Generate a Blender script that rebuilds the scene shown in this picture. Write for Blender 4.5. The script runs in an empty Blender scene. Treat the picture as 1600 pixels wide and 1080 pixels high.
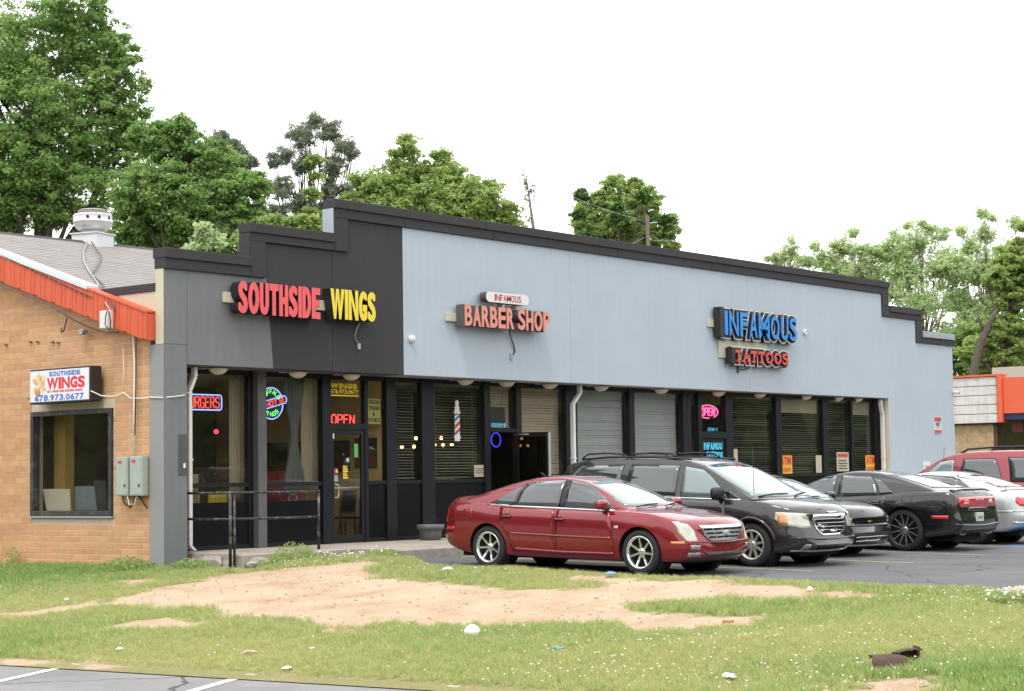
import bpy, bmesh, math, random
import numpy as np
from math import sin, cos, tan, pi, radians, sqrt, atan2, exp
from mathutils import Vector, Matrix, Euler
from mathutils.bvhtree import BVHTree

random.seed(7)
np.random.seed(7)
SC = bpy.context.scene
COL = SC.collection

# ------------------------------------------------------------------ camera
cam_d = bpy.data.cameras.new('camera')
cam_d.sensor_width = 36.0
cam_d.lens = 2875 / 1600 * 36.0
cam_d.clip_start = 0.1
cam_d.clip_end = 2000
cam = bpy.data.objects.new('camera', cam_d)
COL.objects.link(cam)
CAM = Vector((-19.82, -23.66, 1.2))
_yaw, _tilt, _roll = radians(39.31), radians(4.065), radians(-0.873)
_F = Vector((cos(_yaw), sin(_yaw), 0)); _R = Vector((sin(_yaw), -cos(_yaw), 0)); _U = Vector((0, 0, 1))
_w = _F * cos(_tilt) + _U * sin(_tilt); _up = -_F * sin(_tilt) + _U * cos(_tilt)
_r = _R * cos(_roll) + _up * sin(_roll); _u = -_R * sin(_roll) + _up * cos(_roll)
cam.matrix_world = Matrix(((_r.x, _u.x, -_w.x, CAM.x), (_r.y, _u.y, -_w.y, CAM.y), (_r.z, _u.z, -_w.z, CAM.z), (0, 0, 0, 1)))
SC.camera = cam

# ------------------------------------------------------------------ world, sun, exposure
SUN_EL, SUN_AZ = radians(62), radians(205)      # azimuth: direction the light comes from, counted from +X towards +Y
world = bpy.data.worlds.new('World'); SC.world = world; world.use_nodes = True
nt = world.node_tree; nt.nodes.clear()
def N(tree, t, **kw):
    n = tree.nodes.new(t)
    for k, v in kw.items():
        setattr(n, k, v)
    return n
out = N(nt, 'ShaderNodeOutputWorld'); bg = N(nt, 'ShaderNodeBackground')
sky = N(nt, 'ShaderNodeTexSky', sky_type='NISHITA', sun_disc=False)
sky.sun_elevation = SUN_EL; sky.sun_rotation = pi / 2 - SUN_AZ
sky.air_density = 1.0; sky.dust_density = 2.0; sky.altitude = 300
tc = N(nt, 'ShaderNodeTexCoord')
cl = N(nt, 'ShaderNodeTexNoise'); cl.inputs['Scale'].default_value = 2.3; cl.inputs['Detail'].default_value = 7; cl.inputs['Roughness'].default_value = .55
mp = N(nt, 'ShaderNodeMapping'); mp.inputs['Scale'].default_value = (1, 1, 2.4); mp.inputs['Location'].default_value = (3.211, 1.308, .544)
rp = N(nt, 'ShaderNodeValToRGB'); rp.color_ramp.elements[0].position = .22; rp.color_ramp.elements[1].position = .36
cr = N(nt, 'ShaderNodeValToRGB')
cr.color_ramp.elements[0].position = .30; cr.color_ramp.elements[0].color = (.46, .49, .53, 1)
cr.color_ramp.elements[1].position = .45; cr.color_ramp.elements[1].color = (1, 1, 1, 1)
cm = N(nt, 'ShaderNodeVectorMath', operation='SCALE'); cm.inputs['Scale'].default_value = 17.0    # cloud brightness before the background strength
mx = N(nt, 'ShaderNodeMix', data_type='RGBA')
L = nt.links.new
L(tc.outputs['Generated'], mp.inputs['Vector']); L(mp.outputs['Vector'], cl.inputs['Vector'])
L(cl.outputs['Fac'], rp.inputs['Fac']); L(cl.outputs['Fac'], cr.inputs['Fac']); L(cr.outputs['Color'], cm.inputs[0])
L(rp.outputs['Color'], mx.inputs['Factor']); L(sky.outputs['Color'], mx.inputs['A']); L(cm.outputs['Vector'], mx.inputs['B'])
L(mx.outputs['Result'], bg.inputs['Color']); bg.inputs['Strength'].default_value = 0.10
L(bg.outputs['Background'], out.inputs['Surface'])
sun_d = bpy.data.lights.new('sun', 'SUN'); sun_d.energy = 1.5; sun_d.angle = radians(14); sun_d.color = (1.0, .965, .91)
sun = bpy.data.objects.new('sun', sun_d); COL.objects.link(sun)
sun.rotation_euler = Vector((cos(SUN_AZ) * cos(SUN_EL), sin(SUN_AZ) * cos(SUN_EL), sin(SUN_EL))).to_track_quat('Z', 'Y').to_euler()
vs = SC.view_settings; vs.view_transform = 'Standard'; vs.look = 'None'; vs.exposure = 0.25; vs.gamma = 1.0; vs.use_curve_mapping = False
SC.render.engine = 'CYCLES'
SC.cycles.use_denoising = True
SC.cycles.max_bounces = 8; SC.cycles.transparent_max_bounces = 16; SC.cycles.transmission_bounces = 6
SC.cycles.caustics_reflective = False; SC.cycles.caustics_refractive = False
SC.cycles.sample_clamp_indirect = 4.0

# ------------------------------------------------------------------ materials
MATS = {}
def mat(name, col, rough=.6, metal=0.0, spec=.5, mottle=.0, mscale=3.0, bump=0.0, bscale=60.0, coat=0.0, rnd=0.0, streak=0.0, emit=None, estr=0.0, hue=0.0, dirt=None, dirt_amt=0.0):
    """procedural Principled material: base colour with broad mottling, fine grain bump, per-object variation"""
    if name in MATS: return MATS[name]
    m = bpy.data.materials.new(name); m.use_nodes = True; t = m.node_tree; b = t.nodes['Principled BSDF']
    lk = t.links.new
    b.inputs['Base Color'].default_value = (*col, 1); b.inputs['Roughness'].default_value = rough
    b.inputs['Metallic'].default_value = metal; b.inputs['Specular IOR Level'].default_value = spec
    b.inputs['Coat Weight'].default_value = coat; b.inputs['Coat Roughness'].default_value = .03
    if emit: b.inputs['Emission Color'].default_value = (*emit, 1); b.inputs['Emission Strength'].default_value = estr
    geo = N(t, 'ShaderNodeTexCoord'); src = None
    if mottle or rnd or streak or dirt_amt:
        c = N(t, 'ShaderNodeRGB'); c.outputs[0].default_value = (*col, 1); src = c.outputs[0]
        def vary(src, fac, amt):
            ma = N(t, 'ShaderNodeMapRange'); ma.inputs['To Min'].default_value = 1 - amt; ma.inputs['To Max'].default_value = 1 + amt
            lk(fac, ma.inputs['Value'])
            v = N(t, 'ShaderNodeVectorMath', operation='SCALE'); lk(src, v.inputs[0]); lk(ma.outputs[0], v.inputs['Scale'])
            return v.outputs[0]
        if mottle:
            n1 = N(t, 'ShaderNodeTexNoise'); n1.inputs['Scale'].default_value = mscale; n1.inputs['Detail'].default_value = 8; n1.inputs['Roughness'].default_value = .62
            lk(geo.outputs['Object'], n1.inputs['Vector']); src = vary(src, n1.outputs['Fac'], mottle * 2.2)
        if streak:
            mpn = N(t, 'ShaderNodeMapping'); mpn.inputs['Scale'].default_value = (5, 5, .35)
            n2 = N(t, 'ShaderNodeTexNoise'); n2.inputs['Scale'].default_value = 1.6; n2.inputs['Detail'].default_value = 6
            lk(geo.outputs['Object'], mpn.inputs['Vector']); lk(mpn.outputs['Vector'], n2.inputs['Vector']); src = vary(src, n2.outputs['Fac'], streak * 2)
        if rnd:
            oi = N(t, 'ShaderNodeObjectInfo'); src = vary(src, oi.outputs['Random'], rnd)
            if hue:
                hs = N(t, 'ShaderNodeHueSaturation'); w2 = N(t, 'ShaderNodeTexWhiteNoise'); w2.noise_dimensions = '1D'; lk(oi.outputs['Random'], w2.inputs['W'])
                mr = N(t, 'ShaderNodeMapRange'); mr.inputs['To Min'].default_value = .5 - hue; mr.inputs['To Max'].default_value = .5 + hue
                lk(w2.outputs['Value'], mr.inputs['Value']); lk(mr.outputs[0], hs.inputs['Hue']); lk(src, hs.inputs['Color']); src = hs.outputs['Color']
        if dirt_amt:
            n3 = N(t, 'ShaderNodeTexNoise'); n3.inputs['Scale'].default_value = mscale * .7; n3.inputs['Detail'].default_value = 9; n3.inputs['Roughness'].default_value = .7
            lk(geo.outputs['Object'], n3.inputs['Vector'])
            r3 = N(t, 'ShaderNodeValToRGB'); r3.color_ramp.elements[0].position = .52; r3.color_ramp.elements[1].position = .70
            r3.color_ramp.elements[1].color = (dirt_amt,) * 3 + (1,)
            lk(n3.outputs['Fac'], r3.inputs['Fac'])
            mxx = N(t, 'ShaderNodeMix', data_type='RGBA'); lk(r3.outputs['Color'], mxx.inputs['Factor']); lk(src, mxx.inputs['A']); mxx.inputs['B'].default_value = (*dirt, 1)
            src = mxx.outputs['Result']
        lk(src, b.inputs['Base Color'])
    if bump:
        nb = N(t, 'ShaderNodeTexNoise'); nb.inputs['Scale'].default_value = bscale; nb.inputs['Detail'].default_value = 5
        lk(geo.outputs['Object'], nb.inputs['Vector'])
        bp = N(t, 'ShaderNodeBump'); bp.inputs['Strength'].default_value = bump; bp.inputs['Distance'].default_value = .01
        lk(nb.outputs['Fac'], bp.inputs['Height']); lk(bp.outputs['Normal'], b.inputs['Normal'])
    MATS[name] = m
    return m
def glass_mat(name, tint=(.8, .82, .8), ior=1.5, rough=.0, dust=.0, wave=.0):
    """thin window glass: straight-through tint plus Fresnel reflection, a little wavy and dusty"""
    m = bpy.data.materials.new(name); m.use_nodes = True; t = m.node_tree; t.nodes.clear(); lk = t.links.new
    o = N(t, 'ShaderNodeOutputMaterial'); tr = N(t, 'ShaderNodeBsdfTransparent'); gl = N(t, 'ShaderNodeBsdfGlossy'); mix = N(t, 'ShaderNodeMixShader')
    tr.inputs['Color'].default_value = (*tint, 1); gl.inputs['Roughness'].default_value = rough
    ge = N(t, 'ShaderNodeNewGeometry'); dt = N(t, 'ShaderNodeVectorMath', operation='DOT_PRODUCT'); ab = N(t, 'ShaderNodeMath', operation='ABSOLUTE'); om = N(t, 'ShaderNodeMath', operation='SUBTRACT'); pw = N(t, 'ShaderNodeMath', operation='POWER'); fr = N(t, 'ShaderNodeMath', operation='MULTIPLY_ADD')
    lk(ge.outputs['Normal'], dt.inputs[0]); lk(ge.outputs['Incoming'], dt.inputs[1]); lk(dt.outputs['Value'], ab.inputs[0]); om.inputs[0].default_value = 1; lk(ab.outputs[0], om.inputs[1]); lk(om.outputs[0], pw.inputs[0]); pw.inputs[1].default_value = 5
    f0 = ((ior - 1) / (ior + 1)) ** 2; fr.inputs[1].default_value = 1 - f0; fr.inputs[2].default_value = f0; lk(pw.outputs[0], fr.inputs[0])
    lk(fr.outputs[0], mix.inputs[0]); lk(tr.outputs[0], mix.inputs[1]); lk(gl.outputs[0], mix.inputs[2]); last = mix
    if wave:
        g = N(t, 'ShaderNodeTexCoord'); nb = N(t, 'ShaderNodeTexNoise'); nb.inputs['Scale'].default_value = 1.3; nb.inputs['Detail'].default_value = 1
        bp = N(t, 'ShaderNodeBump'); bp.inputs['Strength'].default_value = wave; bp.inputs['Distance'].default_value = .02
        lk(g.outputs['Object'], nb.inputs['Vector']); lk(nb.outputs['Fac'], bp.inputs['Height']); lk(bp.outputs[0], gl.inputs['Normal'])
    if dust:
        df = N(t, 'ShaderNodeBsdfDiffuse'); df.inputs['Color'].default_value = (.5, .48, .44, 1); m2 = N(t, 'ShaderNodeMixShader'); m2.inputs[0].default_value = dust
        lk(mix.outputs[0], m2.inputs[1]); lk(df.outputs[0], m2.inputs[2]); last = m2
    lk(last.outputs[0], o.inputs['Surface'])
    MATS[name] = m
    return m
def emis(name, col, s):
    if name in MATS: return MATS[name]
    m = mat(name, tuple(c * .5 for c in col), .4, emit=col, estr=s)
    return m

# ------------------------------------------------------------------ mesh helpers
class MB:
    """collects pieces of one mesh; every piece may have its own material slot"""
    def __init__(s): s.v = []; s.f = []; s.m = []; s.sm = []
    def add(s, vs_, fs_, m=0, smooth=False):
        o = len(s.v); s.v += [tuple(p) for p in vs_]
        for f in fs_: s.f.append([o + i for i in f]); s.m.append(m); s.sm.append(smooth)
        return s
    def box(s, x0, x1, y0, y1, z0, z1, m=0, M=None):
        x0, x1 = min(x0, x1), max(x0, x1); y0, y1 = min(y0, y1), max(y0, y1); z0, z1 = min(z0, z1), max(z0, z1)
        P = [(x0, y0, z0), (x1, y0, z0), (x1, y1, z0), (x0, y1, z0), (x0, y0, z1), (x1, y0, z1), (x1, y1, z1), (x0, y1, z1)]
        if M is not None: P = [tuple(M @ Vector(p)) for p in P]
        return s.add(P, [(0, 3, 2, 1), (4, 5, 6, 7), (0, 1, 5, 4), (1, 2, 6, 5), (2, 3, 7, 6), (3, 0, 4, 7)], m)
    def prism(s, poly, d0, d1, axis='y', m=0):
        """poly: 2-D outline (counter-clockwise seen from the front); swept along axis from d0 to d1"""
        n = len(poly)
        def P(a, b, d): return {'y': (a, d, b), 'x': (d, a, b), 'z': (a, b, d)}[axis]
        A = [P(a, b, d0) for a, b in poly]; B = [P(a, b, d1) for a, b in poly]
        fs_ = [tuple(range(n)), tuple(range(2 * n - 1, n - 1, -1))] + [(i, n + i, n + (i + 1) % n, (i + 1) % n) for i in range(n)]
        return s.add(A + B, fs_, m)
    def tube(s, pts, r, n=8, m=0, cap=True, smooth=True):
        pts = [Vector(p) for p in pts]; rs = r if isinstance(r, (list, tuple)) else [r] * len(pts)
        vs_ = []; up = Vector((0, 0, 1)); a = None
        for i, p in enumerate(pts):
            t = (pts[min(i + 1, len(pts) - 1)] - pts[max(i - 1, 0)]).normalized()
            if a is None: a = t.orthogonal().normalized()
            a = (a - t * a.dot(t)); a = a.normalized() if a.length > 1e-6 else t.orthogonal().normalized()
            b = t.cross(a)
            for k in range(n):
                q = 2 * pi * k / n; vs_.append(p + (a * cos(q) + b * sin(q)) * rs[i])
        fs_ = []
        for i in range(len(pts) - 1):
            for k in range(n): fs_.append((i * n + k, i * n + (k + 1) % n, (i + 1) * n + (k + 1) % n, (i + 1) * n + k))
        o = len(s.v); s.add(vs_, fs_, m, smooth)
        if cap:
            s.f.append([o + k for k in range(n)][::-1]); s.m.append(m); s.sm.append(False)
            s.f.append([o + (len(pts) - 1) * n + k for k in range(n)]); s.m.append(m); s.sm.append(False)
        return s
    def lathe(s, prof, n=24, m=0, M=None, smooth=True, cap=True):
        """prof: list of (radius, height) spun about z"""
        vs_ = []
        for r_, h in prof:
            for k in range(n):
                q = 2 * pi * k / n; p = Vector((r_ * cos(q), r_ * sin(q), h)); vs_.append(M @ p if M is not None else p)
        fs_ = []
        for i in range(len(prof) - 1):
            for k in range(n): fs_.append((i * n + k, i * n + (k + 1) % n, (i + 1) * n + (k + 1) % n, (i + 1) * n + k))
        o = len(s.v); s.add(vs_, fs_, m, smooth)
        if cap:
            s.f.append([o + k for k in range(n)][::-1]); s.m.append(m); s.sm.append(False)
            s.f.append([o + (len(prof) - 1) * n + k for k in range(n)]); s.m.append(m); s.sm.append(False)
        return s
    def ball(s, c, r, n=10, m=0, sc=(1, 1, 1)):
        k = max(4, n // 2); prof = [(max(1e-4, sin(pi * i / k)) * r, -cos(pi * i / k) * r) for i in range(k + 1)]
        return s.lathe(prof, n, m, Matrix.Translation(Vector(c)) @ Matrix.Diagonal((*sc, 1)), True, False)
    def mesh(s, name, mats):
        me = bpy.data.meshes.new(name); me.from_pydata(s.v, [], s.f)
        for mm in (mats if isinstance(mats, (list, tuple)) else [mats]): me.materials.append(mm)
        me.polygons.foreach_set('material_index', s.m); me.polygons.foreach_set('use_smooth', s.sm)
        me.update(); return me
    def build(s, name, mats, parent=None, M=None, bevel=0.0, fix=False, seg=1):
        me = s.mesh(name, mats)
        if fix:
            bm = bmesh.new(); bm.from_mesh(me); bmesh.ops.recalc_face_normals(bm, faces=bm.faces); bm.to_mesh(me); bm.free()
        return link(name, me, parent, M, bevel, seg)
def link(name, me, parent=None, M=None, bevel=0.0, seg=1):
    o = bpy.data.objects.new(name, me); COL.objects.link(o)
    if parent is not None: o.parent = parent
    if M is not None: o.matrix_local = M
    if bevel:
        b = o.modifiers.new('bevel', 'BEVEL'); b.width = bevel; b.segments = seg; b.limit_method = 'ANGLE'; b.angle_limit = radians(40); b.harden_normals = False
    return o
def tag(o, label=None, cat=None, group=None, kind=None):
    if label: o['label'] = label
    if cat: o['category'] = cat
    if group: o['group'] = group
    if kind: o['kind'] = kind
    return o
def empty(name, loc=(0, 0, 0), rz=0.0, label=None, cat=None, group=None, M=None):
    o = bpy.data.objects.new(name, None); COL.objects.link(o); o.empty_display_size = .2
    if M is not None: o.matrix_world = M
    else: o.location = loc; o.rotation_euler = (0, 0, rz)
    return tag(o, label, cat, group)
def T(x, y, z): return Matrix.Translation((x, y, z))
def RZ(a): return Matrix.Rotation(a, 4, 'Z')
def RX(a): return Matrix.Rotation(a, 4, 'X')
def RY(a): return Matrix.Rotation(a, 4, 'Y')

# ------------------------------------------------------------------ lettering
_dg = None
_gl_cache = {}
def glyph(ch, w, h, bold, depth, res=4):
    """one letter as a solid: width w, height h, strokes fattened by bold, depth along +z; origin at its lower left"""
    key = (ch, round(w, 4), round(h, 4), round(bold, 4), round(depth, 4))
    if key in _gl_cache: return _gl_cache[key]
    cu = bpy.data.curves.new('glyph', 'FONT'); cu.body = ch; cu.resolution_u = res
    ob = bpy.data.objects.new('glyph', cu); COL.objects.link(ob)
    dg = bpy.context.evaluated_depsgraph_get(); c2 = ob.to_curve(dg).copy(); ob.to_curve_clear()
    loops = []
    for sp in c2.splines:
        B = sp.bezier_points; n = len(B); L_ = []
        for i in range(n):
            a, d = B[i], B[(i + 1) % n]; P0, P1, P2, P3 = a.co, a.handle_right, d.handle_left, d.co
            ch_ = P3 - P0; fl = max((P1 - P0).cross(ch_).length, (P2 - P0).cross(ch_).length) / (ch_.length or 1); k = 1 if fl < 1e-4 else res
            for j in range(k): t = j / k; q = P0 * (1 - t) ** 3 + P1 * 3 * t * (1 - t) ** 2 + P2 * 3 * t * t * (1 - t) + P3 * t ** 3; L_.append((q.x, q.y))
        loops.append(L_)
    P = [q for l in loops for q in l]; x0 = min(p[0] for p in P); x1 = max(p[0] for p in P); y0 = min(p[1] for p in P); y1 = max(p[1] for p in P)
    if ch in '.': sx = sy = (h * .16) / (y1 - y0)
    else: sx = (w - 2 * bold) / max(1e-4, x1 - x0); sy = (h - 2 * bold) / (y1 - y0)
    loops = [[((x - x0) * sx + bold, (y - y0) * sy + bold) for x, y in l] for l in loops]
    def area(l): return sum(l[i][0] * l[(i + 1) % len(l)][1] - l[(i + 1) % len(l)][0] * l[i][1] for i in range(len(l)))
    sg = 1 if max((area(l) for l in loops), key=abs) > 0 else -1
    c3 = bpy.data.curves.new('glyph', 'CURVE'); c3.dimensions = '2D'; c3.fill_mode = 'BOTH'; c3.extrude = depth / 2
    for l in loops:
        l = [p for i, p in enumerate(l) if sqrt((p[0] - l[i - 1][0]) ** 2 + (p[1] - l[i - 1][1]) ** 2) > 1e-5]; n = len(l); o = []
        for i in range(n):
            p, a, d = Vector(l[i]), Vector(l[i - 1]), Vector(l[(i + 1) % n]); u, v = (p - a).normalized(), (d - p).normalized(); n1, n2 = Vector((u.y, -u.x)) * sg, Vector((v.y, -v.x)) * sg
            m_ = n1 + n2; turn = u.x * v.y - u.y * v.x
            if m_.length > .9 or turn * sg < 0: m_ = m_.normalized() if m_.length > 1e-4 else n1; o.append(p + m_ * bold / max(.62, m_.dot(n1)))
            else: o.append(p + n1 * bold + u * bold * .5); o.append(p + n2 * bold - v * bold * .5)
        sp = c3.splines.new('POLY'); sp.points.add(len(o) - 1); sp.use_cyclic_u = True
        for q, pt in zip(o, sp.points): pt.co = (q.x, q.y, 0, 1)
    o2 = bpy.data.objects.new('glyph2', c3); me = bpy.data.meshes.new_from_object(o2)
    vs_ = [(v.co.x, v.co.y, v.co.z + depth / 2) for v in me.vertices]
    fs_ = [tuple(p.vertices) for p in me.polygons]; nz = [p.normal.z for p in me.polygons]
    bpy.data.meshes.remove(me); bpy.data.objects.remove(o2); bpy.data.curves.remove(c3); bpy.data.curves.remove(c2); bpy.data.objects.remove(ob); bpy.data.curves.remove(cu)
    _gl_cache[key] = (vs_, fs_, nz)
    return _gl_cache[key]
_WID = {'I': .34, '1': .55, 'M': 1.22, 'W': 1.38, '.': .28, ' ': .42, 'N': 1.0, 'O': 1.0, '&': 1.0, '-': .4}
def layout(txt, w, gap=.12):
    ws = [_WID.get(c, .86) for c in txt]; tot = sum(ws) + gap * (len(txt) - 1); k = w / tot; x = 0; res = []
    for c, a in zip(txt, ws): res.append((c, x * k, a * k)); x += a + gap
    return res
def frame_x0(p, across, up):
    """matrix whose x runs across the face, y up, z out of the face; origin p"""
    a = Vector(across).normalized(); u = Vector(up).normalized(); n = a.cross(u)
    return Matrix(((a.x, u.x, n.x, p[0]), (a.y, u.y, n.y, p[1]), (a.z, u.z, n.z, p[2]), (0, 0, 0, 1)))
def text_mesh(mb, txt, w, h, bold, depth, M, mf=0, ms=0, gap=.12):
    """lettering joined into one mesh (flat print, decals)"""
    for c, x, a in layout(txt, w, gap):
        if c == ' ': continue
        v, f, nz = glyph(c, a, h, bold, depth); MM = M @ T(x, 0, 0); o = len(mb.v)
        mb.v += [tuple(MM @ Vector(p)) for p in v]
        for ff, n_ in zip(f, nz): mb.f.append([o + i for i in ff]); mb.m.append(mf if n_ > .5 else ms); mb.sm.append(False)
    return mb
def letters(parent, txt, w, h, bold, depth, M, face, side, gap=.12, name='letter'):
    """every letter its own part: coloured face, dark returns"""
    for c, x, a in layout(txt, w, gap):
        if c == ' ': continue
        v, f, nz = glyph(c, a, h, bold, depth); mb = MB(); mb.v = list(v); mb.f = [list(q) for q in f]
        mb.m = [0 if n_ > .5 else 1 for n_ in nz]; mb.sm = [False] * len(f)
        mb.build(name, [face, side], parent, M @ T(x, 0, 0))
# single-stroke letters for neon tube (unit cell 1 x 1)
STK = {
 'B': [[(0, 0), (0, 1), (.6, 1), (.8, .88), (.8, .65), (.6, .53), (0, .53)], [(.6, .53), (.88, .4), (.88, .13), (.62, 0), (0, 0)]],
 'U': [[(0, 1), (0, .2), (.2, 0), (.65, 0), (.85, .2), (.85, 1)]],
 'R': [[(0, 0), (0, 1), (.6, 1), (.82, .88), (.82, .62), (.6, .5), (0, .5)], [(.45, .5), (.85, 0)]],
 'G': [[(.85, .82), (.65, 1), (.22, 1), (0, .8), (0, .2), (.22, 0), (.65, 0), (.86, .2), (.86, .45), (.5, .45)]],
 'E': [[(.8, 1), (0, 1), (0, 0), (.8, 0)], [(0, .52), (.65, .52)]],
 'S': [[(.82, .84), (.62, 1), (.2, 1), (0, .84), (0, .66), (.2, .53), (.64, .5), (.84, .36), (.84, .16), (.62, 0), (.2, 0), (0, .16)]],
 'O': [[(.24, 0), (0, .24), (0, .76), (.24, 1), (.62, 1), (.86, .76), (.86, .24), (.62, 0), (.24, 0)]],
 'P': [[(0, 0), (0, 1), (.6, 1), (.84, .88), (.84, .6), (.6, .46), (0, .46)]],
 'N': [[(0, 0), (0, 1), (.82, 0), (.82, 1)]],
 'H': [[(0, 0), (0, 1)], [(.82, 0), (.82, 1)], [(0, .5), (.82, .5)]],
 'T': [[(0, 1), (.84, 1)], [(.42, 1), (.42, 0)]],
 'F': [[(.8, 1), (0, 1), (0, 0)], [(0, .52), (.62, .52)]],
 'A': [[(0, 0), (.42, 1), (.84, 0)], [(.16, .36), (.68, .36)]],
 'L': [[(0, 1), (0, 0), (.78, 0)]],
 'W': [[(0, 1), (.22, 0), (.45, .8), (.68, 0), (.9, 1)]],
 'I': [[(.2, 0), (.2, 1)]],
}
def neon_word(mb, txt, w, h, r, M, slant=0.0, adv=1.18, m=0):
    k = w / (len(txt) * adv - .3)
    for i, c in enumerate(txt):
        for st in STK[c]:
            mb.tube([M @ Vector(((i * adv + px) * k + slant * py * h, py * h, 0)) for px, py in st], r, 6, m)
    return mb

# ------------------------------------------------------------------ shared frames
SF_T = radians(1.1)
SF = T(.6, .8, 0) @ RZ(-SF_T)       # storefront plane: x along the glass line, y into the shops
# ------------------------------------------------------------------ ground
def lot_z(y): return -.19 + .016 * (max(min(y, -1.6), -40) + 1.6)
def vnoise(x, y, s):
    """cheap smooth noise, vectorised"""
    x = x / s; y = y / s
    return (np.sin(x * 1.7 + 1.3 * np.sin(y * 1.1)) + np.sin(y * 1.9 + 1.7 * np.sin(x * .8 + 2)) + np.sin((x + y) * 1.3 + .5)) / 3
def edge_x(Y): return -6.35 - .12 * (np.asarray(Y, float) + 5.6)
def bank(Y): q = np.clip(1 - np.abs(np.asarray(Y, float) + 3.25) / 1.35, 0, 1); return q * q * (3 - 2 * q)
def lawn_z(X, Y):
    X = np.asarray(X, float); Y = np.asarray(Y, float); bk = bank(Y)
    zt = np.where(Y < -1.6, -.19 + .016 * (np.minimum(Y, -1.6) + 1.6), -.19) + .085
    xe = edge_x(Y)
    t = np.clip((X - xe) / (1.6 - xe), 0, 1.0)
    z = -.90 + (zt + .90) * t ** .92
    z = z + .05 * bk * np.clip(X - .4, 0, 1); z = np.where(X > 1.45 + .8 * bk, z - .2 * np.clip((X - 1.45 - .8 * bk) / .5, 0, 1), z)
    z = np.where((Y > -1.7) & (X > .2), z - .12 * np.clip((X - .2) / .4, 0, 1), z)
    return z + (.022 * vnoise(X, Y, 1.1) + .012 * vnoise(X + 7, Y, .37)) * np.clip((X - xe) / .8, 0, 1)
DIRT = {
 'main': [(-3.13, -2.31), (-1.89, -1.86), (-0.47, -1.68), (0.29, -1.88), (0.82, -2.49), (1.2, -3.12), (1.3, -3.77), (0.8, -3.84), (0.17, -4.77), (0.1, -5.85), (-0.09, -6.98), (-0.1, -8.34), (0.69, -8.45), (.95, -7.9), (1.2, -7.6), (1.2, -9.65), (1.15, -10.65), (1.0, -11.76), (0.88, -12.69), (0.37, -12.18), (0.05, -11.45), (-0.12, -11.09), (-0.71, -10.04), (-1.23, -10.26), (-1.24, -10.98), (-1.06, -11.95), (-1.7, -12.26), (-2.27, -11.86), (-2.49, -11.3), (-2.24, -10.75), (-2.33, -9.97), (-2.7, -9.58), (-2.88, -8.72), (-3.14, -7.9), (-3.68, -7.55), (-3.81, -7.11), (-3.38, -7.02), (-3.31, -6.25), (-3.49, -5.11), (-2.88, -4.55), (-2.79, -3.91), (-3.13, -3.23)],
 'strip': [(-4.23, -1.5), (-3.75, -1.74), (-3.16, -1.98), (-2.84, -2.02), (-3.01, -2.37), (-3.58, -2.39), (-4.26, -2.14), (-4.43, -1.8)],
 'bits': [(-4.48, -4.17), (-3.83, -4.22), (-3.72, -5.36), (-4.13, -5.46), (-4.59, -4.77)],
 'edge': [(-6.45, -4.75), (-6.31, -5.11), (-6.52, -5.7), (-6.77, -5.62), (-6.9, -5.36)],
 'edge2': [(-6.44, -6.02), (-6.07, -6.02), (-6.25, -6.59), (-6.51, -6.57)],
 'right': [(-4.89, -15.07), (-4.16, -15.07), (-3.84, -15.51), (-4.14, -16.04), (-4.72, -16.2), (-5.21, -15.32)],
 'right2': [(0.75, -11.31), (0.89, -12.16), (0.76, -12.85), (0.39, -12.43), (0.25, -11.7)],
 'left': [(-1.27, -0.34), (-0.75, -0.63), (-1.06, -1.31), (-1.6, -1.21)]}
def sdist(px, py, poly):
    """signed distance to a polygon, negative inside (vectorised)"""
    n = len(poly); d = np.full(px.shape, 1e9); ins = np.zeros(px.shape, bool)
    for i in range(n):
        ax, ay = poly[i]; bx, by = poly[(i + 1) % n]
        ex, ey = bx - ax, by - ay; wx, wy = px - ax, py - ay
        t = np.clip((wx * ex + wy * ey) / (ex * ex + ey * ey + 1e-9), 0, 1)
        d = np.minimum(d, np.hypot(wx - ex * t, wy - ey * t))
        c = ((ay > py) != (by > py)) & (px < (bx - ax) * (py - ay) / (by - ay + 1e-12) + ax)
        ins ^= c
    return np.where(ins, -d, d)
def grid_mesh(name, xs, ys, zf, mats, xshift=None):
    X, Y = np.meshgrid(xs, ys)
    if xshift is not None: X = xshift(X, Y)
    Z = zf(X, Y); nx, ny = len(xs), len(ys)
    V = np.stack([X, Y, Z], -1).reshape(-1, 3)
    i = (np.arange(ny - 1)[:, None] * nx + np.arange(nx - 1)[None, :]).ravel()
    F = np.stack([i, i + 1, i + 1 + nx, i + nx], -1)
    me = bpy.data.meshes.new(name); me.vertices.add(len(V)); me.vertices.foreach_set('co', V.ravel())
    me.loops.add(F.size); me.loops.foreach_set('vertex_index', F.ravel().astype(np.int32))
    me.polygons.add(len(F)); me.polygons.foreach_set('loop_start', np.arange(0, F.size, 4, dtype=np.int32))
    me.polygons.foreach_set('use_smooth', np.ones(len(F), bool)); me.materials.append(mats); me.update(calc_edges=True); me.validate()
    return me, X.ravel(), Y.ravel()
def attr(me, name, vals):
    a = me.attributes.new(name, 'FLOAT', 'POINT'); a.data.foreach_set('value', np.asarray(vals, np.float32))

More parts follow.
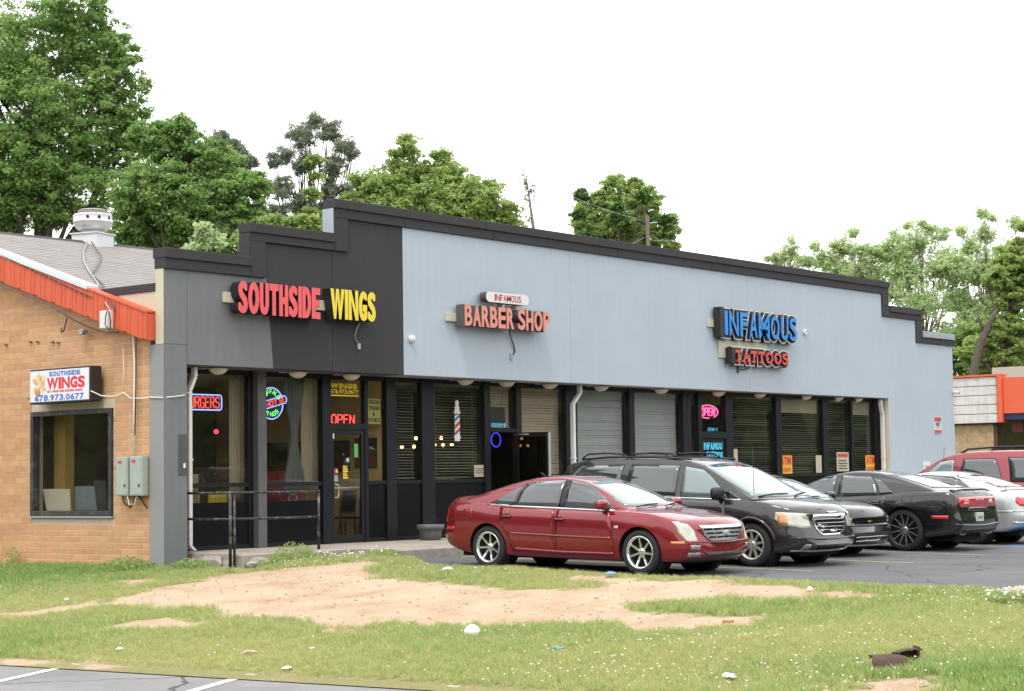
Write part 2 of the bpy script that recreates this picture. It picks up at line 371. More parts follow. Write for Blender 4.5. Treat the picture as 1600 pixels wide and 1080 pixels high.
# soil / bare dirt material, driven by where the turf has worn away
gm = bpy.data.materials.new('soil'); gm.use_nodes = True; t = gm.node_tree; b = t.nodes['Principled BSDF']; lk = t.links.new
b.inputs['Roughness'].default_value = .95; b.inputs['Specular IOR Level'].default_value = .15
tc_ = N(t, 'ShaderNodeTexCoord'); at = N(t, 'ShaderNodeAttribute', attribute_name='dirt')
n1 = N(t, 'ShaderNodeTexNoise'); n1.inputs['Scale'].default_value = 1.3; n1.inputs['Detail'].default_value = 10; n1.inputs['Roughness'].default_value = .65
n2 = N(t, 'ShaderNodeTexNoise'); n2.inputs['Scale'].default_value = 22; n2.inputs['Detail'].default_value = 8; n2.inputs['Roughness'].default_value = .75
vo = N(t, 'ShaderNodeTexVoronoi'); vo.inputs['Scale'].default_value = 38
for n_ in (n1, n2, vo): lk(tc_.outputs['Object'], n_.inputs['Vector'])
c1 = N(t, 'ShaderNodeValToRGB'); e = c1.color_ramp.elements
e[0].position = .3; e[0].color = (.44, .29, .19, 1); e[1].position = .62; e[1].color = (.57, .46, .34, 1)
m1 = c1.color_ramp.elements.new(.47); m1.color = (.52, .395, .28, 1)
lk(n1.outputs['Fac'], c1.inputs['Fac'])
g1 = N(t, 'ShaderNodeValToRGB'); g1.color_ramp.elements[0].position = .3; g1.color_ramp.elements[0].color = (.66, .63, .6, 1); g1.color_ramp.elements[1].position = .6; g1.color_ramp.elements[1].color = (1.06, 1.04, 1.02, 1)
lk(n2.outputs['Fac'], g1.inputs['Fac'])
mu = N(t, 'ShaderNodeMix', data_type='RGBA', blend_type='MULTIPLY'); mu.inputs['Factor'].default_value = .8
lk(c1.outputs['Color'], mu.inputs['A']); lk(g1.outputs['Color'], mu.inputs['B'])
tu = N(t, 'ShaderNodeValToRGB'); tu.color_ramp.elements[0].color = (.19, .20, .08, 1); tu.color_ramp.elements[1].color = (.34, .30, .15, 1); tu.color_ramp.elements[0].position = .35; tu.color_ramp.elements[1].position = .65
lk(n2.outputs['Fac'], tu.inputs['Fac'])
ad = N(t, 'ShaderNodeMath', operation='MULTIPLY_ADD'); ad.inputs[1].default_value = .8; lk(n2.outputs['Fac'], ad.inputs[0]); 
sb = N(t, 'ShaderNodeMath', operation='SUBTRACT'); sb.inputs[1].default_value = .4; lk(ad.outputs[0], sb.inputs[0]); lk(at.outputs['Fac'], ad.inputs[2])
ss = N(t, 'ShaderNodeMapRange', interpolation_type='SMOOTHSTEP'); ss.inputs['From Min'].default_value = .3; ss.inputs['From Max'].default_value = .7; lk(sb.outputs[0], ss.inputs['Value'])
mx_ = N(t, 'ShaderNodeMix', data_type='RGBA'); lk(ss.outputs[0], mx_.inputs['Factor']); lk(tu.outputs['Color'], mx_.inputs['A']); lk(mu.outputs['Result'], mx_.inputs['B'])
lk(mx_.outputs['Result'], b.inputs['Base Color'])
bp = N(t, 'ShaderNodeBump'); bp.inputs['Strength'].default_value = .9; bp.inputs['Distance'].default_value = .03
lk(n2.outputs['Fac'], bp.inputs['Height']); lk(bp.outputs[0], b.inputs['Normal'])

xs = np.concatenate([np.linspace(-.06, 1, 100) ** 1.0])
ys = np.arange(-26, 16.01, .11)
def xsh(X, Y): xe = edge_x(Y); return xe + X * (2.05 + .85 * bank(Y) - xe)
lawn_me, GX, GY = grid_mesh('lawn', xs, ys, lambda X, Y: lawn_z(X, Y), gm, xsh)
dd = np.full(GX.shape, 1e9)
for p in DIRT.values(): dd = np.minimum(dd, sdist(GX, GY, p))
dd = dd + .20 * vnoise(GX, GY, .33) + .14 * vnoise(GX + 3, GY + 1, .13)
dirt = np.clip(.5 - dd / .75, 0, 1)
ruts = np.clip(.5 - (np.abs(GX + 5.9 + .25 * vnoise(GX, GY, 1.5)) - .05) / .5, 0, .34)
dirt = np.maximum(dirt, ruts)
dirt = np.maximum(dirt, np.clip((vnoise(GX, GY, .8) - .55) * 1.0, 0, .45))
dirt = np.maximum(dirt, np.clip(.5 - (GX - edge_x(GY)) / .22, 0, .5) * (.55 + .45 * vnoise(GX, GY, .7)))
attr(lawn_me, 'dirt', dirt)
under = (GX > .62) & (GY > -1.25)
cover = np.clip(1.08 - 1.6 * np.where(GX - edge_x(GY) < .3, dirt * .55, dirt), 0, 1) ** 1.3 * np.where(under | ((GX > -.12) & (GY > .3)), 0, 1) * np.clip((GX - edge_x(GY) - .02) / .12, .0, 1)
cover *= np.where((GX > 1.72 + .8 * bank(GY)) | ((GX > 2.38) & (GY > -2.2)), 0, 1)
lush = np.clip(.32 + .5 * vnoise(GX + 11, GY, 2.1) + .55 * np.clip(1 - np.hypot(GX + 1.2, (GY - 3)) / 5.5, 0, 1) + .6 * np.clip(1 - np.hypot((GX + 3.6) / 1.6, (GY + 16) / 4.0), 0, 1), 0, 1)
attr(lawn_me, 'cover', cover); attr(lawn_me, 'lush', lush)
lawn = tag(link('lawn', lawn_me), kind='structure')

# grass: blades scattered over the turf, one object
gmat = bpy.data.materials.new('grass_blade'); gmat.use_nodes = True; t = gmat.node_tree; b = t.nodes['Principled BSDF']; lk = t.links.new
oi = N(t, 'ShaderNodeObjectInfo'); la = N(t, 'ShaderNodeAttribute', attribute_name='lush', attribute_type='INSTANCER')
rg = N(t, 'ShaderNodeValToRGB'); e = rg.color_ramp.elements
e[0].position = 0; e[0].color = (.60, .56, .25, 1); e[1].position = 1; e[1].color = (.20, .35, .085, 1)
q = e.new(.35); q.color = (.51, .525, .235, 1); q = e.new(.6); q.color = (.385, .475, .175, 1)
ma = N(t, 'ShaderNodeMath', operation='MULTIPLY_ADD'); ma.inputs[1].default_value = .55; lk(oi.outputs['Random'], ma.inputs[0])
mb_ = N(t, 'ShaderNodeMath', operation='MULTIPLY'); mb_.inputs[1].default_value = .55; lk(la.outputs['Fac'], mb_.inputs[0]); lk(mb_.outputs[0], ma.inputs[2])
lk(ma.outputs[0], rg.inputs['Fac']); lk(rg.outputs['Color'], b.inputs['Base Color'])
b.inputs['Roughness'].default_value = .55; b.inputs['Specular IOR Level'].default_value = .25
trn = N(t, 'ShaderNodeBsdfTranslucent'); lk(rg.outputs['Color'], trn.inputs['Color']); msh = N(t, 'ShaderNodeMixShader'); msh.inputs[0].default_value = .3
lk(b.outputs[0], msh.inputs[1]); lk(trn.outputs[0], msh.inputs[2]); lk(msh.outputs[0], t.nodes['Material Output'].inputs['Surface'])
def tuft_mesh(name, n, hmin, hmax, spread, wid, seed):
    r = random.Random(seed); mb = MB()
    for i in range(n):
        a = r.uniform(0, 2 * pi); d = r.uniform(0, spread); x, y = d * cos(a), d * sin(a); h = r.uniform(hmin, hmax); w = wid * r.uniform(.7, 1.3)
        la_ = r.uniform(0, 2 * pi); lean = r.uniform(.15, .8) * h; lx, ly = lean * cos(la_), lean * sin(la_); p = r.uniform(0, pi)
        wx, wy = w * cos(p), w * sin(p)
        mb.add([(x - wx, y - wy, 0), (x + wx, y + wy, 0), (x + lx * .4 - wx * .7, y + ly * .4 - wy * .7, h * .6), (x + lx * .4 + wx * .7, y + ly * .4 + wy * .7, h * .6), (x + lx, y + ly, h)], [(0, 1, 3, 2), (2, 3, 4)])
    me = mb.mesh(name, [gmat]); return bpy.data.objects.new(name, me)
tuftA = tuft_mesh('grass_tuft', 15, .03, .085, .055, .0038, 1)
ng = bpy.data.node_groups.new('grass_scatter', 'GeometryNodeTree')
ng.interface.new_socket('Geometry', in_out='INPUT', socket_type='NodeSocketGeometry'); ng.interface.new_socket('Geometry', in_out='OUTPUT', socket_type='NodeSocketGeometry')
gi = N(ng, 'NodeGroupInput'); go = N(ng, 'NodeGroupOutput')
dp = N(ng, 'GeometryNodeDistributePointsOnFaces'); na = N(ng, 'GeometryNodeInputNamedAttribute', data_type='FLOAT'); na.inputs['Name'].default_value = 'cover'
mm = N(ng, 'ShaderNodeMath', operation='MULTIPLY'); mm.inputs[1].default_value = 520.0
ob_ = N(ng, 'GeometryNodeObjectInfo'); ob_.inputs['Object'].default_value = tuftA; ob_.inputs['As Instance'].default_value = True
ip = N(ng, 'GeometryNodeInstanceOnPoints'); rv = N(ng, 'FunctionNodeRandomValue', data_type='FLOAT_VECTOR')
rv.inputs[0].default_value = (-.12, -.12, 0); rv.inputs[1].default_value = (.12, .12, 6.283)
rs = N(ng, 'FunctionNodeRandomValue', data_type='FLOAT'); rs.inputs[2].default_value = .5; rs.inputs[3].default_value = 1.4
nl = N(ng, 'GeometryNodeInputNamedAttribute', data_type='FLOAT'); nl.inputs['Name'].default_value = 'lush'
sc2 = N(ng, 'ShaderNodeMath', operation='MULTIPLY_ADD'); sc2.inputs[1].default_value = .75; sc2.inputs[2].default_value = .55
sm = N(ng, 'ShaderNodeMath', operation='MULTIPLY')
sa = N(ng, 'GeometryNodeStoreNamedAttribute', data_type='FLOAT', domain='INSTANCE'); sa.inputs['Name'].default_value = 'lush'
l = ng.links.new
l(gi.outputs[0], dp.inputs['Mesh']); l(na.outputs['Attribute'], mm.inputs[0]); l(mm.outputs[0], dp.inputs['Density'])
l(dp.outputs['Points'], ip.inputs['Points']); l(ob_.outputs['Geometry'], ip.inputs['Instance']); l(rv.outputs['Value'], ip.inputs['Rotation'])
l(nl.outputs['Attribute'], sc2.inputs[0]); l(sc2.outputs[0], sm.inputs[0]); l(rs.outputs[1], sm.inputs[1]); l(sm.outputs[0], ip.inputs['Scale'])
l(ip.outputs[0], sa.inputs['Geometry']); l(nl.outputs['Attribute'], sa.inputs['Value']); l(sa.outputs[0], go.inputs[0])
grass = tag(link('grass', lawn_me), kind='stuff')
gmod = grass.modifiers.new('scatter', 'NODES'); gmod.node_group = ng

# white clover heads in the turf, dandelions
def gz(x, y): return float(lawn_z(x, y))
rr = random.Random(11); mb = MB(); mc = MB()
zones = [((-4.6, 2.2), (1.7, 2.2), 130), ((-3.2, .8), (1.2, 1.5), 60), ((-3.0, -14.2), (1.6, 3.2), 190), ((-4.6, -15.0), (1.3, 2.4), 90), ((-4.9, -12.6), (.8, 1.6), 70), ((.6, -14.0), (.7, 1.2), 90), ((1.0, -2.2), (.5, 1.6), 70), ((-.9, -15.5), (1.4, 1.8), 90), ((.85, -5.6), (.3, 1.2), 24), ((-4.2, -10.0), (1.4, 2.2), 22), ((-5.6, -8.0), (.6, 2.5), 16)]
for (cx, cy), (sx, sy), n in zones:
    for _ in range(n):
        x = rr.gauss(cx, sx * .6); y = rr.gauss(cy, sy * .6)
        if x > 1.6 or x < edge_x(y) + .1 or (x > -.2 and y > .2): continue
        z = gz(x, y) + rr.uniform(.045, .11); r_ = rr.uniform(.007, .0135)
        mb.lathe([(.0005, -r_ * .7), (r_ * .8, -r_ * .5), (r_, 0), (r_ * .7, r_ * .6), (.0005, r_ * .9)], 6, 0, T(x, y, z), True, False)
        mb.add([(x - .002, y, z - .07), (x + .002, y, z - .07), (x, y, z)], [(0, 1, 2)], 1)
tag(mb.build('clover_flowers', [mat('clover_white', (.72, .70, .62), .9), gmat]), kind='stuff')
for x, y in ((-1.3, 2.6), (-1.0, 2.5), (-.9, .2), (-4.2, 4.3), (-3.2, 1.0), (-1.7, 3.9), (-2.2, .4)):
    mc.lathe([(.0005, 0), (.022, .005), (.0005, .015)], 8, 0, T(x, y, gz(x, y) + .12), True, False); mc.add([(x - .003, y, gz(x, y)), (x + .003, y, gz(x, y)), (x, y, gz(x, y) + .12)], [(0, 1, 2)], 1)
tag(mc.build('dandelion_flowers', [mat('dandelion', (.75, .5, .02), .9), gmat]), kind='stuff')
# loose stones on the bare dirt
mb = MB(); k = 0
while k < 700:
    x = rr.uniform(-4.2, 1.3); y = rr.uniform(-13, -1.7)
    if min(float(sdist(np.array([x]), np.array([y]), p)[0]) for p in (DIRT['main'],)) > .1: continue
    k += 1; r_ = rr.choice((.006, .008, .01, .014, .02)) * rr.uniform(.7, 1.3)
    mb.ball((x, y, gz(x, y) + r_ * .2), r_, 6, rr.randint(0, 1), (1, rr.uniform(.6, 1.2), .6))
tag(mb.build('gravel', [mat('gravel_grey', (.32, .28, .24), .9), mat('gravel_tan', (.42, .30, .21), .9)]), kind='stuff')

# asphalt
def asphalt(name, base, crack=.5):
    m = mat(name, base, .88, spec=.25, mottle=.16, mscale=.55, bump=.6, bscale=140, dirt=tuple(c * .55 for c in base), dirt_amt=.5)
    t = m.node_tree; b = t.nodes['Principled BSDF']; lk = t.links.new; src = b.inputs['Base Color'].links[0].from_socket
    g = N(t, 'ShaderNodeTexCoord'); nz = N(t, 'ShaderNodeTexNoise'); nz.inputs['Scale'].default_value = .9; nz.inputs['Detail'].default_value = 4
    ad_ = N(t, 'ShaderNodeMix', data_type='RGBA', blend_type='ADD'); ad_.inputs['Factor'].default_value = .8
    lk(g.outputs['Object'], nz.inputs['Vector']); lk(g.outputs['Object'], ad_.inputs['A']); lk(nz.outputs['Color'], ad_.inputs['B'])
    v = N(t, 'ShaderNodeTexVoronoi', feature='DISTANCE_TO_EDGE'); v.inputs['Scale'].default_value = .42; lk(ad_.outputs['Result'], v.inputs['Vector'])
    r_ = N(t, 'ShaderNodeValToRGB'); r_.color_ramp.elements[0].position = .004; r_.color_ramp.elements[0].color = (crack,) * 3 + (1,); r_.color_ramp.elements[1].position = .012
    lk(v.outputs['Distance'], r_.inputs['Fac'])
    f = N(t, 'ShaderNodeTexNoise'); f.inputs['Scale'].default_value = 90; f.inputs['Detail'].default_value = 3; lk(g.outputs['Object'], f.inputs['Vector'])
    fr_ = N(t, 'ShaderNodeMapRange'); fr_.inputs['To Min'].default_value = .55; fr_.inputs['To Max'].default_value = 1.45; lk(f.outputs['Fac'], fr_.inputs['Value'])
    s1 = N(t, 'ShaderNodeVectorMath', operation='SCALE'); lk(src, s1.inputs[0]); lk(fr_.outputs[0], s1.inputs['Scale'])
    mu = N(t, 'ShaderNodeMix', data_type='RGBA', blend_type='MULTIPLY'); mu.inputs['Factor'].default_value = 1; lk(s1.outputs[0], mu.inputs['A']); lk(r_.outputs['Color'], mu.inputs['B'])
    lk(mu.outputs['Result'], b.inputs['Base Color']); return m
lot_mat = asphalt('asphalt_lot', (.135, .135, .143)); near_mat = asphalt('asphalt_near', (.25, .245, .245), .35)
me, _, _ = grid_mesh('parking_lot', np.linspace(1.75, 75, 60), np.concatenate([np.linspace(-70, -30, 8), np.linspace(-29, -1.3, 60)]), np.vectorize(lambda x, y: lot_z(y)), lot_mat)
tag(link('parking_lot', me), kind='structure')
me, _, _ = grid_mesh('street_parking', np.linspace(0, 1, 40), np.linspace(-70, 40, 111), lambda X, Y: -.905 + .012 * (X - edge_x(Y)), near_mat, lambda X, Y: edge_x(Y) + .05 + .05 * vnoise(Y * 3, Y, .5) - X * 34)
for p in me.polygons: p.flip()
tag(link('street_parking', me), kind='structure')
mb = MB(); mb.box(-700, 700, -700, 700, -2.4, -1.75); tag(mb.build('terrain', [mat('terrain_green', (.09, .11, .04), .95, mottle=.3, mscale=.08)]), kind='structure')
# painted lines
yel = mat('worn_yellow_paint', (.46, .36, .16), .8, mottle=.2, mscale=6, dirt=(.16, .155, .15), dirt_amt=.75); wht = mat('worn_white_paint', (.62, .60, .56), .8, mottle=.12, mscale=5, dirt=(.22, .21, .2), dirt_amt=.55)
def lot_strip(name, x, y0, y1, w, m, parentz=.004):
    mb = MB(); ys_ = np.linspace(y0, y1, 9)
    for i in range(8): mb.add([(x - w / 2, ys_[i], lot_z(ys_[i]) + parentz), (x + w / 2, ys_[i], lot_z(ys_[i]) + parentz), (x + w / 2, ys_[i + 1], lot_z(ys_[i + 1]) + parentz), (x - w / 2, ys_[i + 1], lot_z(ys_[i + 1]) + parentz)], [(0, 1, 2, 3)])
    return tag(mb.build(name, [m]), kind='structure')
for x, ye in ((4.9, -9.3), (7.75, -9.5), (10.65, -9.4), (13.7, -9.0), (17.3, -9.0), (21.6, -9.0), (24.6, -9)): lot_strip('painted_line', x, ye, -1.9, .10, yel)
lot_strip('painted_line', 15.5, -9.1, -8.2, 3.4, mat('worn_blue_paint', (.06, .17, .36), .8, mottle=.2, mscale=4, dirt=(.16, .155, .15), dirt_amt=.8))
for xs_, ys_ in ((-6.28, -5.98), (-5.9, -8.58), (-5.58, -11.23)):
    d = Vector((-.92, -.39, 0)); n_ = Vector((-d.y, d.x, 0)) * .065; mb = MB(); P = []
    for s in (0.05, 5.2):
        p = Vector((xs_, ys_, 0)) + d * s
        for k in (-1, 1): c_ = p + n_ * k; P.append((c_.x, c_.y, -.905 + .012 * (c_.x - float(edge_x(c_.y))) + .006))
    mb.add(P, [(0, 2, 3, 1)]); tag(mb.build('painted_line', [wht], fix=True), kind='structure')
# sidewalk with kerb in front of the shops, broken open at its left end
conc = mat('concrete', (.36, .32, .27), .9, mottle=.18, mscale=1.4, bump=.5, bscale=50, dirt=(.20, .16, .12), dirt_amt=.5)
conc2 = mat('concrete_rough', (.33, .31, .28), .95, mottle=.3, mscale=5, bump=1.0, bscale=24, dirt=(.22, .15, .10), dirt_amt=.6)
slab_x = [.66, 3.2, 5.7, 8.2, 10.7, 13.2, 15.7, 18.2, 20.7, 23.2, 25.7, 29.0]
walk = None
mb = MB(); mb.box(.7, 29.0, -1.15, .74, -.6, -.025); walk = tag(mb.build('sidewalk', [conc2]), kind='structure')
for a, b_ in zip(slab_x[:-1], slab_x[1:]):
    mb = MB(); mb.box(a + .006, b_ - .006, -1.0, 1.3, -.13, 0); mb.build('slab', [conc], walk, bevel=.008)
for a, b_ in zip(slab_x[:-1], slab_x[1:]):
    mb = MB(); mb.box(a + .006, b_ - .006, -1.16, -1.006, -.5, -.004); mb.build('kerb', [conc], walk, bevel=.02)
for a, b_ in zip(slab_x[1:-1], slab_x[2:]):                              # outer strip of pavement along the bays
    mb = MB(); mb.box(a + .006, b_ - .006, -2.05, -1.168, -.5, -.012); mb.build('slab', [conc], walk, bevel=.01)
    mb = MB(); mb.box(a + .006, b_ - .006, -2.19, -2.056, -.5, -.02); mb.build('kerb', [conc2], walk, bevel=.02)
# lumps of broken concrete at the exposed end
rr = random.Random(5)
for (x, y, z, sx, sy, sz) in ((.62, -.10, -.20, .12, .22, .12), (.60, -.5, -.16, .12, .32, .13), (.64, -.86, -.2, .1, .2, .11), (.95, -1.24, -.15, .26, .10, .10), (1.45, -1.27, -.17, .24, .09, .10), (.5, -.3, -.27, .15, .3, .08)):
    bm = bmesh.new(); bmesh.ops.create_icosphere(bm, subdivisions=2, radius=1)
    for v in bm.verts: v.co = Vector((v.co.x * sx, v.co.y * sy, v.co.z * sz)) * (1 + .25 * rr.uniform(-1, 1)) + Vector((x, y, z))
    me = bpy.data.meshes.new('rubble'); bm.to_mesh(me); bm.free(); me.materials.append(conc2); link('rubble', me, walk)
# ------------------------------------------------------------------ the long stepped-parapet shop building
M_teal = mat('stucco_grey_green', (.165, .18, .185), .9, mottle=.07, mscale=1.2, bump=.35, bscale=220, streak=.05)
M_dark = mat('stucco_charcoal', (.040, .038, .042), .85, mottle=.08, mscale=1.1, bump=.35, bscale=220, streak=.06)
M_band = mat('band_charcoal', (.036, .034, .038), .8, mottle=.1, mscale=.8, bump=.3, bscale=200)
M_blue = mat('stucco_pale_blue', (.43, .495, .56), .9, mottle=.06, mscale=.45, bump=.3, bscale=220, streak=.028, dirt=(.36, .40, .44), dirt_amt=.25)
M_grey = mat('stucco_grey', (.27, .28, .285), .9, mottle=.06, mscale=1.5, bump=.3, bscale=200)
M_beige = mat('beige_paint', (.56, .52, .40), .8, mottle=.06, mscale=2)
M_blk = mat('black_aluminium', (.010, .011, .014), .42, spec=.3, mottle=.15, mscale=2.5)
M_blkp = mat('black_panel', (.005, .0055, .007), .3, spec=.22, mottle=.2, mscale=1.2)
M_postg = mat('grey_post_paint', (.105, .108, .112), .7, mottle=.15, mscale=3)
M_soffd = mat('soffit_dark', (.13, .12, .105), .85, mottle=.1); M_soffl = mat('soffit_pale', (.42, .41, .40), .85, mottle=.1)
M_white = mat('white_enamel', (.72, .72, .71), .45, mottle=.06, mscale=3)
M_galv = mat('galvanised_grey', (.38, .42, .46), .5, metal=.3, mottle=.1)
M_glass = glass_mat('window_glass', (.90, .91, .89), 1.4, 0, .008, .10)
M_glassd = glass_mat('tinted_glass', (.10, .10, .10), 1.5, 0, .004, .05)
shop = empty('shop_building', (0, 0, 0), 0, 'long single storey shop building with stepped dark parapet and pale blue front', 'building')

def panel(name, poly, m, y0=0.0, y1=.2, parent=shop, bevel=.003): return MB().prism(poly, y0, y1, 'y').build(name, [m], parent, fix=True, bevel=bevel)
panel('stucco_panel', [(0.0, 3.478), (.497, 3.478), (.497, 4.73), (0, 4.73)], M_teal)
panel('stucco_panel', [(.503, 3.15), (2.46, 3.15), (2.31, 4.73), (.503, 4.73)], M_teal)
panel('stucco_panel', [(2.463, 3.15), (3.925, 3.15), (3.925, 5.36), (2.25, 5.36), (2.25, 4.73), (2.313, 4.73)], M_dark)
panel('stucco_panel', [(3.931, 3.15), (5.83, 3.15), (5.83, 5.97), (4.31, 5.97), (4.31, 5.36), (3.931, 5.36)], M_dark)
for a, b_ in ((5.833, 11.047), (11.052, 18.098), (18.103, 24.86)): panel('stucco_panel', [(a, 3.15), (b_, 3.15), (b_, 5.97), (a, 5.97)], M_blue)
panel('stucco_panel', [(24.863, 3.15), (25.14, 3.15), (25.14, -.3), (29.05, -.3), (29.05, 4.74), (26.8, 4.74), (26.8, 5.36), (24.863, 5.36)], M_blue)
# left corner pillar: grey below the beam, beige end strip above it
MB().box(0.001, .497, 0.001, .36, -.3, 3.475).build('pillar', [M_teal], shop, bevel=.008)
MB().box(-.012, -.001, .004, .358, -.3, 3.47).build('pillar_side', [M_grey], shop)
MB().box(-.012, -.002, 0.004, .198, 3.476, 5.05).build('end_strip', [M_beige], shop)
MB().box(.30, .492, -.006, -.001, 1.30, 1.98).build('painted_patch', [mat('patch_grey', (.075, .078, .082), .8, mottle=.1)], shop)
MB().box(.40, .44, -.02, -.006, 1.42, 1.50).build('outlet', [M_white], shop)
# parapet bands: a board with a proud cap over it, butted at the steps
def band(x0, x1, z0, z1, m=M_band): MB().box(x0, x1, -.05, .22, z0, z1).build('parapet_band', [m], shop, bevel=.006)
def cap(x0, x1, z, m=M_band): MB().box(x0, x1, -.085, .25, z - .155, z + .012).build('coping', [m], shop, bevel=.008)
band(-.02, 1.897, 4.73, 5.06); band(1.9, 2.25, 4.73, 5.357); band(1.9, 3.957, 5.36, 5.66); band(3.96, 4.31, 5.36, 5.967)
jo = [3.96, 5.83, 8.5, 12.72, 16.45, 19.45, 22.4, 25.2]
for a, b_ in zip(jo[:-1], jo[1:]): band(a + .003, b_ - .003, 5.97, 6.30)
band(24.863, 25.197, 5.663, 5.967); band(24.863, 27.117, 5.36, 5.66); band(26.8, 27.12, 5.063, 5.357); band(26.8, 29.07, 4.74, 5.06)
cap(-.03, 1.91, 5.06); cap(1.88, 3.95, 5.66); cap(25.22, 27.14, 5.66); cap(27.14, 29.08, 5.06, M_galv)
jo2 = [3.94, 8.2, 12.0, 16.0, 20.2, 25.22]
for a, b_ in zip(jo2[:-1], jo2[1:]): cap(a + .002, b_ - .002, 6.30)
MB().box(1.885, 1.898, -.03, .24, 5.075, 5.50).build('step_flashing', [M_band], shop); MB().box(3.936, 3.957, -.03, .24, 5.675, 6.14).build('step_flashing', [M_galv], shop)
# rest of the block: side, back, roof
M_block = mat('block_wall', (.42, .45, .48), .9, mottle=.1)
mb = MB(); mb.box(28.85, 29.04, .21, 15, -.3, 4.9); mb.box(.2, 28.85, 14.8, 15, -.3, 4.6); mb.box(6.0, 6.2, .9, 14.8, 3.2, 4.6); mb.build('wall', [M_block], shop)
mb = MB(); mb.box(.15, 28.85, .9, 14.8, 3.22, 3.3); mb.build('roof_deck', [mat('roof_membrane', (.2, .2, .2), .9)], shop)
mb = MB(); mb.box(.5, 5.83, .2, .95, 3.15, 3.2, 0); mb.box(5.833, 25.137, .2, .95, 3.15, 3.2, 1); mb.build('soffit', [M_soffd, M_soffl], shop)
MB().box(25.118, 25.138, .002, .62, -.1, 3.148).build('jamb', [M_beige], shop)

# --- glass front, in its own slightly turned frame
Z_TOP = 3.148
def sfbox(name, u0, u1, y0, y1, z0, z1, m, bevel=.004, parent=shop): return MB().box(u0, u1, y0, y1, z0, z1).build(name, m if isinstance(m, list) else [m], parent, SF, bevel=bevel)
for u0, u1 in ((-.12, .03), (1.94, 2.048), (3.74, 3.958), (4.86, 4.95), (5.43, 5.70), (6.42, 6.79), (8.29, 8.47), (9.30, 9.46), (10.94, 11.33), (13.22, 13.41), (15.30, 15.47), (15.475, 15.63), (15.92, 16.07), (17.07, 17.38), (19.32, 19.56), (21.56, 21.82), (23.03, 23.13), (24.25, 24.56)):
    w = u1 - u0; sfbox('mullion', u0, u1, -.05 if w > .13 else -.03, .09, 0, Z_TOP, M_blk)
sfbox('post', 2.05, 2.255, -.16, .08, -.03, Z_TOP, M_postg)
def blind(parent, u0, u1, z0, z1, m, ang, y=.16, pitch=.056, sag=0.0):
    """one venetian blind: all its slats, head rail and cords"""
    mb = MB(); z = z1 - .05; rr = random.Random(int(u0 * 100)); mb.box(u0, u1, y - .03, y + .03, z1 - .045, z1)
    c, s = cos(ang) * .025, sin(ang) * .025
    while z > z0 + .02:
        j = rr.uniform(-.15, .15); c, s = cos(ang + j) * .029, sin(ang + j) * .029; t_ = rr.uniform(-.004, .004)
        mb.add([(u0, y - c, z - s), (u1, y - c, z - s + t_), (u1, y, z + .004 + t_), (u0, y, z + .004), (u1, y + c, z + s + t_), (u0, y + c, z + s)], [(0, 1, 2, 3), (3, 2, 4, 5)]); z -= pitch
    mb.box(u0, u1, y - .02, y + .02, z0 - .015, z0 + .01)
    for k in (.12, .88): uu = u0 + (u1 - u0) * k; mb.box(uu - .004, uu + .004, y - .034, y - .030, z0, z1)
    o = mb.build('blind', [m], parent); o['kind'] = 'stuff'; return o
M_bl_b = mat('blind_beige', (.58, .46, .345), .6, mottle=.08); M_bl_g = mat('blind_grey', (.52, .53, .57), .6, mottle=.06); M_bl_k = mat('blind_olive', (.235, .215, .175), .6, mottle=.08); M_bl_w = mat('blind_cream', (.60, .54, .40), .6, mottle=.08)
bays = [(.03, 1.94, .82, None, 0), (2.255, 3.74, .82, None, 0), (4.95, 5.43, 1.16, None, 0), (5.70, 6.42, 1.16, M_bl_k, .35), (6.79, 8.29, 1.16, M_bl_k, .35), (9.46, 10.94, 1.16, M_bl_b, 1.15), (11.33, 13.22, 1.16, M_bl_g, 1.2), (13.41, 15.30, 1.16, M_bl_g, 1.2), (15.63, 15.92, 1.16, M_bl_w, .9), (17.38, 19.32, 1.16, M_bl_k, .3), (19.56, 21.56, 1.16, M_bl_k, .3), (21.82, 23.03, 1.16, M_bl_k, .3), (23.13, 24.25, 1.16, M_bl_k, .25)]
for u0, u1, zb, bm_, an in bays:
    sfbox('rail', u0, u1, -.03, .06, 1.085, 1.158, M_blk); sfbox('head_rail', u0, u1, -.02, .06, 3.06, Z_TOP, M_blk)
    sfbox('base_rail', u0, u1, -.02, .06, 0.0, .075, M_blk)
    wnd = sfbox('window', u0, u1, .012, .02, 1.158, 3.06, M_glass, 0)
    if bm_ is not None: blind(wnd, u0 + .02, u1 - .02, 1.2, 3.05, bm_, an)
    top = .82 if zb < 1 else 1.085
    sfbox('bulkhead_panel', u0, u1, -.008, .03, .075, top, M_blkp)
    if zb < 1: sfbox('lower_window', u0, u1, .012, .02, .82, 1.085, M_glass, 0)
for u0, u1 in ((19.6, 21.52), (23.15, 24.22)): sfbox('roller_shade', u0, u1, .11, .125, 2.70, 3.05, mat('roller_shade', (.40, .36, .26), .8, mottle=.1), 0)
